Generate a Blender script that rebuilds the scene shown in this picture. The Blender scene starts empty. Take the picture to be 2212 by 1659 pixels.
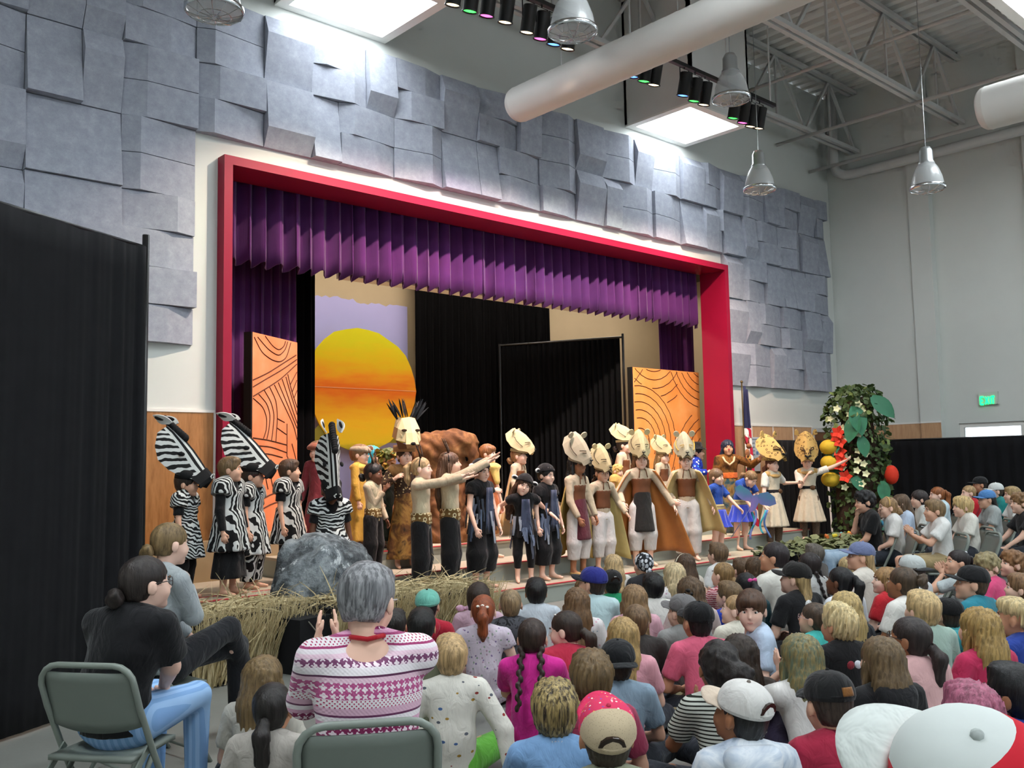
import bpy, math, random
import numpy as np
from mathutils import Matrix, Vector
random.seed(7)
PI = math.pi
scene = bpy.context.scene
COL = scene.collection
# ------------------------------------------------------------------ camera
IW, IH, FPX = 2212, 1659, 2010.0
def _calib():
    X = np.array([3333 - IW / 2, 962 - IH / 2, FPX]); X /= np.linalg.norm(X)
    Y = np.array([-720 - IW / 2, 1040 - IH / 2, FPX]); Y -= X * Y.dot(X); Y /= np.linalg.norm(Y)
    Z = np.cross(X, Y)
    if Z[1] > 0: Z = -Z
    return np.array([X, Y, Z])
CR = _calib()
CC = np.array([0.0, 0.0, 1.58])
cam_d = bpy.data.cameras.new('camera'); cam = bpy.data.objects.new('camera', cam_d); COL.objects.link(cam)
cam_d.sensor_width = 36; cam_d.lens = 36 * FPX / IW; cam_d.clip_start = 0.05; cam_d.clip_end = 200
rt, dn, fw = CR[:, 0], CR[:, 1], CR[:, 2]
cam.matrix_world = Matrix(((rt[0], -dn[0], -fw[0], CC[0]), (rt[1], -dn[1], -fw[1], CC[1]), (rt[2], -dn[2], -fw[2], CC[2]), (0, 0, 0, 1)))
scene.camera = cam
def ray(u, v): return CR @ np.array([u - IW / 2, v - IH / 2, FPX])
def onz(u, v, z):
    d = ray(u, v); return CC + d * (z - CC[2]) / d[2]
def ony(u, v, y):
    d = ray(u, v); return CC + d * (y - CC[1]) / d[1]
def onx(u, v, x):
    d = ray(u, v); return CC + d * (x - CC[0]) / d[0]
def atd(u, v, dep): return CC + ray(u, v) * dep / FPX
# ------------------------------------------------------------------ view, world, light levels
vs = scene.view_settings
vs.view_transform = 'Standard'; vs.look = 'None'; vs.exposure = 0.35; vs.gamma = 1.0; vs.use_curve_mapping = False
SKY = 2.0            # daylight outside the windows
SKYLIGHT = 25.0      # glowing diffuser at the foot of each skylight shaft
CAN = 290.0          # stage can wattage
world = bpy.data.worlds.new('sky'); scene.world = world; world.use_nodes = True
bg = world.node_tree.nodes['Background']; bg.inputs[0].default_value = (0.80, 0.90, 1.0, 1); bg.inputs[1].default_value = SKY
scene.cycles.use_denoising = True
scene.cycles.max_bounces = 5; scene.cycles.diffuse_bounces = 3; scene.cycles.glossy_bounces = 2
scene.cycles.use_adaptive_sampling = True; scene.cycles.adaptive_threshold = 0.09; scene.cycles.adaptive_min_samples = 10
scene.cycles.transmission_bounces = 4; scene.cycles.transparent_max_bounces = 6
scene.cycles.caustics_reflective = False; scene.cycles.caustics_refractive = False
scene.cycles.sample_clamp_indirect = 6.0
# ------------------------------------------------------------------ material helpers
MATS = {}
def srgb(c):
    if isinstance(c, str):
        c = c.lstrip('#'); c = [int(c[i:i + 2], 16) / 255 for i in (0, 2, 4)]
    return tuple((x / 12.92 if x <= 0.04045 else ((x + 0.055) / 1.055) ** 2.4) for x in c[:3]) + (1.0,)
class NT:
    """small node-tree writer"""
    def __init__(s, name):
        s.m = bpy.data.materials.new(name); s.m.use_nodes = True; s.t = s.m.node_tree; s.N = s.t.nodes; s.L = s.t.links
        s.b = s.N['Principled BSDF']; s.co = None
    def n(s, typ, **kw):
        x = s.N.new(typ)
        for k, v in kw.items(): setattr(x, k, v)
        return x
    def set(s, sock, v):
        if hasattr(v, 'is_output') or isinstance(v, bpy.types.NodeSocket): s.L.new(v, sock)
        else: sock.default_value = v
    def coord(s, kind='Object', scale=(1, 1, 1), loc=(0, 0, 0), rot=(0, 0, 0)):
        if s.co is None: s.co = s.n('ShaderNodeTexCoord')
        mp = s.n('ShaderNodeMapping'); mp.inputs['Scale'].default_value = scale; mp.inputs['Location'].default_value = loc; mp.inputs['Rotation'].default_value = rot
        s.L.new(s.co.outputs[kind], mp.inputs['Vector']); return mp.outputs[0]
    def noise(s, vec, scale=5, detail=3, rough=0.5, out=0, dist=0.0):
        x = s.n('ShaderNodeTexNoise'); s.L.new(vec, x.inputs['Vector']); x.inputs['Scale'].default_value = scale
        x.inputs['Detail'].default_value = detail; x.inputs['Roughness'].default_value = rough; x.inputs['Distortion'].default_value = dist
        return x.outputs[out]
    def voro(s, vec, scale=5, feature='F1', out='Distance', rnd=1.0):
        x = s.n('ShaderNodeTexVoronoi', feature=feature); s.L.new(vec, x.inputs['Vector']); x.inputs['Scale'].default_value = scale
        x.inputs['Randomness'].default_value = rnd
        return x.outputs[out]
    def ramp(s, fac, stops, interp='LINEAR'):
        x = s.n('ShaderNodeValToRGB'); x.color_ramp.interpolation = interp; s.set(x.inputs[0], fac)
        e = x.color_ramp.elements
        while len(e) > 1: e.remove(e[-1])
        e[0].position = stops[0][0]; e[0].color = srgb(stops[0][1])
        for p, c in stops[1:]:
            k = e.new(p); k.color = srgb(c)
        return x.outputs[0]
    def mix(s, fac, a, b, blend='MIX'):
        x = s.n('ShaderNodeMixRGB', blend_type=blend)
        s.set(x.inputs[0], fac); s.set(x.inputs[1], a); s.set(x.inputs[2], b); return x.outputs[0]
    def math(s, op, a, b=0.0, c=0.0):
        x = s.n('ShaderNodeMath', operation=op); s.set(x.inputs[0], a); s.set(x.inputs[1], b); s.set(x.inputs[2], c); return x.outputs[0]
    def xyz(s, vec):
        x = s.n('ShaderNodeSeparateXYZ'); s.L.new(vec, x.inputs[0]); return x.outputs
    def bump(s, h, strength=0.3, dist=0.01):
        x = s.n('ShaderNodeBump'); x.inputs['Strength'].default_value = strength; x.inputs['Distance'].default_value = dist
        s.set(x.inputs['Height'], h); s.L.new(x.outputs[0], s.b.inputs['Normal'])
    def done(s, col=None, rough=0.8, metal=0.0, sheen=0.0, spec=0.3, trans=0.0, emis=None, estr=0.0):
        if col is not None: s.set(s.b.inputs['Base Color'], col)
        s.set(s.b.inputs['Roughness'], rough); s.b.inputs['Metallic'].default_value = metal
        s.b.inputs['Specular IOR Level'].default_value = spec; s.b.inputs['Sheen Weight'].default_value = sheen
        s.b.inputs['Transmission Weight'].default_value = trans
        if emis is not None: s.set(s.b.inputs['Emission Color'], emis); s.b.inputs['Emission Strength'].default_value = estr
        return s.m
def plain(name, c, rough=0.8, var=0.12, scale=6, metal=0.0, sheen=0.0, spec=0.3, bump=0.0, bscale=60):
    if name in MATS: return MATS[name]
    t = NT(name); v = t.coord()
    col = srgb(c)
    f = t.noise(v, scale, 4, 0.6)
    lo = tuple(x * (1 - var) for x in col[:3]) + (1,); hi = tuple(min(1, x * (1 + var)) for x in col[:3]) + (1,)
    m = t.mix(f, lo, hi)
    if bump: t.bump(t.noise(v, bscale, 3, 0.6), bump, 0.01)
    MATS[name] = t.done(m, rough, metal, sheen, spec); return MATS[name]
def cloth(c, sheen=0.15, var=0.16):
    """plain woven fabric, one material per colour"""
    k = 'cloth_' + (c if isinstance(c, str) else '%02x%02x%02x' % tuple(int(x * 255) for x in c)).lstrip('#')
    if k in MATS: return MATS[k]
    t = NT(k); v = t.coord(); col = srgb(c)
    f = t.noise(v, 9, 3, 0.6); lo = tuple(x * (1 - var) for x in col[:3]) + (1,); hi = tuple(min(1, x * (1 + var)) for x in col[:3]) + (1,)
    wr = t.noise(t.coord(scale=(1, 1, 0.55)), 16, 3, 0.5, dist=0.8)
    t.bump(wr, 0.55, 0.03)
    MATS[k] = t.done(t.mix(f, lo, hi), 0.85, 0, sheen, 0.2); return MATS[k]
def emit(name, c, strength):
    if name in MATS: return MATS[name]
    t = NT(name); MATS[name] = t.done(srgb(c), 0.5, emis=srgb(c), estr=strength); return MATS[name]
def stripes(name, cols, period, axis=2, dist=0.0, rough=0.85, rot=(0, 0, 0), nscale=4):
    """hard bands along an axis; cols = [(fraction, colour), ...]"""
    if name in MATS: return MATS[name]
    t = NT(name); v = t.coord(rot=rot); c = t.xyz(v)[axis]
    if dist: c = t.math('ADD', c, t.math('MULTIPLY', t.math('SUBTRACT', t.noise(v, nscale, 2), 0.5), dist))
    f = t.math('FRACT', t.math('DIVIDE', c, period))
    MATS[name] = t.done(t.ramp(f, cols, 'CONSTANT'), rough, spec=0.2); return MATS[name]
# ------------------------------------------------------------------ mesh helpers
def mk_mesh(name, V, F, mats, mi=None, smooth=False):
    V = np.asarray(V, dtype=np.float32).reshape(-1, 3)
    me = bpy.data.meshes.new(name)
    if isinstance(F, np.ndarray):
        n = len(F); k = F.shape[1]
        lt = np.full(n, k, np.int32); ls = np.arange(n, dtype=np.int32) * k; lv = F.astype(np.int32).ravel()
    else:
        lt = np.array([len(f) for f in F], np.int32); ls = np.concatenate([[0], np.cumsum(lt)[:-1]]).astype(np.int32) if len(lt) else lt
        lv = np.array([i for f in F for i in f], np.int32); n = len(F)
    me.vertices.add(len(V)); me.vertices.foreach_set('co', V.ravel())
    me.loops.add(len(lv)); me.loops.foreach_set('vertex_index', lv)
    me.polygons.add(n); me.polygons.foreach_set('loop_start', ls); me.polygons.foreach_set('loop_total', lt)
    if mi is not None: me.polygons.foreach_set('material_index', np.asarray(mi, np.int32))
    me.polygons.foreach_set('use_smooth', np.full(n, bool(smooth)))
    me.update(calc_edges=True); me.validate()
    for m in (mats if isinstance(mats, (list, tuple)) else [mats]): me.materials.append(m)
    return me
def link(name, me, parent=None, loc=None, rotz=None):
    o = bpy.data.objects.new(name, me); COL.objects.link(o)
    if parent is not None: o.parent = parent
    if loc is not None: o.location = loc
    if rotz is not None: o.rotation_euler = (0, 0, rotz)
    return o
def tag(o, label=None, cat=None, group=None, kind=None):
    if label: o['label'] = label
    if cat: o['category'] = cat
    if group: o['group'] = group
    if kind: o['kind'] = kind
    return o
def thing(name, label, cat, loc=(0, 0, 0), rotz=0.0, group=None, scale=1.0):
    o = bpy.data.objects.new(name, None); COL.objects.link(o); o.empty_display_size = 0.1
    o.location = loc; o.rotation_euler = (0, 0, rotz); o.scale = (scale,) * 3
    return tag(o, label, cat, group)
class MB:
    def __init__(s): s.V = []; s.F = []; s.M = []
    def add(s, V, F, m=0):
        b = len(s.V); s.V.extend([tuple(v) for v in V]); s.F.extend([tuple(i + b for i in f) for f in F]); s.M.extend([m] * len(F)); return s
    def box(s, x0, x1, y0, y1, z0, z1, m=0):
        V = [(x, y, z) for z in (z0, z1) for y in (y0, y1) for x in (x0, x1)]
        return s.add(V, [(0, 2, 3, 1), (4, 5, 7, 6), (0, 1, 5, 4), (2, 6, 7, 3), (0, 4, 6, 2), (1, 3, 7, 5)], m)
    def beam(s, a, b, w, h, m=0, up=(0, 0, 1)):
        a = Vector(a); b = Vector(b); d = (b - a).normalized(); u = Vector(up)
        if abs(d.dot(u)) > 0.98: u = Vector((1, 0, 0))
        r = d.cross(u).normalized(); u = r.cross(d).normalized()
        V = [p + r * (i * w / 2) + u * (j * h / 2) for p in (a, b) for i, j in ((-1, -1), (1, -1), (1, 1), (-1, 1))]
        return s.add(V, [(0, 1, 2, 3), (7, 6, 5, 4), (0, 4, 5, 1), (1, 5, 6, 2), (2, 6, 7, 3), (3, 7, 4, 0)], m)
    def tube(s, pts, r, n=8, m=0, closed=False, caps=True):
        P = [Vector(p) for p in pts]; k = len(P); R = r if isinstance(r, (list, tuple)) else [r] * k
        V = []; prev = None
        for i, p in enumerate(P):
            if closed: d = P[(i + 1) % k] - P[i - 1]
            else: d = P[min(i + 1, k - 1)] - P[max(i - 1, 0)]
            d.normalize()
            if prev is None:
                u = Vector((0, 0, 1)) if abs(d.z) < 0.9 else Vector((1, 0, 0))
                u = (u - d * u.dot(d)).normalized()
            else: u = (prev - d * prev.dot(d)).normalized()
            prev = u; w = d.cross(u)
            V += [p + (u * math.cos(2 * PI * j / n) + w * math.sin(2 * PI * j / n)) * R[i] for j in range(n)]
        F = []
        for i in range(k if closed else k - 1):
            a = i * n; b = ((i + 1) % k) * n
            F += [(a + j, a + (j + 1) % n, b + (j + 1) % n, b + j) for j in range(n)]
        if caps and not closed: F += [tuple(range(n))[::-1], tuple(range((k - 1) * n, k * n))]
        return s.add(V, F, m)
    def lathe(s, prof, c=(0, 0, 0), n=24, m=0, sx=1, sy=1, cap0=False, cap1=False):
        V = [(c[0] + r * math.cos(2 * PI * j / n) * sx, c[1] + r * math.sin(2 * PI * j / n) * sy, c[2] + z) for r, z in prof for j in range(n)]
        F = [(i * n + j, i * n + (j + 1) % n, (i + 1) * n + (j + 1) % n, (i + 1) * n + j) for i in range(len(prof) - 1) for j in range(n)]
        if cap0: F.append(tuple(range(n))[::-1])
        if cap1: F.append(tuple(range((len(prof) - 1) * n, len(prof) * n)))
        return s.add(V, F, m)
    def ball(s, c, r, n=12, k=8, m=0):
        r = r if isinstance(r, (tuple, list)) else (r, r, r)
        V = [(c[0], c[1], c[2] - r[2])]
        for i in range(1, k):
            a = -PI / 2 + PI * i / k
            V += [(c[0] + r[0] * math.cos(a) * math.cos(2 * PI * j / n), c[1] + r[1] * math.cos(a) * math.sin(2 * PI * j / n), c[2] + r[2] * math.sin(a)) for j in range(n)]
        V.append((c[0], c[1], c[2] + r[2])); F = [(0, 1 + (j + 1) % n, 1 + j) for j in range(n)]
        for i in range(k - 2):
            F += [(1 + i * n + j, 1 + i * n + (j + 1) % n, 1 + (i + 1) * n + (j + 1) % n, 1 + (i + 1) * n + j) for j in range(n)]
        t = len(V) - 1; b = 1 + (k - 2) * n
        F += [(b + j, b + (j + 1) % n, t) for j in range(n)]
        return s.add(V, F, m)
    def prism(s, poly, o, ux, uy, th, m=0):
        """flat outline poly (2D) at origin o along ux, uy, thickness th along their normal"""
        o = Vector(o); ux = Vector(ux); uy = Vector(uy); w = ux.cross(uy).normalized() * th
        A = [o + ux * x + uy * y for x, y in poly]; n = len(A)
        V = A + [p + w for p in A]
        F = [tuple(range(n))[::-1], tuple(range(n, 2 * n))] + [(i, (i + 1) % n, n + (i + 1) % n, n + i) for i in range(n)]
        return s.add(V, F, m)
    def sheet(s, f, nu, nv, th, m=0):
        """two-sided sheet of thickness th from f(u,v) -> point"""
        P = np.array([[f(i / nu, j / nv) for j in range(nv + 1)] for i in range(nu + 1)], float)
        du = np.gradient(P, axis=0); dv = np.gradient(P, axis=1); N = np.cross(du, dv); N /= (np.linalg.norm(N, axis=2, keepdims=True) + 1e-9)
        A = P + N * th / 2; B = P - N * th / 2; W = nv + 1; T = (nu + 1) * W
        V = np.concatenate([A.reshape(-1, 3), B.reshape(-1, 3)]); F = []
        for i in range(nu):
            for j in range(nv):
                a = i * W + j; F.append((a, a + W, a + W + 1, a + 1)); F.append((T + a, T + a + 1, T + a + W + 1, T + a + W))
        rim = [i * W for i in range(nu + 1)] + [nu * W + j for j in range(1, W)] + [i * W + nv for i in range(nu - 1, -1, -1)] + [j for j in range(nv - 1, 0, -1)]
        for k in range(len(rim)):
            a, b = rim[k], rim[(k + 1) % len(rim)]; F.append((b, a, T + a, T + b))
        return s.add(V, F, m)
    def mesh(s, name, mats, smooth=False): return mk_mesh(name, s.V, s.F, mats, s.M, smooth)
    def build(s, name, mats, parent=None, smooth=False, loc=None, rotz=None): return link(name, s.mesh(name, mats, smooth), parent, loc, rotz)
def struct(o): o['kind'] = 'structure'; return o
def copy_tree(o, parent=None):
    c = o.copy(); COL.objects.link(c)
    if parent is not None: c.parent = parent
    for ch in o.children: copy_tree(ch, c)
    return c
# ------------------------------------------------------------------ base materials
M_WALL = plain('wall_paint', '#d0d3ce', 0.75, 0.03, 3)
M_CEIL = plain('ceiling_paint', '#d8d7d3', 0.85, 0.05, 3)
M_STEEL = plain('painted_steel', '#c2c2bf', 0.55, 0.06, 8)
M_BLACK = plain('black_velour', '#19191b', 0.95, 0.3, 8, sheen=0.05, spec=0.1)
M_BLACK2 = plain('black_serge', '#0d0d0e', 1.0, 0.2, 8, spec=0.02)
M_BLKMET = plain('black_metal', '#0c0c0d', 0.4, 0.2, 8, spec=0.5)
M_RED = plain('red_lacquer', '#8c0c30', 0.5, 0.06, 3, spec=0.25)
M_WHITE = plain('white_paint', '#e6e4de', 0.6, 0.03, 4)
M_CHROME = plain('chrome', '#c9cbcc', 0.2, 0.05, 5, metal=1.0)
M_TAN = plain('tan_wall', '#b3a386', 0.85, 0.06, 2)
def _felt():
    t = NT('grey_felt'); v = t.coord(); f = t.noise(v, 9, 6, 0.75); g = t.voro(v, 55)
    c = t.ramp(f, [(0.3, '#8c909c'), (0.55, '#9ca0ab'), (0.75, '#abaeb8')])
    c = t.mix(t.math('MULTIPLY', t.math('LESS_THAN', g, 0.13), 0.45), c, srgb('#5c5f6a'))
    t.bump(t.noise(v, 140, 2), 0.25, 0.004); return t.done(c, 0.95, sheen=0.1, spec=0.1)
M_FELT = _felt()
def _wood():
    t = NT('cherry_veneer'); v = t.coord(scale=(9, 9, 1.2)); f = t.noise(v, 3, 5, 0.6, dist=0.4)
    return t.done(t.ramp(f, [(0.3, '#8f5f33'), (0.55, '#a87443'), (0.8, '#b78350')]), 0.45, spec=0.4)
M_WOOD = _wood()
def _wood2():
    t = NT('maple_veneer'); v = t.coord(scale=(9, 9, 1.2)); f = t.noise(v, 3, 5, 0.6, dist=0.4)
    return t.done(t.ramp(f, [(0.3, '#b98f6b'), (0.55, '#c79e78'), (0.8, '#d0aa86')]), 0.45, spec=0.4)
M_WOOD2 = _wood2()
def _floor():
    t = NT('grey_floor'); v = t.coord(); f = t.noise(v, 0.8, 4, 0.6); g = t.noise(v, 40, 4, 0.7)
    c = t.mix(t.math('MULTIPLY', g, 0.35), t.ramp(f, [(0.3, '#7d7e78'), (0.7, '#8f908a')]), srgb('#60625d'))
    t.bump(g, 0.05, 0.005); return t.done(c, 0.38, spec=0.5)
M_FLOOR = _floor()
M_STEP = plain('step_riser_grey', '#9aa097', 0.6, 0.06, 3)
M_TREAD = plain('step_tread', '#a89f8d', 0.55, 0.06, 4)
def curtain_mat(name, a, b):
    t = NT(name); v = t.coord(); f = t.noise(v, 3, 3); g = t.noise(t.coord(scale=(30, 30, 3)), 3, 3)
    c = t.mix(f, srgb(a), srgb(b)); t.bump(g, 0.15, 0.01); return t.done(c, 0.95, sheen=0.12, spec=0.05)
M_PURPLE = curtain_mat('purple_velvet', '#43204f', '#52285a')
# ------------------------------------------------------------------ room shell
YW = 9.70; XR = 17.9; ZC = 9.2
FX0, FX1, FZ = 4.42, 13.92, 5.07      # outer edges of the proscenium
b = MB()
b.box(-4, XR + 0.4, -8, YW + 5, -0.12, 0.0)
struct(b.build('floor', M_FLOOR))
b = MB()
b.box(-4, FX0 + 0.06, YW, YW + 0.25, 0, ZC); b.box(FX1 - 0.06, XR + 0.4, YW, YW + 0.25, 0, ZC); b.box(FX0 + 0.06, FX1 - 0.06, YW, YW + 0.25, FZ - 0.05, ZC)
WALL = struct(b.build('wall_stage', M_WALL))
b = MB()
b.box(XR, XR + 0.3, 8.0, YW, 0, ZC); b.box(XR - 0.05, XR + 0.3, 7.6, 8.0, 0, ZC)
b.box(XR + 0.12, XR + 0.3, 7.35, 7.6, 0, ZC); b.box(XR + 0.12, XR + 0.3, 6.2, 7.35, 2.2, ZC); b.box(XR + 0.12, XR + 0.3, 5.9, 6.2, 0, ZC)
b.box(XR, XR + 0.3, 5.3, 5.9, 0, ZC); b.box(XR, XR + 0.3, -8, 5.3, 0, 3.0); b.box(XR, XR + 0.3, -8, 5.3, 5.2, ZC)
for y0, y1 in ((-8, -6.6), (-3.4, -2.4), (0.8, 1.8), (4.4, 5.3)): b.box(XR, XR + 0.3, y0, y1, 3.0, 5.2)
WR = struct(b.build('wall_right', M_WALL))
b = MB()
b.box(-4.3, -4, -8, YW, 0, ZC)
struct(b.build('wall_left', M_WALL))
b = MB()
b.box(-4, XR, -8.3, -8, 0, 2.6); b.box(-4, XR, -8.3, -8, 6.0, ZC)
for x0 in (-4, 0.6, 5.2, 9.8, 14.4): b.box(x0, x0 + 1.2, -8.3, -8, 2.6, 6.0)
b.box(17.0, XR, -8.3, -8, 2.6, 6.0)
struct(b.build('wall_back', M_WALL))
# ceiling: steel roof deck with ribs running along Y
def ribs():
    V = []; F = []; xs = []; x = -4.0
    while x < XR + 0.3: xs += [(x, 0), (x + 0.13, 0), (x + 0.17, 0.08), (x + 0.26, 0.08)]; x += 0.30
    for xx, dz in xs: V += [(xx, -8.2, ZC + dz), (xx, YW, ZC + dz)]
    for i in range(len(xs) - 1): F.append((2 * i, 2 * i + 1, 2 * i + 3, 2 * i + 2))
    return V, F
V_, F_ = ribs(); b = MB(); b.add(V_, F_); b.box(-4.3, XR + 0.4, -8.3, YW + 5, ZC + 0.1, ZC + 0.25)
struct(b.build('ceiling', M_CEIL))
# skylight shafts: plaster boxes dropped from the deck, glowing diffuser at the foot
M_GLOW = emit('skylight_diffuser', '#f2faff', SKYLIGHT)
M_GLOW2 = emit('skylight_diffuser_north', '#f2faff', SKYLIGHT * .45)
def skylight(x0, x1, y0, y1, label, z0=7.1):
    t = thing('skylight', label, 'skylight', ((x0 + x1) / 2, (y0 + y1) / 2, z0), group='added ceiling skylights' if 'further' in label else None)
    w, d = (x1 - x0) / 2, (y1 - y0) / 2; h = ZC - z0
    b = MB(); b.box(-w, -w + .05, -d, d, 0, h); b.box(w - .05, w, -d, d, 0, h); b.box(-w, w, -d, -d + .05, 0, h); b.box(-w, w, d - .05, d, 0, h); b.build('shaft', M_CEIL, t)
    b = MB(); q = .13
    b.box(-w, w, -d, -d + q, -.03, .0); b.box(-w, w, d - q, d, -.03, .0); b.box(-w, -w + q, -d + q, d - q, -.03, .0); b.box(w - q, w, -d + q, d - q, -.03, .0); b.build('trim_frame', M_WHITE, t)
    b = MB(); b.box(-w + q - .02, w - q + .02, -d + q - .02, d - q + .02, 0.005, .02); b.build('diffuser', M_GLOW2 if y1 > 9 else M_GLOW, t)
SKY_L = [(5.1, 6.68, 8.28, 9.70, 'bright square skylight over the stage wall, left of the round duct'), (11.41, 12.98, 8.35, 9.70, 'bright square skylight over the stage wall, right of the round duct'),
         (11.6, 14.4, 3.0, 4.1, 'bright skylight cut by the top right corner of the picture')]
for a in SKY_L: skylight(*a)
for i, (x, y) in enumerate([(5.2, 2.6), (-1.2, 3.2), (5.2, -3.2), (11.6, -3.2), (-1.2, -3.2)]): skylight(x, x + 2.4, y, y + 1.4, 'added unseen skylight further back in the hall ceiling, ' + ['right above the seated children', 'over the left black drape', 'behind the camera near the middle', 'behind the camera to the right', 'behind the camera to the left'][i], 7.4)  # extra skylights added out of view, their glow lights the hall
# ------------------------------------------------------------------ acoustic felt panels, each its own folded tile
PANEL_ROOT = WALL
_pc = {}
def tile(x0, x1, z0, z1, kind):
    """kind = (axis, crease fraction, depth at start, crease, end): folded felt tile standing off the wall"""
    ax, fr, d0, dc, d1 = kind; g = .004
    w, h = x1 - x0 - 2 * g, z1 - z0 - 2 * g
    key = (round(w, 2), round(h, 2), kind)
    if key not in _pc:
        if ax == 'x': P = [(0, 0, d0), (w * fr, 0, dc), (w, 0, d1), (w, h, d1), (w * fr, h, dc), (0, h, d0)]
        else: P = [(0, 0, d0), (w, 0, d0), (w, h * fr, dc), (w, h, d1), (0, h, d1), (0, h * fr, dc)]
        V = [(x, -d, z) for x, z, d in P] + [(x, 0.0, z) for x, z, d in P]
        F = [(0, 1, 4, 5), (1, 2, 3, 4)] if ax == 'x' else [(0, 1, 2, 5), (5, 2, 3, 4)]
        F += [tuple((i, (i + 6), ((i + 1) % 6) + 6, (i + 1) % 6)) for i in range(6)] + [(11, 10, 9, 8, 7, 6)]
        _pc[key] = mk_mesh('acoustic_panel', V, [f[::-1] if False else f for f in F], M_FELT)
    o = link('acoustic_panel', _pc[key], WALL, (x0 + g, YW - 0.001, z0 + g)); return o
KX = [('x', .22, .05, .13, .05), ('x', .72, .05, .14, .06), ('x', .3, .04, .12, .13), ('x', .62, .12, .10, .03)]
KZ = [('z', .3, .15, .11, .04), ('z', .72, .05, .15, .07), ('z', .28, .05, .16, .11), ('z', .8, .11, .15, .05)]
rp = random.Random(11)
def module(kind, x0, x1, z0):
    if kind == 'H':
        zm = z0 + .395; tile(x0, x1, z0, zm, rp.choice(KX)); tile(x0, x1, zm, z0 + .79, rp.choice(KX))
    elif kind == 'V': tile(x0, x1, z0, z0 + .79, rp.choice(KZ))
    else: tile(x0, x1, z0, z0 + .79, rp.choice(KZ))
def run(x0, x1, z0, seq):
    i = 0; x = x0
    while x < x1 - .05:
        k, w = seq[i % len(seq)]; e = x + w
        if e > x1 - .18: e = x1
        module(k, x, e, z0); x = e; i += 1
ROWS = [2.93, 3.72, 4.51, 5.30, 6.09]
PA = [('S', .62), ('H', .78), ('V', .43), ('H', .77)]; PB = [('S', .62), ('V', .38), ('H', .83), ('H', .77)]
PL = [('V', .52), ('V', .40), ('H', .80), ('H', .81)]; PL2 = [('S', .92), ('H', .80), ('V', .41), ('V', .40)]
for r, z in enumerate(ROWS):
    xe = 4.95 if r >= 3 else 4.14
    sq = [PL, PL2, PL2, PL, PL][r]
    run(-0.11, 2.42, z, sq); run(2.42, xe, z, sq)
    if r >= 3: run(4.95, 13.94, z, PB if r == 3 else PA)
    run(13.94, 17.58, z, [PA, PB, [('V', .5), ('H', .8), ('S', .6), ('V', .4)], PB, PA][r])
# ------------------------------------------------------------------ wainscot wood panels and trim, parts of the wall
def wains(x0, x1, n, mat, z0=.84, z1=2.21):
    w = (x1 - x0) / n
    for i in range(n):
        b = MB(); b.box(.015, w - .015, -.02, 0, 0, z1 - z0); b.build('wood_panel', mat, WALL, loc=(x0 + i * w, YW, z0))
    b = MB(); b.box(x0, x1, YW - .028, YW, z1, z1 + .03)
    for i in range(n + 1): b.box(x0 + i * w - .012, x0 + i * w + .012, YW - .026, YW, z0, z1)
    b.build('panel_trim', M_WHITE, WALL)
wains(-.6, 4.40, 4, M_WOOD, .46); wains(13.98, 16.78, 4, M_WOOD2, 0.05)
b = MB(); b.box(-4, 4.4, YW - .03, YW, .36, .46); b.build('baseboard', M_BLKMET, WALL)
for y0, y1, x in ((8.0, 8.9, XR), (7.6, 8.0, XR - .05)):
    b = MB(); b.box(x - .02, x, y0 + .01, y1 - .01, .1, 2.23); b.build('wood_panel', M_WOOD2, WR)
    b = MB(); b.box(x - .026, x, y0, y1, 2.23, 2.26); b.build('panel_trim', M_WHITE, WR)
b = MB(); b.box(XR - .02, XR, 8.92, 9.6, .1, 2.23); b.build('wood_panel', M_WOOD2, WR)
# dark doorway in the stage wall by the right corner
d1 = struct(thing('door_1', 'dark wooden door in a grey frame at the right end of the stage wall', 'door', (17.28, YW, 0)))
del d1['category']
b = MB(); b.box(-.46, .46, -.03, 0, 0, 2.12); b.build('door_leaf', plain('dark_wood', '#6d4a33', .5, .15, 5), d1)
b = MB(); b.box(-.54, -.46, -.05, 0, 0, 2.2); b.box(.46, .54, -.05, 0, 0, 2.2); b.box(-.46, .46, -.05, 0, 2.12, 2.2); b.build('door_frame', plain('frame_grey', '#b9bab8', .5), d1)
b = MB(); b.tube([(.36, -.03, 1.0), (.36, -.08, 1.0), (.26, -.08, 1.0)], .012); b.build('door_handle', M_CHROME, d1)
# glass door with bright transom in the right wall
d2 = struct(thing('door_2', 'glass entrance door in the right wall, daylight behind it', 'door', (XR + .2, 6.78, 0), ))
del d2['category']
t = NT('clear_glass'); M_GLASS = t.done((1, 1, 1, 1), .02, trans=1.0)
b = MB()
for y in (-.57, .5): b.box(-.05, .05, y, y + .07, 0, 2.2)
b.box(-.05, .05, -.5, .5, 2.12, 2.2); b.box(-.05, .05, -.5, .5, 1.02, 1.1); b.box(-.05, .05, -.5, .5, 0, .1); b.build('door_frame', M_WHITE, d2)
for y0 in (-.5,):
    b = MB(); b.box(-.006, .006, y0, y0 + 1.0, .1, 2.12); b.build('pane', M_GLASS, d2)
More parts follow.
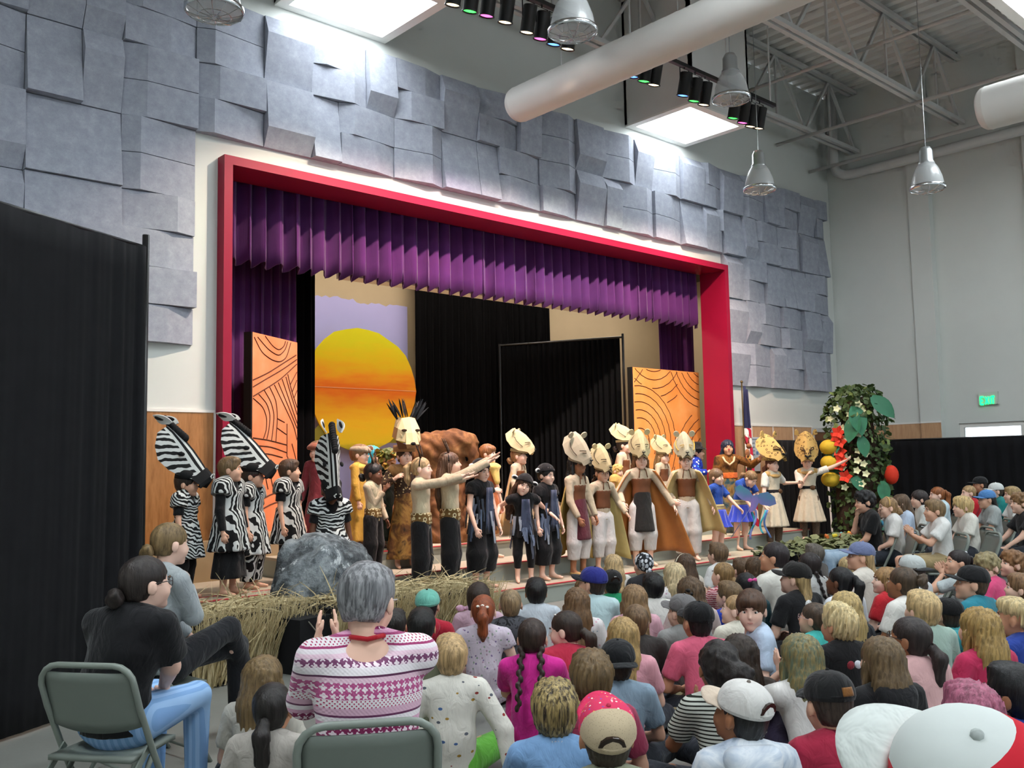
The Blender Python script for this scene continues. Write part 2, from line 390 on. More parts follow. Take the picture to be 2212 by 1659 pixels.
# exit sign
ex = thing('exit_sign', 'green lit exit sign on the right wall above the glass door', 'sign', (XR + .1, 6.78, 2.64))
b = MB(); b.box(-.03, .02, -.17, .17, -.115, .115); b.build('housing', plain('sign_housing', '#c9cfc6', .5), ex)
GLY = {'E': [((0, 0), (0, 1)), ((0, 0), (.62, 0)), ((0, .5), (.5, .5)), ((0, 1), (.62, 1))], 'X': [((0, 0), (.66, 1)), ((.66, 0), (0, 1))], 'I': [((.1, 0), (.1, 1))], 'T': [((.3, 0), (.3, 1)), ((0, 1), (.6, 1))]}
def letters(word, o, ux, uy, h, w, th, mat, parent, name='lettering', adv=.95):
    b = MB(); x = 0; o = Vector(o); ux = Vector(ux); uy = Vector(uy)
    for ch in word:
        for (x0, y0), (x1, y1) in GLY.get(ch, []): b.beam(o + ux * (x + x0) * h + uy * y0 * h, o + ux * (x + x1) * h + uy * y1 * h, w, th, up=ux.cross(uy))
        x += .35 if ch == 'I' else adv
    return b.build(name, mat, parent)
letters('EXIT', (-.036, .135, -.07), (0, -1, 0), (0, 0, 1), .14 * .62 / .62 * .62, .022, .01, emit('exit_green', '#1cff7a', 2.2), ex).scale = (1, 1.0, 1.55)
# ------------------------------------------------------------------ proscenium frame, steps, stage
b = MB(); y0, y1 = 9.53, 10.08; f = .10
b.box(FX0, FX0 + f, y0, y1, .84, FZ); b.box(FX1 - f, FX1, y0, y1, .84, FZ); b.box(FX0 + f, FX1 - f, y0, y1, FZ - f, FZ)
tag(b.build('proscenium_frame', M_RED), 'crimson painted frame around the stage opening', 'stage frame')
M_LINE = plain('red_line', '#b5373f', .6)
STEPX = (2.2, 15.2)
def step(n, x0, x1, y0, y1, z0, z1, name, label):
    t = tag(thing(name, label, 'step', (0, 0, 0), group='wide steps up to the stage'))
    b = MB(); b.box(x0, x1, y0, y1, z0, z1 - .03); b.build('riser', M_STEP, t)
    b = MB(); b.box(x0, x1, y0 - .02, y1, z1 - .03, z1); b.build('tread', M_TREAD, t)
    b = MB(); b.box(x0, x1, y0 - .024, y0 + .012, z1 - .008, z1 + .002); b.build('edge_line', M_LINE, t)
step(1, 4.6, 12.45, 7.80, 9.68, 0, .21, 'stage_step', 'lowest wide grey step with a thin red edge line')
step(2, 2.2, 14.3, 8.40, 9.66, .21, .42, 'stage_step', 'second wide grey step up from the floor')
step(3, 4.9, 13.4, 9.00, 9.68, .42, .63, 'stage_step', 'third wide grey step, next below the stage')
b = MB(); b.box(2.2, 4.6, 8.4, 9.68, 0, .21); b.box(12.45, 14.3, 8.4, 9.68, 0, .21); b.box(2.2, 4.6, 8.14, 8.42, 0, .39); b.box(2.2, 4.6, 8.12, 8.42, .39, .42, 1); b.box(2.2, 4.6, 8.116, 8.15, .412, .422, 2); struct(b.build('trim_1', [M_STEP, M_TREAD, M_LINE]))
b = MB(); b.box(FX0 - 1.2, FX1 + 3.2, 9.53, 14.2, .0, .84); struct(b.build('floor_stage', plain('stage_boards', '#a08a6a', .5, .1, 2)))
b = MB(); b.box(3.2, 17.2, 13.6, 13.8, .84, 6.0); b.box(3.0, 3.2, YW + .25, 13.8, .84, 6.0); b.box(17.0, 17.2, YW + .25, 13.8, .84, 6.0); struct(b.build('wall_stage_back', M_TAN))
b = MB(); b.box(3.0, 17.2, YW + .25, 13.8, 5.6, 5.8); struct(b.build('ceiling_stage', plain('stage_ceiling', '#4a4642', .9)))
# ------------------------------------------------------------------ curtains
def drape(name, a, bb, z0, z1, folds, amp, mat, label, cat='curtain', th=.012, top_pinch=.35, wave=.01, seed=0, flare=1.0, nv=10, group=None, sq=.6):
    """pleated cloth from plan point a to bb, hanging z1..z0"""
    a = np.array(a, float); bb = np.array(bb, float); L = np.linalg.norm(bb - a); d = (bb - a) / L; nrm = np.array([d[1], -d[0]])
    r = random.Random(seed); ph = [r.uniform(-.8, .8) for _ in range(folds + 2)]; am = [r.uniform(.6, 1.15) for _ in range(folds + 2)]
    def f(u, v):
        t = u * folds; i = int(min(t, folds - 1)); e = (t - i)
        aa = am[i] * (1 - e) + am[i + 1] * e; p = ph[i] * (1 - e) + ph[i + 1] * e
        s = math.sin(2 * PI * t + p); s = math.copysign(abs(s) ** sq, s)
        k = top_pinch + (1 - top_pinch) * min(1, (1 - v) * 1.5)
        q = a + d * (u * L + .25 * amp * math.sin(4 * PI * t + p)) + nrm * amp * aa * s * k * flare
        return (q[0], q[1], z0 + (z1 - z0) * v + wave * s * (1 - v))
    b = MB(); b.sheet(f, folds * 12, nv, th)
    o = b.build(name, mat, smooth=True); tag(o, label, cat, group); return o
drape('valance', (4.54, 10.16), (13.86, 10.16), 4.03, 5.3, 46, .085, M_PURPLE, 'long pleated purple velvet valance across the top of the stage opening', top_pinch=.75, wave=.035, seed=3, nv=6, sq=.42)
drape('side_curtain', (5.02, 11.0), (6.1, 11.0), .86, 4.9, 8, .06, M_PURPLE, 'purple velvet side curtain hanging at the left of the stage opening', seed=4)
drape('side_curtain', (13.72, 11.0), (14.8, 11.0), .86, 4.9, 7, .06, M_PURPLE, 'purple velvet side curtain hanging at the right of the stage opening', seed=5)
drape('leg_curtain', (5.95, 12.0), (7.0, 12.0), .86, 5.5, 8, .06, M_BLACK2, 'black leg curtain upstage of the left purple curtain', seed=6)
drape('backdrop_curtain', (9.78, 13.3), (13.1, 13.3), .86, 5.5, 22, .06, M_BLACK2, 'wide black backdrop curtain at the rear of the stage', seed=7)
def strip(y, z, label, e):
    t = thing('fill_strip', label, 'stage light', (10.7, y, z))
    b = MB(); b.box(-5.6, 5.6, -.12, .12, .03, .16); b.build('housing', M_BLKMET, t)
    b = MB(); b.box(-5.55, 5.55, -.09, .09, .0, .03); b.build('fill_emitter', emit('fill_strip_warm', '#fff1e2', e), t)
strip(12.3, 5.35, 'added unseen fill light strip over the stage behind the valance', 24.0)  # hidden lamp added to brighten the back wall of the stage
# ------------------------------------------------------------------ roof joists, pipes, ducts
def joist(y, label, x0=-3.5, x1=17.85, zb=7.86, zt=9.1):
    t = thing('roof_joist', label, 'joist', (0, y, 0), group='open web roof joists')
    for nm, z in (('bottom_chord', zb), ('top_chord', zt)):
        b = MB(); b.box(x0, x1, -.10, -.025, z - .035, z + .035); b.box(x0, x1, .025, .10, z - .035, z + .035); b.build(nm, M_STEEL, t)
    n = 11; w = (x1 - x0) / n; me = None
    for i in range(n):
        xa = x0 + i * w
        for s in (0, 1):
            b = MB(); p = (xa + w * s, 0, zb if s == 0 else zb); q = (xa + w * .5, 0, zt)
            b.beam(p, q, .05, .05); b.build('web_bar', M_STEEL, t)
        b = MB(); b.beam((xa + w * .5, 0, zb), (xa + w * .5, 0, zt), .035, .035); b.build('web_post', M_STEEL, t)
for i, (y, l) in enumerate([(9.03, 'white open web roof joist nearest the stage wall'), (6.93, 'second white open web roof joist from the stage wall'), (4.83, 'third white open web roof joist from the stage wall'), (2.73, 'fourth white open web roof joist from the stage wall, overhead')]): joist(y, l)
def pipe(pts, r, label, name='pipe', mat=M_STEEL):
    b = MB(); b.tube(pts, r, 10); return tag(b.build(name, mat, smooth=True), label, 'pipe')
pipe([(17.55, 9.35, 9.1), (17.55, 9.35, 7.6), (17.58, 9.3, 7.45), (17.62, 9.15, 7.36), (17.65, 8.9, 7.36), (17.65, -3, 7.36)], .1, 'fat white pipe running along the top of the right wall')
pipe([(17.1, 9.65, 7.45), (17.1, -3, 7.45)], .035, 'thin white pipe beside the fat one at the right wall')
pipe([(15.9, 9.65, 7.75), (15.9, -3, 7.75)], .035, 'thin white pipe crossing under the joists')
pipe([(13.9, 9.65, 8.1), (13.9, -3, 8.1)], .03, 'thin conduit between the joist webs')
def duct(x, z, y0, y1, r, label):
    t = thing('air_duct', label, 'duct', (x, 0, z))
    n = 28; b = MB(); y = y1; k = 0
    prof = []; L = y1 - y0
    m = int(L / .18)
    V = []; F = []
    for i in range(m + 1):
        yy = y1 - L * i / m
        for dy, rr in ((0, r * 1.012), (-.02, r)):
            V += [(rr * math.cos(2 * PI * j / n), yy + dy, rr * math.sin(2 * PI * j / n)) for j in range(n)]
    for i in range(2 * (m + 1) - 1): F += [(i * n + j, (i + 1) * n + j, (i + 1) * n + (j + 1) % n, i * n + (j + 1) % n) for j in range(n)]
    b.add(V, F); b.build('duct_tube', plain('duct_paint', '#d2d0cb', .5, .04, 3), t, smooth=True)
    b = MB(); P = [(r, 0), (r * .97, .05), (r * .85, .09), (r * .5, .115), (.001, .12)]
    V = []; F = []
    for q, dy in P: V += [(q * math.cos(2 * PI * j / n), y1 + dy, q * math.sin(2 * PI * j / n)) for j in range(n)]
    for i in range(len(P) - 1): F += [(i * n + j, i * n + (j + 1) % n, (i + 1) * n + (j + 1) % n, (i + 1) * n + j) for j in range(n)]
    b.add(V, F); b.build('end_cap', MATS['duct_paint'], t, smooth=True)
    for yy in ((y1 - .8, y1 - 3.6, y1 - 6.6) if x < 10 else (2.3, -.6)):
        b = MB(); b.tube([(0, yy, r), (0, yy, 9.1 - z)], .012, 6); b.build('hanger', M_STEEL, t)
duct(8.27, 6.40, -4, 8.85, .235, 'long white round air duct ending by the stage wall')
duct(11.6, 5.75, -4, 4.15, .26, 'white round air duct cut by the right edge of the picture')
# ------------------------------------------------------------------ pendant lamps
M_LENS = None
t = NT('acrylic_shade'); t.b.inputs['Alpha'].default_value = .38; M_SHADE = t.done(srgb('#bfc2c2'), .25, spec=.6)
M_REFL = plain('lamp_metal', '#9fa3a3', .35, .05, 6, metal=.7)
def pendant(p, label, s=1.0):
    t = thing('pendant_lamp', label, 'lamp', p, group='caged high bay lamps', scale=s)
    b = MB(); b.lathe([(.0, .55), (.06, .55), (.085, .5), (.09, .36), (.105, .34), (.105, .32)], n=20); b.build('ballast_housing', M_REFL, t, True)
    b = MB(); b.lathe([(.1, .33), (.15, .25), (.19, .14), (.215, .0), (.215, -.01)], n=28); b.lathe([(.21, -.01), (.185, .14), (.145, .25), (.095, .32)], n=28); b.build('shade', M_SHADE, t, True)
    b = MB(); b.lathe([(.222, -.03), (.232, -.02), (.232, .012), (.222, .02), (.214, .012), (.214, -.02), (.222, -.03)], n=28); b.build('rim', M_CHROME, t, True)
    b = MB(); b.lathe([(.214, -.015), (.15, -.04), (.07, -.052), (.001, -.055)], n=28); b.build('lens', M_SHADE, t, True)
    b = MB()
    for i in range(12):
        a = 2 * PI * i / 12; b.tube([(.225 * math.cos(a), .225 * math.sin(a), -.03), (.13 * math.cos(a), .13 * math.sin(a), -.062), (.02 * math.cos(a), .02 * math.sin(a), -.07)], .003, 4)
    for r, z in ((.05, -.068), (.13, -.062)): b.tube([(r * math.cos(2 * PI * j / 20), r * math.sin(2 * PI * j / 20), z) for j in range(20)], .003, 4, closed=True)
    b.build('wire_guard', M_CHROME, t)
    b = MB(); b.tube([(0, 0, .55), (0, 0, (9.1 - p[2]) / s)], .005, 5); b.build('cord', M_REFL, t)
for (u, v, w), l in zip([(463, 20, 125), (1237, 66, 108), (1580, 212, 93), (1641, 408, 70), (2004, 405, 74)],
        ['caged pendant lamp in front of the grey felt panels at the top left', 'caged pendant lamp hanging beside the round duct', 'caged pendant lamp in front of the right row of stage lights', 'caged pendant lamp hanging before the right felt panels', 'caged pendant lamp hanging before the plain right wall']):
    pendant(tuple(atd(u, v, (.52 if u == 1580 else .46) * FPX / w)), l)
# ------------------------------------------------------------------ stage cans on a track
M_LENSC = {'w': emit('lens_warm', '#ffd9a0', 6), 'g': emit('lens_green', '#35ff4a', 4), 'p': emit('lens_pink', '#ff4fb0', 4), 'b': emit('lens_blue', '#4a7dff', 4)}
LCOL = {'w': (1, .76, .60), 'g': (.6, 1, .6), 'p': (1, .45, .62), 'b': (.45, .55, 1)}
LNAME = {'w': 'warm', 'g': 'green', 'p': 'pink', 'b': 'blue'}
trk = tag(thing('lighting_track', 'long black lighting track hung above the audience front', 'lighting track', (0, 7.35, 6.86)))
b = MB(); b.box(5.6, 8.0, -.03, .03, 0, .05); b.box(8.75, 12.1, -.03, .03, 0, .05); b.build('rail', M_BLKMET, trk)
b = MB()
for x in (5.7, 6.9, 7.9, 8.8, 9.8, 10.9, 12.0):
    b = MB(); b.tube([(x, 0, .05), (x, 0, 2.2)], .012, 6); b.build('hanger', M_STEEL, trk)
def can(u, v, c, tgt, label, power=True):
    p = ony(u, v, 7.35)
    t = thing('stage_light', label, 'stage light', (p[0], 7.35, p[2] + .16), group='black can stage lights')
    d = Vector(tgt) - Vector((p[0], 7.35, p[2])); tilt = math.atan2(d.y, -d.z) * .45
    b = MB(); b.lathe([(.0, .14), (.075, .14), (.08, .13), (.08, -.15), (.088, -.16), (.088, -.17), (.074, -.17), (.074, -.14)], n=20); o1 = b.build('barrel', M_BLKMET, t, True)
    b = MB(); b.lathe([(.074, -.155), (.04, -.165), (.001, -.17)], n=20); o2 = b.build('lens', M_LENSC[c], t, True)
    for o in (o1, o2): o.rotation_euler = (tilt, 0, 0)
    b = MB(); b.tube([(-.095, 0, 0), (-.095, 0, .2), (.095, 0, .2), (.095, 0, 0)], .008, 6); b.tube([(0, 0, .2), (0, 0, max(.22, 6.86 - p[2] - .16))], .01, 6); b.build('yoke', M_BLKMET, t)
    if power:
        ld = bpy.data.lights.new('can_beam', 'SPOT'); ld.energy = CAN * (1.5 if c == 'w' else .55 if c != 'p' else .75); ld.color = LCOL[c]; ld.spot_size = math.radians(78); ld.spot_blend = .7; ld.shadow_soft_size = .06
        lo = bpy.data.objects.new('can_beam', ld); COL.objects.link(lo); lo.parent = t
        dd = Vector(tgt) - Vector((p[0], 7.35, p[2] + .16)); lo.rotation_euler = dd.to_track_quat('-Z', 'Y').to_euler(); lo.location = dd.normalized() * .2
CANS = [(983, 8, 'w', 4.8), (1020, 22, 'g', 5.4), (1056, 32, 'p', 6), (1096, 46, 'w', 6.6), (1143, 68, 'w', 7.2), (1172, 82, 'p', 7.8), (1201, 94, 'b', 8.2), (1231, 104, 'w', 8.6),
        (1349, 155, 'w', 9), (1371, 164, 'b', 9.4), (1396, 174, 'g', 9.8), (1417, 182, 'w', 10.2), (1480, 205, 'b', 10.6), (1504, 217, 'g', 11), (1525, 225, 'w', 11.4), (1588, 254, 'g', 11.8), (1609, 264, 'p', 12.2), (1626, 272, 'w', 12.8), (1643, 276, 'w', 13.6)]
ORD = ['first', 'second', 'third', 'fourth', 'fifth', 'sixth', 'seventh', 'eighth']
for i, (u, v, c, tx) in enumerate(CANS):
    k = i if i < 8 else i - 8
    lab = '%s can stage light, %s from the left in the %s row' % ({'w': 'black warm', 'g': 'black green-lensed', 'p': 'black pink-lensed', 'b': 'black blue-lensed'}[c], (ORD + ['ninth', 'tenth', 'eleventh'])[k], 'left' if i < 8 else 'right')
    can(u, v, c, (tx, 9.9, 2.2), lab)
# ================================================================== stage props
b = MB(); b.box(6.62, 11.55, 10.55, 10.8, 4.14, 4.26); tag(b.build('projection_screen_case', M_WHITE), 'long white screen housing just behind the valance', 'screen case')
# pale lilac paper with torn top edge on the back wall
pw = random.Random(5)
def torn(x0, x1, z0, z1, n=26):
    top = []; z = z1
    for i in range(n + 1):
        z = z1 - .05 * i / n + pw.uniform(-.025, .025); top.append((x1 + (x0 - x1) * i / n, z + .06 * (1 if i > n * .55 else 0) * 1))
    return [(x0, z0), (x1, z0)] + top
b = MB(); b.prism(torn(7.8, 9.79, .9, 4.46), (0, 13.58, 0), (1, 0, 0), (0, 0, 1), .012)
tag(b.build('paper_backdrop', plain('lilac_paper', '#abaadb', .9, .04, 2)), 'tall lilac paper sheet with torn top edge behind the sun', 'paper')
def _sun():
    t = NT('painted_sun'); v = t.coord(); z = t.xyz(v)[2]
    w = t.math('ADD', z, t.math('MULTIPLY', t.math('SUBTRACT', t.noise(t.coord(scale=(.7, 1, 3)), 2.2, 4), .5), .55))
    f = t.math('MULTIPLY_ADD', w, .48, .52)
    return t.done(t.ramp(f, [(0, '#8f8a25'), (.07, '#e6bf1f'), (.25, '#f2b81c'), (.4, '#ef9a1d'), (.52, '#ea7018'), (.62, '#ee9a1a'), (.75, '#e5bd10'), (.92, '#d2cb12')]), .85)
sun_r = [(1.07, a) for a in range(0, 360, 12)]
poly = []
for i in range(30):
    a = 2 * PI * i / 30; r = 1.06 + .03 * math.sin(3 * a + 1) + pw.uniform(-.015, .015)
    poly.append((r * math.cos(a), .98 * r * math.sin(a)))
sn = thing('painted_sun', 'big round cut-out sun painted in yellow and orange bands', 'sun', (8.62, 13.25, 2.9))
b = MB(); b.prism(poly, (0, 0, 0), (1, 0, 0), (0, 0, 1), .03); b.build('disc', _sun(), sn)
b = MB(); b.box(-1.08, 1.08, -.034, -.03, .0, .012); b.build('seam_tape', plain('seam', '#e9a070', .8), sn)
b = MB(); b.box(-.04, .04, .03, .1, -2.06, .5); b.box(-.3, .3, .03, .25, -2.06, -2.0); b.build('stand', M_BLKMET, sn)
# dark savanna skyline painted along the sun's foot
b = MB(); pts = [(-.95, -.9)] + [(-.95 + i * .1, -.72 + .08 * math.sin(i * 1.3) + .05 * math.sin(i * .5)) for i in range(20)] + [(.95, -.9)]
b.prism(pts, (0, -.004, 0), (1, 0, 0), (0, 0, 1), .003); b.build('painted_skyline', plain('skyline', '#8a7d2c', .9), sn)
# orange painted flats with carved-looking line work
def orange(name, a, bb, z0, z1, fams, label, tone, polys=()):
    a = np.array(a); bb = np.array(bb); w = float(np.linalg.norm(bb - a)); ang = math.atan2(bb[1] - a[1], bb[0] - a[0]); h = z1 - z0
    t = thing(name, label, 'stage flat', (a[0], a[1], z0), ang)
    n = NT(name + '_paint'); v = n.coord(); f = n.noise(v, 1.6, 4, .6); s = n.noise(n.coord(scale=(3, 1, 9)), 5, 4, .7)
    c = n.mix(n.math('MULTIPLY', n.math('GREATER_THAN', s, .74), .5), n.ramp(f, [(.3, tone[0]), (.55, tone[1]), (.75, tone[2])]), srgb('#f3d2b4'))
    b = MB(); b.box(0, w, 0, .06, 0, h); b.build('board', n.done(c, .55, spec=.35), t)
    b = MB(); b.box(-.03, 0, .0, .1, 0, h); b.build('side_edge', M_BLKMET, t)
    lb = MB()
    for pl in polys:
        q = [((x - 85) / 345 * w, -.002, min(h - .01, h - (y - 108 - (x - 85) * .30) / 671)) for x, y in pl]
        fine = [tuple(np.array(q[i]) * (1 - k / 4) + np.array(q[i + 1]) * k / 4) for i in range(len(q) - 1) for k in range(4)] + [q[-1]]
        for _ in range(2): fine = [fine[0]] + [tuple((np.array(fine[i - 1]) + np.array(fine[i]) * 2 + np.array(fine[i + 1])) / 4) for i in range(1, len(fine) - 1)] + [fine[-1]]
        lb.tube(fine, .0075, 4)
    for (cx, cz, rs, a0, a1, clip) in fams:
        for r in rs:
            seg = []
            for k in range(41):
                q = math.radians(a0 + (a1 - a0) * k / 40); x = cx + r * math.cos(q) + .006 * math.sin(k * 1.7); z = cz + r * math.sin(q)
                ok = .01 < x < w - .01 and .01 < z < h - .01 and (clip is None or clip(x, z))
                if ok: seg.append((x, -.002, z))
                else:
                    if len(seg) > 2: lb.tube(seg, .0075, 4)
                    seg = []
            if len(seg) > 2: lb.tube(seg, .0075, 4)
    lb.build('painted_lines', plain('line_brown', '#4a2413', .8), t)
R_ = lambda a, s, n: [a + s * i for i in range(n)]
LEFT_LINES = [[(95, 150), (150, 280), (230, 350), (290, 370), (340, 340), (375, 210)], [(120, 150), (200, 260), (280, 320), (330, 270), (350, 200)], [(175, 145), (230, 230), (280, 270), (320, 240), (332, 195)],
    [(88, 495), (200, 450), (300, 390), (420, 320)], [(88, 550), (200, 490), (300, 440), (425, 360)], [(90, 625), (215, 560), (300, 510), (425, 400)],
    [(90, 640), (160, 720), (190, 820), (185, 920), (165, 980)], [(130, 615), (190, 700), (215, 800), (205, 920), (190, 990)], [(170, 590), (220, 690), (245, 800), (235, 930), (225, 1010)], [(210, 570), (260, 690), (270, 830), (258, 1030)],
    [(245, 555), (330, 760), (400, 930), (428, 1060)], [(275, 540), (350, 740), (428, 960)], [(305, 515), (380, 760), (428, 915)], [(350, 480), (385, 640), (428, 780)], [(335, 500), (360, 600), (428, 840)], [(372, 570), (425, 470)], [(386, 640), (425, 540)], [(402, 690), (427, 630)],
    [(90, 955), (200, 1000), (345, 1080)], [(92, 1015), (220, 1060), (345, 1145)], [(92, 1085), (200, 1110), (310, 1175)], [(95, 1160), (240, 1210), (340, 1260)], [(270, 840), (325, 885)], [(270, 920), (340, 990)], [(345, 900), (345, 1180)],
    [(120, 1170), (170, 1420)], [(160, 1180), (200, 1400)], [(200, 1200), (235, 1390)], [(300, 1240), (320, 1420)], [(350, 1180), (390, 1400)], [(385, 1080), (425, 1250)], [(95, 1480), (250, 1440), (420, 1500)], [(95, 1560), (250, 1520), (420, 1580)]]
orange('orange_flat', (5.10, 10.2), (6.0, 10.75), .84, 3.22, [], 'tall orange flat with brown line pattern at the left side of the stage', ('#c96d40', '#d4835a', '#dc9470'), LEFT_LINES)
orange('orange_flat', (12.36, 10.5), (14.25, 10.5), .84, 3.24, [
    (.15, 1.1, R_(.42, .14, 5), -30, 100, None), (.15, 1.1, R_(.15, .09, 2), 0, 100, None), (.55, 2.95, R_(.45, .15, 6), 200, 330, lambda x, z: (x - .15) ** 2 + (z - 1.1) ** 2 > 1.02 and x < 1.25), (2.0, 2.75, R_(.45, .14, 5), 180, 270, lambda x, z: x > 1.05 and z > 1.55),
    (2.3, .55, R_(.6, .16, 5), 90, 190, lambda x, z: (x - .15) ** 2 + (z - 1.1) ** 2 > 1.02 and z < 1.6), (-1.2, 3.6, R_(1.55, .12, 4), -80, 0, lambda x, z: z > 2.0 and x < .42)],
    'wide orange flat with brown swirl pattern at the right side of the stage', ('#cf7d38', '#d88c4a', '#de9a5e'))
def pole(p, z, r=.022): b = MB(); b.tube([(p[0], p[1], p[2]), (p[0], p[1], z)], r, 10); return b
sd = thing('pipe_and_drape', 'black drape on a thin pipe frame standing on the stage, angled', 'drape', (0, 0, 0))
o = drape('drape', (11.5, 12.95), (12.5, 10.9), .9, 3.8, 22, .035, M_BLACK2, '', seed=8, top_pinch=.5); o.parent = sd; del o['category']
b = MB(); b.tube([(11.48, 12.98, 3.82), (12.54, 10.86, 3.82)], .02); b.tube([(12.54, 10.86, .84), (12.54, 10.86, 3.88)], .022); b.tube([(11.48, 12.98, .84), (11.48, 12.98, 3.85)], .022); b.box(12.36, 12.72, 10.68, 11.04, .84, .85); b.box(11.3, 11.66, 12.8, 13.16, .84, .85); b.build('frame', M_BLKMET, sd)
# big black drape at the left of the hall
ld = thing('pipe_and_drape', 'tall black drape on a pipe frame at the left, beside the audience', 'drape', (0, 0, 0))
def f_left(u, v):
    x = .35 + 2.2 * u; y = 5.62 + 1.2 * u
    k = 1 - v; s = .7 * math.sin(2 * PI * 9 * u + 2.3 * math.sin(7 * u) + .8 * k) + .45 * math.sin(2 * PI * 23 * u + 3 * math.sin(5 * u) + 1.5 * k) + .3 * math.sin(2 * PI * 41 * u + 2 * k)
    am = (.012 + .03 * k) * (.6 + .5 * math.sin(6.1 * u + 1))
    sw = -.16 * k * k * (1 - u) + .04 * k * math.sin(PI * u)      # hem drifts left as it falls
    top = 3.24 - .05 * math.sin(PI * u * 6) ** 2 * .3
    return (x + sw + .25 * am * s, y + .545 * sw - .9 * am * s, .02 + (top - .02) * v)
b = MB(); b.sheet(f_left, 150, 16, .012); b.build('drape', M_BLACK, ld, True)
b = MB(); b.tube([(2.57, 6.86, 0), (2.57, 6.86, 3.34)], .026, 10); b.tube([(.3, 5.62, 3.24), (2.57, 6.86, 3.24)], .02, 8); b.box(2.35, 2.8, 6.64, 7.08, 0, .01); b.build('frame', M_BLKMET, ld, True)
# low black drape along the right side and rear
rd = thing('pipe_and_drape', 'low black drape run behind the leafy tree and the chairs at the right', 'drape', (0, 0, 0))
o = drape('drape', (14.55, 9.15), (17.45, 9.25), .02, 1.92, 16, .03, M_BLACK, '', seed=12, top_pinch=.6); o.parent = rd; del o['category']
o = drape('drape', (17.45, 9.2), (17.4, 1.0), .02, 1.9, 36, .03, M_BLACK, '', seed=13, top_pinch=.6); o.parent = rd; del o['category']
b = MB(); b.tube([(14.55, 9.18, 1.92), (17.47, 9.28, 1.92), (17.43, 1.0, 1.9)], .018, 8)
for p in ((14.55, 9.18), (17.47, 9.28), (17.45, 5.2), (17.43, 1.0)): b.tube([(p[0], p[1], 0), (p[0], p[1], 1.95)], .018, 8)
b.build('frame', M_BLKMET, rd)
# ------------------------------------------------------------------ painted rock
def noise3(p, s, seed=0):
    x, y, z = p[..., 0] * s + seed, p[..., 1] * s + seed * 1.7, p[..., 2] * s - seed
    return (np.sin(1.3 * x + 2.1 * np.sin(.7 * y + z)) + np.sin(1.7 * y + 1.9 * np.sin(.9 * z + x)) + np.sin(1.5 * z + 2.3 * np.sin(.8 * x + y))) / 3
def _rockm():
    t = NT('painted_rock'); v = t.coord(); f = t.noise(v, 3.4, 7, .72, dist=.15); g = t.noise(t.coord(scale=(1, 1, .6), loc=(3, 1, 2)), 6.5, 7, .78, dist=.2)
    c = t.ramp(f, [(.36, '#2c2f32'), (.46, '#4c5155'), (.54, '#757c80'), (.64, '#9aa1a4')])
    c = t.mix(t.math('GREATER_THAN', g, .60), c, srgb('#bcc2c4')); t.bump(t.noise(v, 7, 6, .7), .7, .06); return t.done(c, .8)
def rock():
    n, k = 48, 30; V = []
    for i in range(k + 1):
        a = PI / 2 * (i / k)
        for j in range(n):
            q = 2 * PI * j / n; d = np.array([math.cos(a) * math.cos(q), math.cos(a) * math.sin(q), math.sin(a)])
            sq = np.sign(d) * np.abs(d) ** .72; p = sq * np.array([.60, .36, 1.0])
            r = 1 + .10 * float(noise3(d, 2.2, 1)) + .06 * float(noise3(d, 5, 3)) + .025 * float(noise3(d, 12, 5))
            p = p * r; p[0] += .10 * (1 - p[2]) * (1 if d[0] > 0 else -.3); V.append(p)
    F = [(i * n + j, i * n + (j + 1) % n, (i + 1) * n + (j + 1) % n, (i + 1) * n + j) for i in range(k) for j in range(n)]
    b = MB(); b.add(V, F); return b
o = rock().build('foam_rock', _rockm(), None, True, (4.42, 7.42, 0), .55); tag(o, 'large grey and white painted prop rock behind the dry grass', 'rock')
# ------------------------------------------------------------------ dry grass on black boxes
def _strawm():
    t = NT('dry_grass'); v = t.coord(scale=(40, 40, 2)); f = t.noise(v, 2, 3, .7)
    return t.done(t.ramp(f, [(.25, '#a3906a'), (.45, '#c2b084'), (.65, '#dccda6'), (.85, '#efe5c6')]), .8)
M_STRAW = _strawm()
def hay(c, w, d, h, rz, n, label, seed):
    r = random.Random(seed); t = thing('grass_platform', label, 'grass', c, rz, 'dry grass strips before the stage')
    b = MB(); b.box(-w / 2, w / 2, -d / 2, d / 2, 0, h - .04); b.build('box', M_BLACK, t)
    b = MB()
    def blade(p, dirv, L, wd, bend):
        p = np.array(p, float); dirv = np.array(dirv, float); dirv /= np.linalg.norm(dirv)
        side = np.cross(dirv, (r.uniform(-1, 1), r.uniform(-1, 1), r.uniform(-.4, .4))); side /= np.linalg.norm(side) + 1e-9
        V = []
        for k in range(4):
            q = p + dirv * L * k / 3 + np.array(bend) * (k / 3) ** 2
            ww = wd * (1 - .75 * k / 3); V += [q - side * ww, q + side * ww]
        b.add(V, [(0, 1, 3, 2), (2, 3, 5, 4), (4, 5, 7, 6)])
    for i in range(n):
        x = r.uniform(-w / 2, w / 2); s = r.random()
        if s < .62:   # front fringe standing from the floor
            blade((x, -d / 2 - r.uniform(0, .07), r.uniform(0, .08)), (r.gauss(0, .13), r.gauss(-.06, .1), 1), h * r.uniform(.7, 1.12), r.uniform(.004, .009), (r.gauss(0, .05), r.gauss(-.04, .04), -.03))
        elif s < .72:  # sides
            sx = r.choice((-1, 1)); blade((sx * (w / 2 + .03), r.uniform(-d / 2, d / 2), .02), (r.gauss(0, .1), r.gauss(0, .12), 1), h * r.uniform(.7, 1.1), .007, (sx * .06, 0, 0))
        else:          # loose straw lying on top
            blade((x, r.uniform(-d / 2, d / 2), h - .03 + r.uniform(0, .05)), (r.gauss(0, 1), r.gauss(-.3, .7), r.gauss(.12, .25)), r.uniform(.15, .36), r.uniform(.004, .008), (0, 0, -.05))
    o = b.build('straw', M_STRAW, t); o['kind'] = 'stuff'
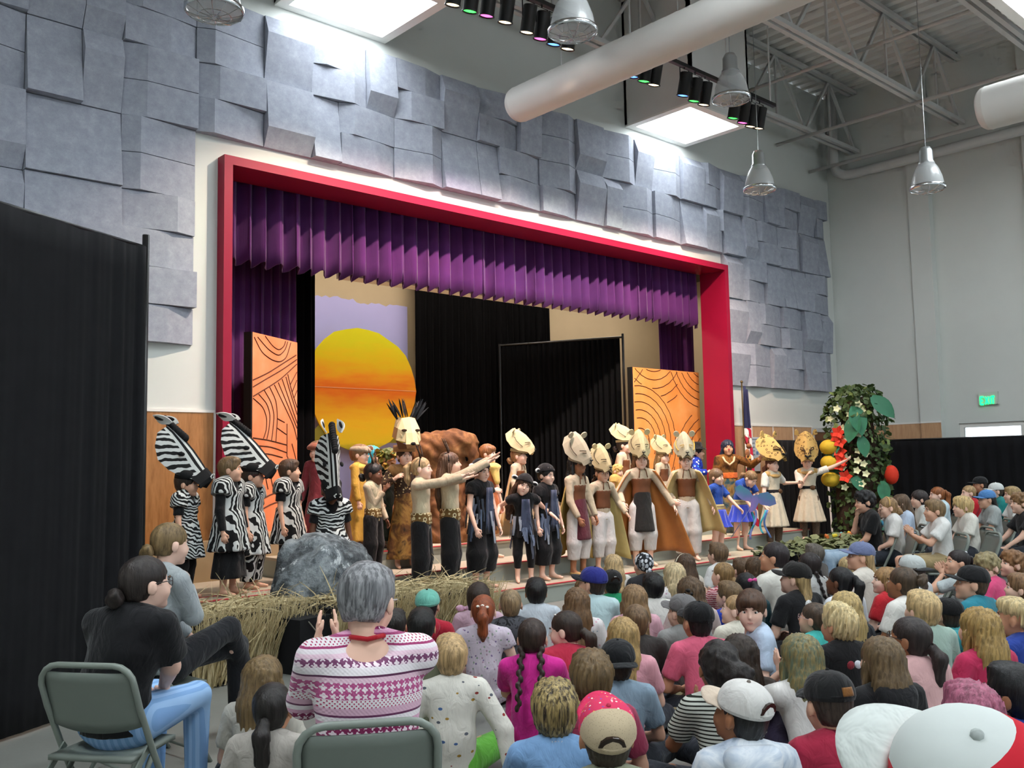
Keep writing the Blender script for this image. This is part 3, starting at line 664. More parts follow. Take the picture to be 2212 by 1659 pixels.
hay((3.28, 6.98, 0), .95, .45, .52, .22, 1500, 'dry grass strip at the left, behind the grey sweater woman', 1)
hay((4.22, 6.95, 0), .62, .5, .5, .3, 1100, 'dry grass strip in front of the painted rock', 2)
hay((5.18, 6.98, 0), 1.05, .75, .5, -.15, 1800, 'dry grass strip at the right end, in front of the arm-raising dancers', 3)
b = MB(); b.box(-.18, .18, -.16, .16, 0, .42); bk = thing('black_box', 'black cloth covered box between two dry grass strips', 'box', (3.80, 6.72, 0), .25); b.build('box', M_BLACK, bk)
b = MB(); b.tube([(-.1, -.17, .4), (-.02, -.19, .3), (.06, -.18, .25), (.02, -.19, .12)], .005, 5); b.build('twine', plain('twine', '#8d8a7c', .9), bk)
# ------------------------------------------------------------------ leaves
def leaf_mesh(name, L, W, mat, cup=.25, lobes=0):
    V = []; F = []; n = 6
    for i in range(n + 1):
        t_ = i / n; w = W * math.sin(PI * min(1, t_ * .92 + .06)) ** .8 * (1 + (.3 * math.sin(t_ * PI * 3) if lobes else 0))
        z = -cup * L * t_ * t_
        V += [(-w / 2, L * t_, z + cup * W * .3), (0, L * t_, z), (w / 2, L * t_, z + cup * W * .3)]
    for i in range(n):
        a = 3 * i; F += [(a, a + 1, a + 4, a + 3), (a + 1, a + 2, a + 5, a + 4)]
    return mk_mesh(name, V, F, mat, smooth=True)
def lm(n, a, b_, c): 
    t = NT(n); v = t.coord('Generated'); oi = t.n('ShaderNodeObjectInfo'); f = t.noise(v, 3, 3)
    col = t.mix(oi.outputs['Random'], t.ramp(f, [(.3, a), (.7, b_)]), srgb(c)); return t.done(col, .55, spec=.4)
M_IVY = lm('ivy_green', '#1f351a', '#334f26', '#465a2c'); M_IVY2 = lm('ivy_pale', '#66783f', '#8a9858', '#74854a'); M_BIGLEAF = lm('foam_leaf_green', '#246548', '#347d58', '#2a6c4e')
M_OLIVE = lm('net_olive', '#565c38', '#7a7d4e', '#8f9166')
def rot_to(d, roll=0.0):
    return (Vector(d).to_track_quat('Y', 'Z') @ Matrix.Rotation(roll, 3, 'Y').to_quaternion()).to_euler()
def put(name, me, parent, p, d, roll=0.0, s=1.0):
    o = link(name, me, parent, p); o.rotation_euler = rot_to(d, roll); o.scale = (s, s, s); return o
TR = onz(1865, 1192, 0); tree = thing('prop_tree', 'tall prop jungle tree wrapped in ivy, flowers and foam leaves', 'tree', (TR[0], TR[1], 0))
def trunk():
    n, k = 22, 16; V = []
    for i in range(k + 1):
        z = 2.62 * i / k; rr = .36 + .06 * math.sin(z * 2.1) - .10 * (i / k) ** 3
        V += [((rr + .035 * math.sin(7 * 2 * PI * j / n + z * 2)) * math.cos(2 * PI * j / n), (rr + .03 * math.cos(5 * 2 * PI * j / n)) * math.sin(2 * PI * j / n), z) for j in range(n)]
    F = [(i * n + j, i * n + (j + 1) % n, (i + 1) * n + (j + 1) % n, (i + 1) * n + j) for i in range(k) for j in range(n)] + [tuple(range(k * n, k * n + n))]
    b = MB(); b.add(V, F); return b
trunk().build('trunk', plain('bark_dark', '#3a2a20', .9, .5, 9, bump=.6, bscale=18), tree, True)
rl = random.Random(21); ivy = leaf_mesh('ivy_leaf', .13, .11, M_IVY, lobes=1); ivy2 = leaf_mesh('ivy_leaf', .12, .09, M_IVY2, lobes=1); big = leaf_mesh('foam_leaf', .5, .30, M_BIGLEAF, .3)
tocam = math.atan2(-TR[1], -TR[0])
for i in range(285):
    a = tocam + rl.uniform(-1.9, 1.9); z = 2.78 - abs(rl.gauss(0, .95)) if i % 3 else rl.uniform(2.3, 2.85)
    z = max(.15, z); side = abs((a - tocam)) > .75
    if z < 2.1 and not side and rl.random() < .6: a = tocam + rl.choice((-1, 1)) * rl.uniform(.7, 1.7)
    rr = (.46 if z < 2.4 else .46 * math.sqrt(max(0.02, 1 - ((z - 2.35) / .5) ** 2))) + rl.uniform(-.02, .06)
    p = (rr * math.cos(a), rr * math.sin(a), z)
    put('ivy_leaf', ivy2 if rl.random() < .3 else ivy, tree, p, (.5 * math.cos(a) + rl.gauss(0, .4), .5 * math.sin(a) + rl.gauss(0, .4), rl.gauss(-.5, .5)), rl.uniform(-.9, .9), rl.uniform(.65, 1.05))
vb = MB()
for i in range(1600):
    a = rl.uniform(0, 2 * PI); z = rl.uniform(.05, 2.8); rr = (.42 if z < 2.4 else .43 * math.sqrt(max(.02, 1 - ((z - 2.35) / .5) ** 2))) + rl.uniform(-.02, .04)
    c = np.array([rr * math.cos(a), rr * math.sin(a), z]); d = np.array([rl.gauss(0, 1), rl.gauss(0, 1), rl.gauss(-.4, .7)]); d /= np.linalg.norm(d); s_ = np.cross(d, [math.cos(a), math.sin(a), .2]); s_ /= np.linalg.norm(s_) + 1e-9
    L = rl.uniform(.07, .13); vb.add([c, c + d * L * .5 + s_ * L * .35, c + d * L, c + d * L * .5 - s_ * L * .35], [(0, 1, 2, 3)])
o = vb.build('ivy_fill', M_IVY, tree); o['kind'] = 'stuff'
def camdir(px, z, out=.5):
    """point on the tree side facing the hall; px = offset to the right in metres"""
    n_ = np.array([math.cos(tocam), math.sin(tocam)]); r_ = np.array([-n_[1], n_[0]]); r_ = np.array([math.sin(tocam), -math.cos(tocam)])
    q = n_ * math.sqrt(max(.01, out * out - min(px * px, out * out * .98))) + r_ * px
    return (q[0], q[1], z), (n_[0], n_[1])
SGN = 1
for px, z, s, roll in [(.05, 2.45, 1.0, .3), (-.02, 2.3, .95, -.4), (-.25, 2.6, .95, .9), (.30, 1.95, .85, -.5), (-.05, 1.95, .7, .2), (-.35, 1.2, .7, .1), (.12, 1.3, .6, .6), (.36, 1.55, .6, -.3)]:
    p, n_ = camdir(px, z, .5); put('foam_leaf', big, tree, p, (n_[0] * .4 - n_[1] * roll, n_[1] * .4 + n_[0] * roll, -.8), roll, s)
def flower(mat, r, petals, name, parent, p, n_, cup=.5):
    b = MB()
    for k in range(petals):
        a = 2 * PI * k / petals; c, s_ = math.cos(a), math.sin(a)
        b.add([(0, 0, 0), (r * .65 * math.cos(a - .6), r * .65 * math.sin(a - .6), r * cup * .5), (r * c, r * s_, r * cup), (r * .65 * math.cos(a + .6), r * .65 * math.sin(a + .6), r * cup * .5)], [(0, 1, 2, 3)])
    me = b.mesh(name, mat); o = link(name, me, parent, p); o.rotation_euler = Vector(n_).to_track_quat('Z', 'Y').to_euler(); return o
M_FLR = plain('red_foam', '#d93a24', .7); M_FLW = plain('cream_petal', '#d9dcb4', .7); M_FLY = plain('yellow_foam', '#c9a92e', .7, bump=.2)
for px, z in [(.30, 2.02), (.33, 1.94), (.28, 1.86), (.35, 1.78), (.29, 1.70), (.33, 1.62), (.27, 1.55), (.30, 1.47), (.22, 1.28)]:
    p, n_ = camdir(px, z, .56); flower(M_FLR, .12, 5, 'red_flower', tree, p, (n_[0], n_[1], .2))
p, n_ = camdir(-.5, 1.3, .55)
b = MB(); b.ball((0, 0, 0), (.12, .12, .16), 14, 10); o = b.build('red_pod', M_FLR, tree, True, p)
for z in (1.78, 1.52, 1.24):
    p, n_ = camdir(.46, z, .62); b = MB(); b.ball((0, 0, 0), (.155, .155, .13), 16, 12); o = b.build('yellow_fruit', M_FLY, tree, True, p)
for i in range(26):
    px = rl.uniform(-.12, .12) + (.0 if i % 3 else .3); z = 1.1 + i * .055; p, n_ = camdir(px, z, .5)
    flower(M_FLW, .07, 5, 'white_flower', tree, p, (n_[0], n_[1], .3))
# leafy camouflage net over a low table
NT0 = [onz(u, v, .46) for u, v in ((1672, 1168), (1830, 1150), (1935, 1180), (1760, 1212))]
nc = sum(NT0) / 4; net = thing('leaf_net_table', 'low table under an olive leaf net beside the steps', 'table', (nc[0], nc[1], 0), .15)
b = MB(); b.box(-1.25, 1.15, -.55, .55, 0, .42); b.build('table_box', M_BLACK, net)
ol = leaf_mesh('net_leaf', .12, .10, M_OLIVE, .3, 1)
for i in range(290):
    if i < 170: p = (rl.uniform(-1.3, 1.2), rl.uniform(-.58, .58), .43 + rl.uniform(0, .06)); d = (rl.gauss(0, 1), rl.gauss(-.4, .7), rl.gauss(.1, .3))
    else: p = (rl.uniform(-1.35, 1.2), -.6 - rl.uniform(0, .05), rl.uniform(.16, .45)); d = (rl.gauss(0, .7), -.4, -.8)
    put('net_leaf', ol, net, p, d, rl.uniform(-.6, .6), rl.uniform(.7, 1.3))
vb = MB()
for i in range(1500):
    if i < 900: c = np.array([rl.uniform(-1.3, 1.2), rl.uniform(-.58, .58), .43 + rl.uniform(0, .04)])
    else: c = np.array([rl.uniform(-1.32, 1.2), -.58 - rl.uniform(0, .05), rl.uniform(.12, .44)])
    d = np.array([rl.gauss(0, 1), rl.gauss(-.3, .7), rl.gauss(.0, .4)]); d /= np.linalg.norm(d); s_ = np.cross(d, [rl.gauss(0, .3), rl.gauss(-.4, .3), 1]); s_ /= np.linalg.norm(s_) + 1e-9; L = rl.uniform(.06, .12)
    vb.add([c, c + d * L * .5 + s_ * L * .35, c + d * L + (0, 0, -.015), c + d * L * .5 - s_ * L * .35], [(0, 1, 2, 3)])
o = vb.build('net_fill', M_OLIVE, net); o['kind'] = 'stuff'
PK = onz(1808, 1150, .53)
b = MB(); cols = ['#e07a3c', '#e8cf3f', '#a9d18a', '#d9473f', '#7ec6d8']
for i in range(7):
    x = -.35 + i * .11; b.tube([(x, -.05, .02), (x + .12, .05 * (-1) ** i, .03)], .025, 6, m=i % 5)
tag(b.build('toy_vegetables', [plain('toy_%d' % i, c, .5) for i, c in enumerate(cols)], None, False, (PK[0], PK[1], .47)), 'little pile of bright coloured toys on the leaf net table', 'toys')
# white pole leaning on the black drape
a = ony(1787, 1018, 9.0); c = ony(1798, 1150, 8.7); b = MB(); b.tube([tuple(c), tuple(a)], .018, 8); tag(b.build('white_rod', M_WHITE), 'thin white rod leaning on the low black drape beside the tree', 'rod')
# flag on a pole by the frame
fl = thing('flag', 'striped flag hanging on a pole by the right side of the stage frame', 'flag', (14.03, 9.42, 0))
b = MB(); b.tube([(0, 0, .42), (0, 0, 2.95)], .012, 8); b.ball((0, 0, 2.97), .025); b.build('pole', plain('brass', '#6d5a38', .45, metal=.6), fl)
def flagf(u, v):
    s = math.sin(u * 12 + v * 3); return (.02 + .22 * u * (1.25 - .7 * v) + .03 * (1 - v), -.02 + .035 * s, .75 + 2.15 * v - .5 * u * (1 - v) - .1 * u)
t = NT('flag_cloth'); v = t.coord(); x, y, z = t.xyz(v)
st = t.math('FRACT', t.math('MULTIPLY', t.math('ADD', z, t.math('MULTIPLY', x, 1.6)), 3.6)); c = t.ramp(st, [(0, '#b5213f'), (.5, '#e6e1dc')], 'CONSTANT')
c = t.mix(t.math('GREATER_THAN', z, 2.15), c, srgb('#232748')); b = MB(); b.sheet(flagf, 16, 14, .004); b.build('cloth', t.done(c, .8), fl, True)
# poster on the wood panel
po = thing('poster', 'printed notice sheet pinned to the wood panels behind the staff bearer', 'poster', tuple(ony(1629, 1018, 9.66)))
b = MB(); b.box(-.21, .21, 0, .012, 0, .62); b.build('sheet', plain('poster_blue', '#c3cbd2', .7, .04), po)
b = MB()
for i in range(7): b.box(-.17, .05, -.003, 0, .08 + i * .07, .1 + i * .07)
b.box(-.17, .17, -.003, 0, .57, .59); b.build('printed_lines', plain('print_grey', '#7d8790', .8), po)
b = MB()
for i, zz in enumerate((.46, .30, .16)): b.box(.09, .16, -.003, 0, zz, zz + .06, i)
b.build('printed_pictures', [plain('pp1', '#c9a34a', .8), plain('pp2', '#5d7fae', .8), plain('pp3', '#c46f5d', .8)], po)
# ------------------------------------------------------------------ folding chairs
M_CH = plain('chair_green_grey', '#7d857d', .42, .05, 6, spec=.5); M_CHP = plain('chair_panel', '#717972', .45, .06, 5, spec=.5)
def chair_meshes():
    out = []
    def U(pts_l):   # mirrored inverted-U tube with rounded top
        return pts_l
    r = .014; w = .225
    # front legs run up to the back rest (one bent tube)
    side = [(w, .22, 0), (w, -.02, .44), (w, -.13, .66), (w, -.17, .76)]
    arc = [(w - .09 * (1 - math.cos(a)), -.17 - .015 * math.sin(a), .76 + .085 * math.sin(a)) for a in (.4, .8, 1.2, PI / 2)]
    path = side + arc + [(-x, y, z) for x, y, z in reversed(arc)] + [(-x, y, z) for x, y, z in reversed(side)]
    b = MB(); b.tube(path, r, 8); out.append(('frame', b.mesh('frame', M_CH, True)))
    b = MB(); b.tube([(w - .035, -.28, 0), (w - .035, .02, .42)], .012, 8); out.append(('rear_leg', b.mesh('rear_leg', M_CH, True)))
    b = MB(); b.tube([(-w + .035, -.28, 0), (-w + .035, .02, .42)], .012, 8); out.append(('rear_leg', b.mesh('rear_leg', M_CH, True)))
    b = MB(); b.tube([(-w, .185, .06), (w, .185, .06)], .009, 6); b.tube([(-w + .035, -.245, .05), (w - .035, -.245, .05)], .009, 6); out.append(('crossbar', b.mesh('crossbar', M_CH, True)))
    def back(u, v):
        x = (u - .5) * 2 * (w - .005) * (1 - .12 * max(0, v - .75)); z = .575 + .24 * v - .035 * (1 - (2 * u - 1) ** 2) * (1 - v); y = -.088 - .36 * (z - .575) - .025 * (1 - (2 * u - 1) ** 2)
        return (x, y, z)
    b = MB(); b.sheet(back, 12, 6, .008); out.append(('backrest', b.mesh('backrest', M_CHP, True)))
    b = MB()
    def seat(u, v):
        x = (u - .5) * 2 * .2 * (1 - .1 * v); y = -.15 + .37 * v; return (x, y, .445 - .012 * math.sin(PI * u) * math.sin(PI * v) - .015 * max(0, v - .85))
    b.sheet(seat, 8, 8, .022); out.append(('seat', b.mesh('seat', M_CHP, True)))
    b = MB()
    for s in (-1, 1):
        b = MB(); b.beam((s * (w - .018), -.03, .47), (s * (w - .018), -.14, .38), .008, .03); out.append(('hinge_bracket', b.mesh('hinge_bracket', M_CH)))
    return out
CHM = chair_meshes()
def chair(x, y, face, label, s=1.0):
    t = thing('folding_chair', label, 'chair', (x, y, 0), math.radians(face - 90), 'grey metal folding chairs', s * .95)
    for nm, me in CHM: link(nm, me, t)
    return t
# ================================================================== figure engine: signed-distance bodies meshed with surface nets
V3 = lambda *a: np.array(a, np.float32)
def cap(a, b, ra, rb=None, flat=None, k=.02, c0=False, c1=False, op='+'):
    return dict(t='cap', a=np.array(a, np.float32), b=np.array(b, np.float32), ra=ra, rb=ra if rb is None else rb, flat=flat, k=k, c0=c0, c1=c1, op=op)
def ell(c, r, k=.02, op='+', rot=None):
    return dict(t='ell', c=np.array(c, np.float32), r=np.array(r, np.float32), k=k, op=op, rot=rot)
def skirt(c0, r0, c1, r1, fy=.75, n=9, amp=.02, k=.015, ph=0.0, op='+', pw=1.0):
    return dict(t='skirt', a=np.array(c0, np.float32), b=np.array(c1, np.float32), ra=r0, rb=r1, fy=fy, n=n, amp=amp, k=k, ph=ph, op=op, pw=pw)
def plane(p, n): return dict(t='plane', a=np.array(p, np.float32), n=np.array(n, np.float32), op='^', k=0)
def p_bounds(p):
    if p['t'] == 'ell': r = float(p['r'].max()); return p['c'] - r, p['c'] + r
    m = max(p['ra'], p['rb']) + (p.get('amp', 0)); return np.minimum(p['a'], p['b']) - m, np.maximum(p['a'], p['b']) + m
def p_dist(p, X):
    if p['t'] == 'ell':
        q = X - p['c']
        if p['rot'] is not None: q = q @ p['rot']
        q = q / p['r']; l = np.sqrt((q * q).sum(-1)); return (l - 1) * float(p['r'].min() * .5 + p['r'].mean() * .5)
    a, b = p['a'], p['b']
    if p['t'] == 'skirt':
        t = np.clip((X[..., 2] - a[2]) / (b[2] - a[2]), 0, 1); cx = a[0] + (b[0] - a[0]) * t; cy = a[1] + (b[1] - a[1]) * t
        x = X[..., 0] - cx; y = (X[..., 1] - cy) / p['fy']; r = p['ra'] + (p['rb'] - p['ra']) * t ** p['pw']
        r = r + p['amp'] * (1 - t) * np.sin(p['n'] * np.arctan2(y, x) + p['ph'])
        d = (np.sqrt(x * x + y * y) - r) * .85
        return np.maximum(d, np.maximum(a[2] - X[..., 2], X[..., 2] - b[2]))
    pa = X - a; ba = b - a
    if p['flat'] is not None:
        n, f = np.array(p['flat'][0], np.float32), p['flat'][1]
        pa = pa + n * ((pa @ n) * (1 / f - 1))[..., None]; ba = ba + n * (ba @ n) * (1 / f - 1)
    bb = float(ba @ ba) + 1e-9; h = np.clip((pa @ ba) / bb, 0, 1); q = pa - h[..., None] * ba
    d = np.sqrt((q * q).sum(-1)) - (p['ra'] + (p['rb'] - p['ra']) * h)
    if p['flat'] is not None: d = d * .85
    if p['c0'] or p['c1']:
        u = (b - a) / (np.linalg.norm(b - a) + 1e-9)
        if p['c1']: d = np.maximum(d, (X - b) @ u)
        if p['c0']: d = np.maximum(d, (a - X) @ u)
    return d
def sdf_mesh(prims, vox, disp=None):
    lo = np.full(3, 1e9); hi = -lo
    for p in prims:
        if p['op'] == '+': l, h = p_bounds(p); lo = np.minimum(lo, l); hi = np.maximum(hi, h)
    lo = lo - 3 * vox; n = np.ceil((hi + 3 * vox - lo) / vox).astype(int) + 1
    D = np.full(n, .3, np.float32); ax = [lo[i] + vox * np.arange(n[i]) for i in range(3)]
    for p in prims:
        if p['op'] == '^':
            X = np.stack(np.meshgrid(*ax, indexing='ij'), -1); D = np.maximum(D, (X - p['a']) @ p['n']).astype(np.float32); continue
        l, h = p_bounds(p); m = p['k'] + 2.5 * vox
        i0 = np.maximum(0, np.floor((l - m - lo) / vox).astype(int)); i1 = np.minimum(n, np.ceil((h + m - lo) / vox).astype(int) + 1)
        if (i1 <= i0).any(): continue
        X = np.stack(np.meshgrid(*[ax[i][i0[i]:i1[i]] for i in range(3)], indexing='ij'), -1).astype(np.float32)
        d = p_dist(p, X); sl = tuple(slice(i0[i], i1[i]) for i in range(3)); E = D[sl]; k = max(p['k'], 1e-5)
        if p['op'] == '+':
            hh = np.maximum(k - np.abs(E - d), 0) / k; D[sl] = np.minimum(E, d) - hh * hh * k * .25
        else:
            hh = np.maximum(k - np.abs(E + d), 0) / k; D[sl] = np.maximum(E, -d) + hh * hh * k * .25
    if disp is not None:
        X = np.stack(np.meshgrid(*ax, indexing='ij'), -1); D = D + disp(X).astype(np.float32)
    D[0] = D[-1] = .1; D[:, 0] = D[:, -1] = .1; D[:, :, 0] = D[:, :, -1] = .1
    S = D < 0; nx, ny, nz = n
    cnt = np.zeros((nx - 1, ny - 1, nz - 1), np.int8)
    for i in (0, 1):
        for j in (0, 1):
            for k in (0, 1): cnt += S[i:nx - 1 + i, j:ny - 1 + j, k:nz - 1 + k]
    act = (cnt > 0) & (cnt < 8); ci = np.argwhere(act); idx = np.full(act.shape, -1, np.int32); idx[act] = np.arange(len(ci))
    acc = np.zeros((len(ci), 3), np.float32); num = np.zeros(len(ci), np.float32)
    co = [(i, j, k) for i in (0, 1) for j in (0, 1) for k in (0, 1)]
    val = {c: D[ci[:, 0] + c[0], ci[:, 1] + c[1], ci[:, 2] + c[2]] for c in co}
    for c in co:
        for axn in range(3):
            if c[axn]: continue
            e = list(c); e[axn] = 1; e = tuple(e); d0, d1 = val[c], val[e]; x = (d0 < 0) != (d1 < 0)
            t = np.where(x, d0 / np.where(x, d0 - d1, 1), 0); pt = np.tile(np.array(c, np.float32), (len(ci), 1)); pt[:, axn] += t
            acc[x] += pt[x]; num += x
    V = (ci + acc / num[:, None]) * vox + lo
    Q = []
    for axn in range(3):
        o1, o2 = [(1, 2), (2, 0), (0, 1)][axn]
        s0 = [slice(0, None)] * 3; s1 = [slice(0, None)] * 3; s0[axn] = slice(0, -1); s1[axn] = slice(1, None)
        A = S[tuple(s0)]; B = S[tuple(s1)]; ch = np.argwhere(A != B); ch = ch[(ch[:, o1] > 0) & (ch[:, o2] > 0)]
        ch = ch[(ch[:, o1] < n[o1] - 1) & (ch[:, o2] < n[o2] - 1)]
        def cell(d1, d2):
            q = ch.copy(); q[:, o1] += d1; q[:, o2] += d2; return idx[q[:, 0], q[:, 1], q[:, 2]]
        q = np.stack([cell(-1, -1), cell(0, -1), cell(0, 0), cell(-1, 0)], 1); fl = ~A[ch[:, 0], ch[:, 1], ch[:, 2]]
        q[fl] = q[fl][:, ::-1]; Q.append(q)
    Q = np.concatenate(Q); Q = Q[(Q >= 0).all(1)]
    return V.astype(np.float32), Q
def rotm(yaw=0, pitch=0, roll=0):
    """yaw left +, pitch down +, roll to the right shoulder + (degrees), figure faces +Y"""
    y, p, r = map(math.radians, (yaw, pitch, roll))
    return np.array(Matrix.Rotation(y, 3, 'Z') @ Matrix.Rotation(-p, 3, 'X') @ Matrix.Rotation(r, 3, 'Y'), np.float32)
# ------------------------------------------------------------------ head and hand templates
def head_template(vox):
    P = [ell((0, -.012, .03), (.072, .088, .078)), ell((0, .022, -.018), (.061, .064, .078), .03), ell((0, .035, -.062), (.046, .046, .04), .03)]
    for s in (-1, 1): P += [ell((s * .034, .058, -.03), (.026, .026, .026), .025), ell((s * .077, -.006, -.010), (.010, .021, .030), .008), ell((s * .03, .093, .008), (.019, .013, .012), .012, '-')]
    P += [cap((0, .084, .008), (0, .099, -.022), .006, .0105, k=.012), ell((0, .080, -.052), (.020, .0135, .009), .008), ell((0, .07, -.088), (.021, .019, .016), .018), cap((0, -.018, -.05), (0, -.024, -.15), .043, .046, k=.025)]
    V, Q = sdf_mesh(P, vox); c = V[Q].mean(1); mi = np.zeros(len(Q), np.int32)
    lip = (np.abs(c[:, 0]) < .017) & (np.abs(c[:, 2] + .052) < .0062) & (c[:, 1] > .080); mi[lip] = 1
    b = MB()
    for s in (-1, 1): b.ball((s * .030, .0700, .006), (.0135, .0118, .0090), 10, 6, 2); b.ball((s * .030, .0768, .006), (.0066, .0062, .0064), 8, 6, 3)
    for s in (-1, 1): b.tube([(s * .014, .088, .0225), (s * .03, .0885, .027), (s * .046, .077, .022)], [.0028, .0036, .002], 6, 4)
    tri = [(f if len(f) == 4 else f + (f[-1],)) for f in b.F]
    F = [tuple(q) for q in Q]; o = len(V); bf = []; bm = []
    for f, m in zip(b.F, b.M):
        if len(f) <= 4: bf.append(tuple(i + o for i in f)); bm.append(m)
    return np.concatenate([V, np.array(b.V, np.float32)]), F + bf, np.concatenate([mi, np.array(bm, np.int32)])
HEAD = {'lo': head_template(.0125), 'hi': head_template(.0080)}
def hand_template(kind):
    curl = {'flat': .12, 'relaxed': .6, 'grip': 1.25}[kind]; P = [cap((0, .018, 0), (0, .072, 0), .027, .031, flat=((0, 0, 1), .42), k=.008), cap((0, -.02, 0), (0, .02, 0), .019, .021, k=.02)]
    for x, L, y0 in ((-.029, .046, .078), (-.010, .060, .085), (.010, .064, .086), (.029, .056, .082)):
        a = np.array([x, y0 - .012, 0]); d1 = np.array([x * .9, math.cos(curl * .6), -math.sin(curl * .6)]); d1[0] *= 2.0; d1 /= np.linalg.norm(d1); m = a + d1 * L * .55
        d2 = np.array([d1[0] * .3, math.cos(curl * 1.5), -math.sin(curl * 1.5)]); d2 /= np.linalg.norm(d2)
        P += [cap(a, m, .0098, .009, k=.004), cap(m, m + d2 * L * .55, .009, .0074, k=.004)]
    P += [cap((.022, .022, -.002), (.048, .05, -.012 * (1 + curl)), .0125, .0105, k=.008), cap((.048, .05, -.012 * (1 + curl)), (.054 - .02 * curl, .078, -.018 * (1 + curl)), .0102, .0085, k=.004)]
    return sdf_mesh(P, .0085)
HAND = {k: hand_template(k) for k in ('flat', 'relaxed', 'grip')}
# ------------------------------------------------------------------ hair templates
def _groove(n, amp, crown=(0, -.035), tw=.0):
    def f(X):
        phi = np.arctan2(X[..., 0] - crown[0], X[..., 1] - crown[1]); r = np.sqrt(X[..., 0] ** 2 + (X[..., 1] - crown[1]) ** 2)
        w = np.clip(r / .03, 0, 1); z = X[..., 2]
        return -amp * w * (np.sin(n * phi + 14 * z * tw + 3 * np.sin(9 * z)) + .6 * np.sin(1.73 * n * phi + 1.3 + 20 * z * tw)) * .5
    return f
def _bump(amp, s):
    def f(X): return -amp * noise3(X, s, 2)
    return f
def shell(th, low=-.05, front=.0, tight=False):
    P = [ell((0, -.013, .032), (.072 + th, .089 + th, .078 + th)), ell((0, -.036, -.012), (.060 + th * .8, .058 + th * .8, .075), .02)]
    return P
def facecut(z=-.035, w=.076, h=.098, y=.108): return ell((0, y, z), (w, .062, h), .008, '-')
def hair_template(style):
    L = 'long' in style; vox = .0085; dsp = _groove(26, .0045)
    earc = [ell((s * .09, .002, -.032), (.032, .028, .045), .006, '-') for s in (-1, 1)]
    nape = plane((0, 0, -.062), (0, 0, -1)); fc = facecut()
    if style == 'capped': P = [ell((0, -.013, .030), (.077, .093, .074)), ell((0, -.036, -.012), (.063, .062, .075), .02), fc] + earc + [nape]
    elif style == 'cappedlong': P = [ell((0, -.013, .030), (.077, .093, .074)), cap((0, -.06, .0), (0, -.10, -.14), .075, .07, flat=((0, 1, 0), .5), k=.03), cap((0, -.10, -.14), (0, -.15, -.36), .07, .04, flat=((0, 1, 0), .4), k=.03), facecut(-.05, .068, .10)]
    elif style == 'short': P = shell(.013) + [ell((0, .035, .085), (.062, .05, .03), .02), fc] + earc + [nape]
    elif style == 'fringe': P = shell(.014) + [ell((0, .05, .062), (.066, .042, .034), .02), facecut(-.05, .074, .092)] + earc + [nape]
    elif style == 'buzz': P = shell(.005) + [facecut(-.03, .08, .098)] + earc + [nape]; dsp = _bump(.0012, 90)
    elif style == 'shaggy': P = shell(.019) + [ell((0, .03, .088), (.068, .06, .034), .02), facecut(-.05, .074, .09), plane((0, 0, -.085), (0, 0, -1))]; dsp = _groove(17, .010)
    elif style == 'spiky': P = shell(.014) + [ell((0, .01, .10), (.062, .07, .035), .02), fc] + earc + [nape]; dsp = _groove(15, .016, tw=1)
    elif style == 'curly': P = shell(.018) + [ell((0, .03, .09), (.068, .058, .034), .02), facecut(-.045, .074, .092)] + earc + [nape]; dsp = _bump(.011, 62)
    elif style == 'undercut': P = [ell((0, -.005, .062), (.086, .10, .062)), ell((0, .02, .09), (.07, .07, .036), .02), facecut(-.045, .08, .098), ell((0, -.06, .0), (.07, .06, .05), .03)] + earc; dsp = _groove(17, .011)
    elif style == 'bob': P = shell(.014) + [cap((0, -.045, .0), (0, -.05, -.10), .078, .080, flat=((0, 1, 0), .62), k=.03, c1=True), facecut(-.05, .068, .10)]
    elif style in ('long', 'longwavy', 'longthin', 'longextra'):
        w = .068 if style == 'longthin' else .082; l = {'long': .27, 'longwavy': .25, 'longthin': .24, 'longextra': .36}[style]
        P = shell(.013) + [cap((0, -.05, .03), (0, -.095, -.10), .082, w + .01, flat=((0, 1, 0), .60), k=.03), cap((0, -.095, -.10), (0, -.145, -.12 - l * .6), w + .01, w, flat=((0, 1, 0), .45), k=.03), cap((0, -.145, -.12 - l * .6), (0, -.155, -.12 - l), w, w * .62, flat=((0, 1, 0), .40), k=.03), facecut(-.05, .068, .10)]
        for s in (-1, 1): P.append(cap((s * .075, .0, -.02), (s * .085, -.03, -.17), .022, .02, k=.02))
        dsp = _groove(24, .007 if style != 'longwavy' else .011, tw=.0 if style != 'longwavy' else 1.0)
    elif style in ('pony', 'ponylow', 'ponylong'):
        z = .045 if style != 'ponylow' else -.02; l = .30 if style == 'ponylong' else .2
        P = shell(.007) + [fc] + earc + [nape, ]
        P2 = [ell((0, -.108, z), (.022, .022, .022)), cap((0, -.115, z), (0, -.15, z - .04), .024, .033, k=.02), cap((0, -.15, z - .04), (0, -.145, z - l * .7), .034, .03, k=.02), cap((0, -.145, z - l * .7), (0, -.135, z - l), .03, .012, k=.02)]
        V, Q = sdf_mesh(P, vox, _groove(30, .003)); V2, Q2 = sdf_mesh(P2, vox, _groove(9, .006, (0, -.145))); return np.concatenate([V, V2]), np.concatenate([Q, Q2 + len(V)])
    elif style == 'braids':
        P = shell(.008) + [fc] + earc + [nape]; P2 = []
        for s in (-1, 1):
            for i in range(11):
                t = i / 10; P2.append(ell((s * (.052 + .012 * t + .007 * (-1) ** i), -.088 - .108 * min(1, t * 1.35), -.045 - .29 * t), (.018 - .005 * t, .018 - .005 * t, .021), .006))
        V, Q = sdf_mesh(P, vox, _groove(28, .003)); V2, Q2 = sdf_mesh(P2, .0075); return np.concatenate([V, V2]), np.concatenate([Q, Q2 + len(V)])
    elif style in ('bun', 'bunlow'):
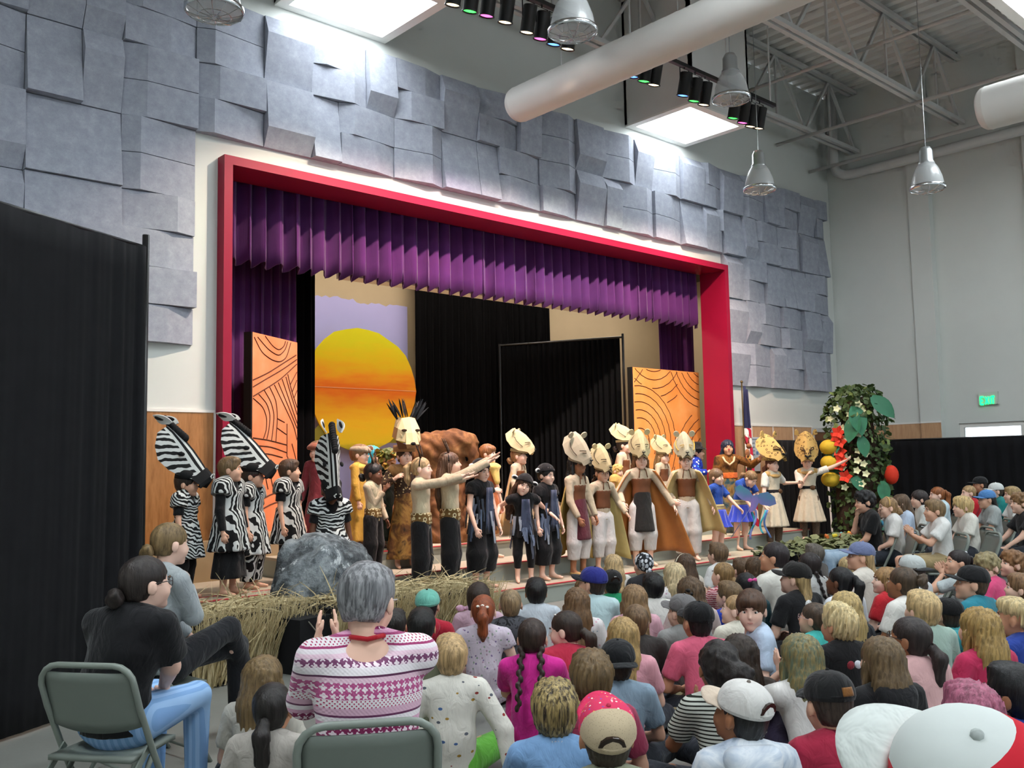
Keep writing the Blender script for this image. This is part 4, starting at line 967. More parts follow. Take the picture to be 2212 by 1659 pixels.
        z = .05 if style == 'bun' else -.045; P = shell(.008) + [fc] + earc + [nape]; P2 = [ell((0, -.122, z), (.042, .034, .038)), ell((.02, -.13, z + .02), (.026, .024, .022)), ell((-.022, -.128, z - .015), (.024, .024, .024))]
        V, Q = sdf_mesh(P, vox, _groove(28, .003)); V2, Q2 = sdf_mesh(P2, .0075, _bump(.006, 80)); return np.concatenate([V, V2]), np.concatenate([Q, Q2 + len(V)])
    elif style == 'puff':
        P = shell(.012) + [ell((.05, -.105, .0), (.065, .05, .058), .01), fc] + earc + [nape]; dsp = _bump(.007, 75)
    elif style == 'none': return None
    if dsp is None: dsp = _groove(26, .0045)
    return sdf_mesh(P, vox, dsp)
HAIR = {}
def hair_arrays(style):
    if style not in HAIR: HAIR[style] = hair_template(style)
    return HAIR[style]
def hair_mat(c, c2=None):
    k = 'hair_' + c.lstrip('#') + (c2 or '').lstrip('#')
    if k in MATS: return MATS[k]
    t = NT(k); v = t.coord(scale=(70, 70, 5)); f = t.noise(v, 1.0, 4, .65); col = srgb(c)
    lo = tuple(x * .45 for x in col[:3]) + (1,); hi = tuple(min(1, x * 1.45 + .01) for x in col[:3]) + (1,)
    r = t.n('ShaderNodeMapRange'); t.L.new(f, r.inputs[0]); r.inputs[1].default_value = .32; r.inputs[2].default_value = .68
    m = t.mix(r.outputs[0], lo, hi)
    if c2:
        r2 = t.n('ShaderNodeMapRange'); t.L.new(t.noise(t.coord(scale=(95, 95, 7), loc=(3, 2, 1)), 1.0, 3, .6), r2.inputs[0]); r2.inputs[1].default_value = .42; r2.inputs[2].default_value = .62; m = t.mix(r2.outputs[0], m, srgb(c2))
    t.bump(f, .5, .01); MATS[k] = t.done(m, .42, spec=.35); return MATS[k]
SKIN = {}
def skin(i):
    tones = ['#e9c0aa', '#dcae94', '#cd9878', '#9f6d4e', '#6e4733', '#eec8b5', '#b8815f']
    if i not in SKIN:
        t = NT('skin_%d' % i); v = t.coord(); f = t.noise(v, 14, 3); c = srgb(tones[i]); lo = (c[0] * .93, c[1] * .86, c[2] * .83, 1)
        t.b.inputs['Subsurface Weight'].default_value = .0
        SKIN[i] = [t.done(t.mix(f, lo, c), .55, spec=.3), plain('lips_%d' % i, tuple(max(0, x) for x in (int(tones[i][1:3], 16) / 255 * .88, int(tones[i][3:5], 16) / 255 * .74, int(tones[i][5:7], 16) / 255 * .74)), .5)]
    return SKIN[i]
M_EYEW = plain('eye_white', '#dcd8d2', .3); M_IRIS = plain('iris', '#2b1c14', .25); M_BROW = plain('brow', '#4a3524', .8)
# ------------------------------------------------------------------ skeletons (reference child, 1.30 m, facing +Y)
def stand(lh=None, rh=None, lean=0.0, stance=.085, twist=0, foot=.0, **kw):
    J = dict(pel=(0, 0, .66), wai=(0, .005, .80), che=(0, .0 + lean * .25, .955), nek=(0, -.008 + lean * .4, 1.075), head=(0, .012 + lean * .5, 1.185),
             shL=(-.138, -.005 + lean * .35, 1.03), shR=(.138, -.005 + lean * .35, 1.03), hipL=(-.07, 0, .64), hipR=(.07, 0, .64), kneL=(-stance, .012, .35), kneR=(stance, .012, .35),
             ankL=(-stance, -.012, .065), ankR=(stance, -.012, .065), toeL=(-stance - .025, .125, .02), toeR=(stance + .025, .125, .02))
    J.update(kw); J = {k: np.array(v, np.float32) for k, v in J.items()}
    arm(J, 'L', lh or (-.21, .06, .60)); arm(J, 'R', rh or (.21, .06, .60)); return J
def arm(J, s, wr, hint=None):
    sh = J['sh' + s]; w = np.array(wr, np.float32); l1, l2 = .232, .205; d = w - sh; L = float(np.linalg.norm(d))
    if L > (l1 + l2) * .995: w = sh + d / L * (l1 + l2) * .995; d = w - sh; L = float(np.linalg.norm(d))
    a = (l1 * l1 - l2 * l2 + L * L) / (2 * L); hgt = math.sqrt(max(0, l1 * l1 - a * a)); u = d / L
    h = np.array(hint if hint is not None else ((-.6 if s == 'L' else .6), -.7, -.5), np.float32); h = h - u * (h @ u); h /= np.linalg.norm(h) + 1e-9
    J['el' + s] = sh + u * a + h * hgt; J['wr' + s] = w
def floor(kind=0, v=0):
    J = dict(pel=(0, 0, .105), wai=(0, -.02, .23), che=(0, .01, .375), nek=(0, .03, .485), head=(0, .055, .595), shL=(-.135, .015, .45), shR=(.135, .015, .45),
             hipL=(-.08, .03, .10), hipR=(.08, .03, .10), kneL=(-.27, .21, .12), kneR=(.27, .21, .12), ankL=(.05, .29, .055), ankR=(-.05, .24, .055), toeL=(.14, .34, .04), toeR=(-.14, .28, .04))
    if kind in (1, 5): J.update(kneL=(-.10, .31, .36), kneR=(.10, .31, .36), ankL=(-.10, .40, .06), ankR=(.10, .40, .06), toeL=(-.11, .52, .02), toeR=(.11, .52, .02), che=(0, .03, .37), nek=(0, .055, .48), head=(0, .085, .585), shL=(-.135, .035, .445), shR=(.135, .035, .445))
    if kind == 6: J.update(kneL=(-.09, .10, .06), kneR=(.09, .10, .06), ankL=(-.11, -.17, .06), ankR=(.11, -.17, .06), toeL=(-.11, -.25, .02), toeR=(.11, -.25, .02), pel=(0, -.10, .22), wai=(0, -.09, .35), che=(0, -.06, .49), nek=(0, -.045, .60), head=(0, -.02, .71), shL=(-.135, -.06, .565), shR=(.135, -.06, .565), hipL=(-.08, -.09, .20), hipR=(.08, -.09, .20)); 
    J = {k: np.array(v, np.float32) for k, v in J.items()}
    hz = J['che'][2]
    w = {0: ((-.06, .19, .19), (.06, .19, .19)), 1: ((-.05, .36, .27), (.05, .36, .27)), 2: ((-.03, .24, .37), (.03, .24, .37)), 3: ((-.10, .20, .18), (.27, -.10, .06)), 4: ((-.06, .16, .50), (.06, .16, .50)), 5: ((-.03, .22, .50), (.03, .22, .50)), 6: ((-.09, .06, .30), (.09, .06, .30))}[kind]
    arm(J, 'L', w[0], (-.7, -.3, -.6)); arm(J, 'R', w[1], (.7, -.3, -.6)); J['clap'] = kind in (2, 4, 5); return J
def seated(kind=0, k=1.0):
    J = dict(pel=(0, .0, .54), wai=(0, -.03, .54 + .13 * k), che=(0, -.01, .54 + .285 * k), nek=(0, .012, .54 + .405 * k), head=(0, .04, .54 + .52 * k), shL=(-.145 * k, -.01, .54 + .37 * k), shR=(.145 * k, -.01, .54 + .37 * k),
             hipL=(-.085, .02, .53), hipR=(.085, .02, .53), kneL=(-.11, .40 * k ** 1.6, .53), kneR=(.11, .40 * k ** 1.6, .53), ankL=(-.11, .40 * k ** 1.6, .09), ankR=(.11, .40 * k ** 1.6, .09), toeL=(-.12, .13 + .40 * k ** 1.6, .03), toeR=(.12, .13 + .40 * k ** 1.6, .03))
    if kind == 2: J.update(kneR=(.0, .42, .66), ankR=(-.12, .62, .36), toeR=(-.16, .74, .30))
    J = {q: np.array(v, np.float32) for q, v in J.items()}
    w = {0: ((-.06, .24, .60), (.06, .24, .60)), 1: ((-.03, .27, .80), (.03, .27, .80)), 2: ((-.05, .20, .64), (.03, .13, .95)), 3: ((-.08, .22, .60), (-.0, .13, .97)), 4: ((-.13, .28, .60), (.13, .28, .60)), 5: ((-.17, .25, .97), (-.11, .26, .97))}[kind]
    arm(J, 'L', w[0], (-.7, -.5, -.5) if kind != 5 else (-.25, .3, -1)); arm(J, 'R', w[1], (.7, -.3, -.7) if kind != 5 else (.3, .3, -1)); J['clap'] = kind in (1, 5); return J
FLATY = ((0, 1, 0), .72)
def torso(J, pad=0.0, g=1.0, hem=None):
    P = [cap(J['pel'], J['wai'], .104 * g + pad, .090 * g + pad, FLATY, .04), cap(J['wai'], J['che'], .090 * g + pad, .104 * g + pad, FLATY, .04),
         cap(J['shL'] * .8 + J['shR'] * .2, J['shR'] * .8 + J['shL'] * .2, .050 + pad, None, None, .045), cap(J['che'], (J['shL'] + J['shR']) / 2, .098 * g + pad, .07 + pad, FLATY, .04)]
    return P
def body_prims(J, g=1.0, bust=0):
    P = torso(J, 0, g) + [cap((J['shL'] + J['shR']) / 2, J['nek'] + (J['head'] - J['nek']) * .25, .05, .042, None, .03)]
    for s in 'LR':
        P += [cap(J['sh' + s], J['el' + s], .040 * g, .032 * g, None, .02), cap(J['el' + s], J['wr' + s], .032 * g, .021, None, .012), cap(J['hip' + s], J['kne' + s], .070 * g, .050, None, .03), cap(J['kne' + s], J['ank' + s], .048, .029, None, .015)]
        m = J['kne' + s] * .68 + J['ank' + s] * .32; P.append(ell(m + (V3(0, -.012, 0)), (.042, .044, .07), .02))
        hl = J['ank' + s] + V3(0, -.012, -.03); P += [cap(hl, J['toe' + s], .026, .019, None, .015), cap(J['ank' + s], (hl + J['toe' + s]) / 2, .028, .022, None, .015)]
    return P
# clothing: each returns prims for one garment
def g_shirt(J, sleeve='short', pad=.013, hem=.0, g=1.0, loose=.0, scoop=None):
    P = torso(J, pad + loose, g)
    dn = J['pel'] - J['wai']; dn = dn / np.linalg.norm(dn); P[0] = cap(J['wai'], J['pel'] + dn * (.04 + hem), .090 * g + pad + loose, .112 * g + pad + loose, FLATY, .04, c1=True)
    for s in 'LR':
        a, e, w = J['sh' + s], J['el' + s], J['wr' + s]
        if sleeve == 'short': P.append(cap(a, a + (e - a) * .72, .040 * g + pad, .043 * g + pad + loose, None, .02, c1=True))
        elif sleeve == 'long': P += [cap(a, e, .040 * g + pad, .034 * g + pad, None, .02), cap(e, w - (w - e) * .06, .034 * g + pad, .026 + pad * .8, None, .015, c1=True)]
        elif sleeve == 'cap': P.append(cap(a, a + (e - a) * .35, .042 * g + pad, .045 * g + pad, None, .02, c1=True))
        elif sleeve == 'puff': P += [ell(a + (e - a) * .3, (.075, .07, .085), .02)]
    if scoop: P.append(scoop)
    return P
def g_pants(J, cut='long', pad=.012, g=1.0, wide=.0):
    P = [cap(J['pel'] + V3(0, 0, .05), J['pel'], .098 * g + pad, .106 * g + pad, FLATY, .03)]
    for s in 'LR':
        h, k, a = J['hip' + s], J['kne' + s], J['ank' + s]; P.append(cap(h, k if cut != 'short' else h + (k - h) * .9, .072 * g + pad, .052 + pad + wide, None, .03, c1=cut == 'short'))
        if cut != 'short':
            e = k + (a - k) * {'long': .93, 'crop': .62, 'knee': .25}[cut]; P.append(cap(k, e, .052 + pad + wide, .036 + pad + wide, None, .02, c1=True))
    return P
def g_skirt(J, z0, r0, fy=.8, n=9, amp=.02, z1=None, r1=.105, ph=0.0, pw=1.0):
    c = J['pel']; z1 = J['wai'][2] if z1 is None else z1
    return [skirt((c[0], c[1], z0), r0, (J['wai'][0], J['wai'][1], z1), r1, fy, n, amp, ph=ph, pw=pw)]
def g_band(J, z0, z1, r=.108, fy=.76): c = (J['pel'] + J['wai']) / 2; return [skirt((c[0], c[1], z0), r, (c[0], c[1], z1), r * .97, fy, 7, .002)]
# ------------------------------------------------------------------ caps
def cap_meshes():
    n, k = 28, 8; b = MB(); rx, ry, rz = .089, .104, .088; c = (0, -.012, .038)
    V = []
    for i in range(k + 1):
        a = PI / 2 * i / k
        for j in range(n):
            q = 2 * PI * j / n; s = 1 - .012 * (1 if j % 5 == 0 else 0) * math.cos(a); e = (math.cos(a) ** .8)
            V.append((c[0] + rx * e * math.cos(q) * s, c[1] + ry * e * math.sin(q) * s, c[2] + rz * math.sin(a) ** .9 * s))
    F = [(i * n + j, i * n + (j + 1) % n, (i + 1) * n + (j + 1) % n, (i + 1) * n + j) for i in range(k) for j in range(n)]
    b.add(V, F)
    V2 = [(c[0] + (x - c[0]) * .95, c[1] + (y - c[1]) * .95, c[2] - .012 + (z - c[2]) * .95) for x, y, z in V[:n]]
    b.add(V[:n] + V2, [(j, n + j, n + (j + 1) % n, (j + 1) % n) for j in range(n)]); crown = b.mesh('crown', M_WHITE, True)
    def br(u, v):
        q = (u - .5) * 2 * 1.15; y0 = c[1] + ry * .98 * math.cos(q); x0 = c[0] + rx * .98 * math.sin(q)
        return (x0 * (1 + .02 * v), y0 + .078 * v * math.cos(q * .72) ** .6, c[2] + .004 + .012 * v - .55 * x0 * x0 / .09 * .5 - .012 * v * v)
    b = MB(); b.sheet(br, 18, 5, .004); brim = b.mesh('brim', M_WHITE, True)
    b = MB(); b.ball((0, -.012, .038 + rz), .008, 8, 6); but = b.mesh('button', M_WHITE, True)
    b = MB(); b.tube([(rx * .93 * math.sin(q), c[1] - ry * .96 * math.cos(q), c[2] + .006) for q in (-.5, -.25, 0, .25, .5)], .006, 6)
    # dark half-moon opening above the strap, seen when the cap is worn backwards
    pts = [(-.042, 0), (-.035, .022), (-.018, .036), (0, .04), (.018, .036), (.035, .022), (.042, 0)]
    strap = b.mesh('strap', M_WHITE, True); b = MB(); V = []
    for x, z in pts:
        q = math.asin(max(-1, min(1, x / (rx * .99)))); V.append((x, c[1] - ry * 1.05 * math.cos(q) * math.cos(z / rz) ** .8, c[2] + .012 + z * .95))
    V2 = [(x, y + .02, z) for x, y, z in V]; m = len(V); b.add(V + V2, [tuple(range(m)), tuple(range(2 * m - 1, m - 1, -1))] + [(i, m + i, m + (i + 1) % m, (i + 1) % m) for i in range(m)])
    op = b.mesh('opening', M_WHITE)
    return dict(crown=crown, brim=brim, button=but, strap=strap, opening=op)
CAPM = None
def setmat(o, m):
    o.material_slots[0].link = 'OBJECT'; o.material_slots[0].material = m
def wear_cap(root, M4, col, brim=None, back=False, yaw=0, patch=None, button=None, hole=True):
    """cap > crown, brim, button, strap, opening; sits on the head matrix M4"""
    global CAPM
    if CAPM is None: CAPM = cap_meshes()
    e = bpy.data.objects.new('cap', None); COL.objects.link(e); e.parent = root; e.empty_display_size = .05
    e.matrix_local = M4 @ Matrix.Rotation(math.radians(180 if back else yaw), 4, 'Z') @ Matrix.Translation((0, (.02 if back else 0), 0))
    mc = col if not isinstance(col, str) else cloth(col); mb = mc if brim is None else (brim if not isinstance(brim, str) else cloth(brim))
    for nm, m in (('crown', mc), ('brim', mb), ('button', mb if button is None else cloth(button)), ('strap', mc)) + ((('opening', M_IRIS),) if hole else ()):
        o = link(nm, CAPM[nm], e); setmat(o, m)
    if patch:
        (c, w, h, az, zz) = patch; b = MB(); q = math.radians(az)
        def pf(u, v): 
            a = q + (u - .5) * w / .09; zq = zz + (v - .5) * h
            ee = math.cos(math.asin(min(.99, max(0, (zq - .038) / .088)))) ** .8 * 1.02; return (.089 * ee * math.sin(a), -.012 + .104 * ee * math.cos(a), zq)
        b.sheet(pf, 6, 4, .003); b.build('patch', c if not isinstance(c, str) else cloth(c), e, True)
    return e
# ------------------------------------------------------------------ person assembly
GC = {}
def garment(root, name, key, prims, mat, vox):
    if key is None or key not in GC:
        V, Q = sdf_mesh(prims() if callable(prims) else prims, vox); me = mk_mesh(name, V, Q, mat, None, True)
        if key is not None: GC[key] = me
    else: me = GC[key]
    o = link(name, me, root)
    if key is not None: setmat(o, mat)
    return o
HC = {}
def person(label, pos, face, J, s=1.0, head=(0, 0, 0), hs=1.0, sk=0, hair=('short', '#4a3524'), g=1.0, lod='lo', group=None, clothes=(), jkey=None, hand=('relaxed', 'relaxed'), vox=.018, hair2=None, glasses=None, palms=None):
    root = thing('person', label, 'person', tuple(pos), math.radians(face - 90), group, s)
    bk = ('body', jkey, g, vox) if jkey is not None else None
    if bk is not None and bk in GC: V, Q = GC[bk]
    else:
        V, Q = sdf_mesh(body_prims(J, g), vox * (1.2 if vox > .015 else 1.1))
        if bk is not None: GC[bk] = (V, Q)
    HV, HF, HM = HEAD[lod]; R = head if isinstance(head, np.ndarray) else rotm(*head); HVt = (HV * hs) @ R.T + J['head']
    F = [tuple(q) for q in Q.tolist()]; mi = [0] * len(F); n = len(V); F += [tuple(i + n for i in f) for f in HF]; mi += HM.tolist(); Vs = [V, HVt.astype(np.float32)]; n += len(HV)
    for i, sd in enumerate('LR'):
        if hand is None or hand[i] is None: continue
        hv, hq = HAND[hand[i]]; hv = hv * .80
        d = J['wr' + sd] - J['el' + sd]; d = d / (np.linalg.norm(d) + 1e-9)
        if J.get('clap') is not None and J['clap'] is True: d = np.array((0, .55, .83), np.float32); pn = np.array((1, 0, 0) if sd == 'L' else (-1, 0, 0), np.float32)
        elif palms and palms[i] is not None: pn = np.array(palms[i], np.float32)
        else: pn = np.array((.75, -.2, -.3) if sd == 'L' else (-.75, -.2, -.3), np.float32)
        pn = pn - d * (pn @ d); pn /= np.linalg.norm(pn) + 1e-9; Z = -pn; Xa = np.cross(d, Z)
        if sd == 'R': hv = hv * np.array((-1, 1, 1), np.float32); hq = hq[:, ::-1]
        W = hv[:, :1] * Xa + hv[:, 1:2] * d + hv[:, 2:3] * Z + J['wr' + sd]; Vs.append(W.astype(np.float32)); F += [tuple(q + n) for q in hq]; mi += [0] * len(hq); n += len(hv)
    sm = skin(sk); me = mk_mesh('body', np.concatenate(Vs), F, [sm[0], sm[1], M_EYEW, M_IRIS, M_BROW], mi, True); link('body', me, root)
    hm = Matrix.Translation(J['head'].tolist()) @ Matrix(R.tolist()).to_4x4() @ Matrix.Scale(hs, 4)
    if hair and hair[0] != 'none':
        if hair[0] not in HC: hv, hq = hair_arrays(hair[0]); HC[hair[0]] = mk_mesh('hair', hv, hq, M_BROW, None, True)
        o = link('hair', HC[hair[0]], root); setmat(o, hair_mat(*hair[1:])); o.matrix_local = hm
    for i, (nm, key, fn, mat) in enumerate(clothes):
        garment(root, nm, (jkey, g, nm, key) if jkey is not None else None, (lambda f=fn: f(J)), cloth(mat) if isinstance(mat, str) else mat, vox)
    if glasses:
        b = MB()
        for sx in (-1, 1):
            b.tube([(sx * .031 + .021 * math.cos(a), .0965 - .006 * abs(math.cos(a)), .006 + .017 * math.sin(a)) for a in [2 * PI * i / 14 for i in range(14)]], .0018, 4, closed=True); b.tube([(sx * .052, .090, .01), (sx * .077, .055, .012), (sx * .080, -.01, .006)], .0018, 4)
        b.tube([(-.01, .097, .01), (.01, .097, .01)], .0018, 4); o = b.build('glasses', plain('specs_' + glasses.lstrip('#'), glasses, .3), root); o.matrix_local = hm
    return root, hm, J
# ================================================================== fabrics with patterns
def dots(name, base, cols, scale=22, thr=.22, loc=(0, 0, 0), squash=(1, 1, 1), rough=.85):
    if name in MATS: return MATS[name]
    t = NT(name); v = t.coord(scale=squash, loc=loc); x = t.n('ShaderNodeTexVoronoi'); t.L.new(v, x.inputs['Vector']); x.inputs['Scale'].default_value = scale
    r = t.xyz(x.outputs['Color'])[0]; c = t.ramp(r, [(i / len(cols), q) for i, q in enumerate(cols)], 'CONSTANT')
    m = t.mix(t.math('LESS_THAN', x.outputs['Distance'], thr), srgb(base), c); t.bump(t.noise(t.coord(scale=(1, 1, .55)), 16, 3, .5, dist=.8), .5, .03)
    MATS[name] = t.done(m, rough, spec=.2); return MATS[name]
def blotch(name, cols, scale=6, dist=.8):
    if name in MATS: return MATS[name]
    t = NT(name); f = t.noise(t.coord(), scale, 4, .6, dist=dist); n = len(cols)
    MATS[name] = t.done(t.ramp(f, [(.3 + .4 * i / max(1, n - 1), c) for i, c in enumerate(cols)], 'CONSTANT' if name.startswith('camo') else 'LINEAR'), .85, spec=.2); return MATS[name]
def _fair():
    t = NT('fair_isle_knit'); v = t.coord(); x, y, z = t.xyz(v); f = t.math('FRACT', t.math('DIVIDE', t.math('ADD', z, .03), .34))
    base = t.ramp(f, [(0, '#e9dfe4'), (.04, '#a0406f'), (.06, '#efe6ea'), (.13, '#a94a78'), (.15, '#d79ab9'), (.18, '#8b2f5c'), (.35, '#d9a8c2'), (.39, '#f0e8ec'), (.44, '#6d3a5c'), (.46, '#ddb3c8'), (.52, '#efe7eb'), (.60, '#b8598a'), (.75, '#e3bfd0'), (.79, '#5d3350'), (.81, '#f0e8ec'), (.88, '#7d4a6d'), (.96, '#e6c6d5')], 'CONSTANT')
    a = t.math('ADD', x, t.math('MULTIPLY', y, .35)); s = 150
    ck = t.math('MULTIPLY', t.math('SINE', t.math('MULTIPLY', a, 2 * PI * s / 2)), t.math('SINE', t.math('MULTIPLY', z, 2 * PI * s / 2)))
    st = t.math('MULTIPLY', t.math('SINE', t.math('MULTIPLY', t.math('ADD', a, z), 2 * PI * 22)), t.math('SINE', t.math('MULTIPLY', t.math('SUBTRACT', a, z), 2 * PI * 22)))
    band = t.math('ADD', t.math('COMPARE', f, .265, .085), t.math('ADD', t.math('COMPARE', f, .675, .075), t.math('COMPARE', f, .92, .04)))
    band2 = t.math('ADD', t.math('COMPARE', f, .095, .035), t.math('COMPARE', f, .56, .04))
    m1 = t.math('MULTIPLY', band, t.math('GREATER_THAN', t.math('ADD', t.math('MULTIPLY', st, .8), t.math('MULTIPLY', ck, .5)), .12)); m2 = t.math('MULTIPLY', band2, t.math('GREATER_THAN', ck, .45))
    c = t.mix(m1, base, srgb('#eedde5')); c = t.mix(m2, c, srgb('#b33a63')); t.bump(ck, .15, .004); return t.done(c, .95, sheen=.15, spec=.1)
M_FAIR = _fair()
M_CARS = dots('toy_car_print', '#d9d6cc', ['#4d6a99', '#a8843a', '#8c3a35', '#5a5f68'], 15, .17, squash=(1, 1, 1.6))
M_FLORAL = dots('lilac_floral_print', '#c9bdca', ['#7d6a94', '#8a9a8a', '#a98a9d'], 40, .24)
M_FLORALW = dots('white_floral_print', '#ded9d8', ['#c78aa8', '#d7a9b5', '#9aa7b0'], 30, .22)
M_LEAFBW = dots('leaf_print', '#2a2b2f', ['#d7d9de', '#c2c6cd', '#e4e5e8', '#8d9199'], 30, .46, squash=(1, 1.3, .75))
M_TEEPR = dots('white_print_tee', '#dad8d2', ['#8f9384', '#8fb0bf', '#55585a', '#c7c9bd'], 13, .2)
M_CAMO = blotch('camo_grey', ['#2c2d30', '#4a4b50', '#1d1e20', '#606166'], 14)
M_TIEDYE = blotch('tie_dye_blue', ['#5f7391', '#b9c6d6', '#dfe5ec', '#a9bace'], 7)
M_STRIPEBW = stripes('striped_tee', [(0, '#23241f'), (.38, '#c9ccc2')], .016)
M_PLAID = stripes('red_gingham', [(0, '#a24a58'), (.5, '#d8b9b9')], .018, dist=.02, nscale=40)
M_JEAN = blotch('denim_light', ['#7d93aa', '#97aec2', '#b0c3d2'], 9)
M_BLUESTR = stripes('blue_striped_cotton', [(0, '#7fa6d6'), (.5, '#98bce4')], .030, axis=0, dist=.01)
M_SPRINK = dots('sprinkle_print', '#d6365f', ['#f0e6dc', '#e9b54a', '#8b4fa0', '#e9e0e4'], 62, .2, squash=(1, 1, .7))
M_CORAL = cloth('#c9405a')
def scarf(r, hm):
    V, Q = sdf_mesh([ell((0, -.012, .035), (.083, .10, .088)), ell((0, -.11, -.03), (.03, .03, .03), .02), cap((-.01, -.12, -.04), (-.05, -.13, -.14), .02, .028, ((0, 1, 0), .5), .01), cap((.01, -.12, -.04), (.05, -.14, -.12), .02, .028, ((0, 1, 0), .5), .01), ell((0, .105, -.05), (.078, .06, .09), .008, '-'), plane((0, 0, -.15), (0, 0, -1))], .009)
    o = link('head_scarf', mk_mesh('head_scarf', V, Q, M_LEAFBW, None, True), r); o.matrix_local = hm
def text_mesh(word, size, th):
    cu = bpy.data.curves.new('print', 'FONT'); cu.body = word; cu.size = size; cu.extrude = th; cu.align_x = 'CENTER'; cu.resolution_u = 2
    o = bpy.data.objects.new('print', cu); COL.objects.link(o); me = bpy.data.meshes.new_from_object(o.evaluated_get(bpy.context.evaluated_depsgraph_get())); bpy.data.objects.remove(o); bpy.data.curves.remove(cu); return me
def lanyard(r, hm):
    b = MB(); b.tube([(.054 * math.cos(a), .032 + .056 * math.sin(a), .516 + .012 * math.sin(a)) for a in [2 * PI * i / 28 for i in range(28)]], .013, 8, closed=True); o = b.build('lanyard', cloth('#1a2744'), r, True)
    me = text_mesh('1016', .024, .001); me.materials.append(cloth('#e4e6ea')); q = link('lanyard_print', me, o); q.location = (0, -.0385, .496); q.rotation_euler = (math.radians(80), 0, 0)
def neckring(r, c):
    b = MB(); b.tube([(.075 * math.cos(a), .028 + .06 * math.sin(a), .492 + .012 * math.sin(a)) for a in [2 * PI * i / 24 for i in range(24)]], .008, 6, closed=True); b.build('collar', cloth(c), r, True)
def sprinkle_cap():
    t = NT('beige_mesh_cap'); v = t.coord(); y = t.xyz(v)[1]; g = t.voro(t.coord(), 150)
    c = t.mix(t.math('MULTIPLY', t.math('LESS_THAN', g, .25), .4), srgb('#c0ae90'), srgb('#7d705c'))
    x = t.n('ShaderNodeTexVoronoi'); t.L.new(t.coord(), x.inputs['Vector']); x.inputs['Scale'].default_value = 75
    sp = t.mix(t.math('LESS_THAN', x.outputs['Distance'], .28), srgb('#d6365f'), t.ramp(t.xyz(x.outputs['Color'])[0], [(0, '#f0e6dc'), (.3, '#e9b54a'), (.6, '#8b4fa0'), (.8, '#d6365f')], 'CONSTANT'))
    return t.done(t.mix(t.math('GREATER_THAN', y, -.025), c, sp), .8)
def shirt_badge(r, hm):
    b = MB()
    for i, x in enumerate((-.05, 0, .05)): b.ball((x, -.118, .885), (.028, .012, .036 - .006 * abs(i - 1)), 10, 6, i % 2)
    b.box(-.07, .07, -.124, -.116, .825, .835, 1); b.box(-.07, .05, -.124, -.116, .81, .817, 1)
    b.build('shirt_print', [cloth('#4fa3c9'), cloth('#7fd0b5')], r, True)
def white_red_cap():
    t = NT('white_red_cap'); v = t.coord(); x, y, z = t.xyz(v); k = t.math('ADD', z, t.math('MULTIPLY', y, .5))
    return t.done(t.mix(t.math('LESS_THAN', k, .100), srgb('#c9cfcc'), srgb('#c01a2c')), .85)
def lady(r, hm):
    b = MB(); b.tube([(-.07, .02, 1.02), (-.05, -.05, 1.035), (0, -.075, 1.03), (.05, -.05, 1.035), (.07, .02, 1.02)], .008, 6); b.build('lanyard', cloth('#b5202c'), r, True)
# ------------------------------------------------------------------ people seated on the floor
def capped(h): return (('cappedlong' if 'long' in h[0] or 'bob' in h[0] else 'capped'),) + tuple(h[1:])
STAGE_T = np.array([8.3, 9.4])
AC = ['relaxed', 'relaxed']
def seat_at(u, v, J, s, face):
    hz = float(J['head'][2]) * s; p = onz(u, v, hz); a = math.radians(face - 90); hx, hy = float(J['head'][0]) * s, float(J['head'][1]) * s
    return (p[0] - (hx * math.cos(a) - hy * math.sin(a)), p[1] - (hx * math.sin(a) + hy * math.cos(a)), 0.0)
FL = {k: floor(k) for k in range(7)}
def kid(u, v, label, hair, shirt, sleeve='short', pose=0, s=1.0, df=0, hy=0, hp=-7, sk=0, cap_=None, pants='#2c3038', g=1.0, lod='lo', glasses=None, hs=1.0, extra=None, pcut='long', hr=0):
    hair = capped(hair) if cap_ else hair
    J = FL[pose]; hz = float(J['head'][2]) * s; p = onz(u, v, hz); face = math.degrees(math.atan2(STAGE_T[1] - p[1], STAGE_T[0] - p[0])) + df
    pos = seat_at(u, v, J, s, face); hd = 'flat' if J['clap'] else 'relaxed'
    r, hm, _ = person(label, pos, face, J, s, (hy, hp, hr), hs, sk, hair, g, lod, 'audience seated on the floor', [('shirt', (sleeve,), lambda q: g_shirt(q, sleeve, g=g), shirt), ('trousers', (pcut,), lambda q: g_pants(q, pcut, g=g), pants)], ('floor', pose), (hd, hd), glasses=glasses)
    if cap_: wear_cap(r, hm, **cap_)
    if extra: extra(r, hm)
    return r
def bow(c, p, sz=.035):
    def f(r, hm):
        b = MB()
        for s in (-1, 1): b.ball((p[0] + s * sz, p[1], p[2]), (sz, sz * .45, sz * .7), 10, 6)
        b.ball(p, sz * .4, 8, 6); o = b.build('hair_bow', cloth(c), r, True); o.matrix_local = hm
    return f
def clips(c, pts, rr=.012):
    def f(r, hm):
        b = MB()
        for p in pts: b.ball(p, (rr, rr, rr * .7), 8, 6)
        o = b.build('hair_clip', plain('clip_' + c.lstrip('#'), c, .3), r, True); o.matrix_local = hm
    return f
def band(c, w=.006, tilt=.3, y=.01):
    def f(r, hm):
        b = MB(); b.tube([(.088 * math.sin(a), y - tilt * .1 * math.cos(a) * .4, .03 + .086 * math.cos(a)) for a in [(-1.7 + 3.4 * i / 16) for i in range(17)]], w, 6); o = b.build('hair_band', cloth(c), r, True); o.matrix_local = hm
    return f
def hood(c):
    def f(r, hm):
        b = MB(); J = FL[0]
        V, Q = sdf_mesh([cap((-.06, -.045, .475), (.06, -.045, .475), .045, .045, None, .02), ell((0, -.075, .43), (.085, .04, .06), .03)], .012); link('hood', mk_mesh('hood', V, Q, cloth(c) if isinstance(c, str) else c, None, True), r)
    return f
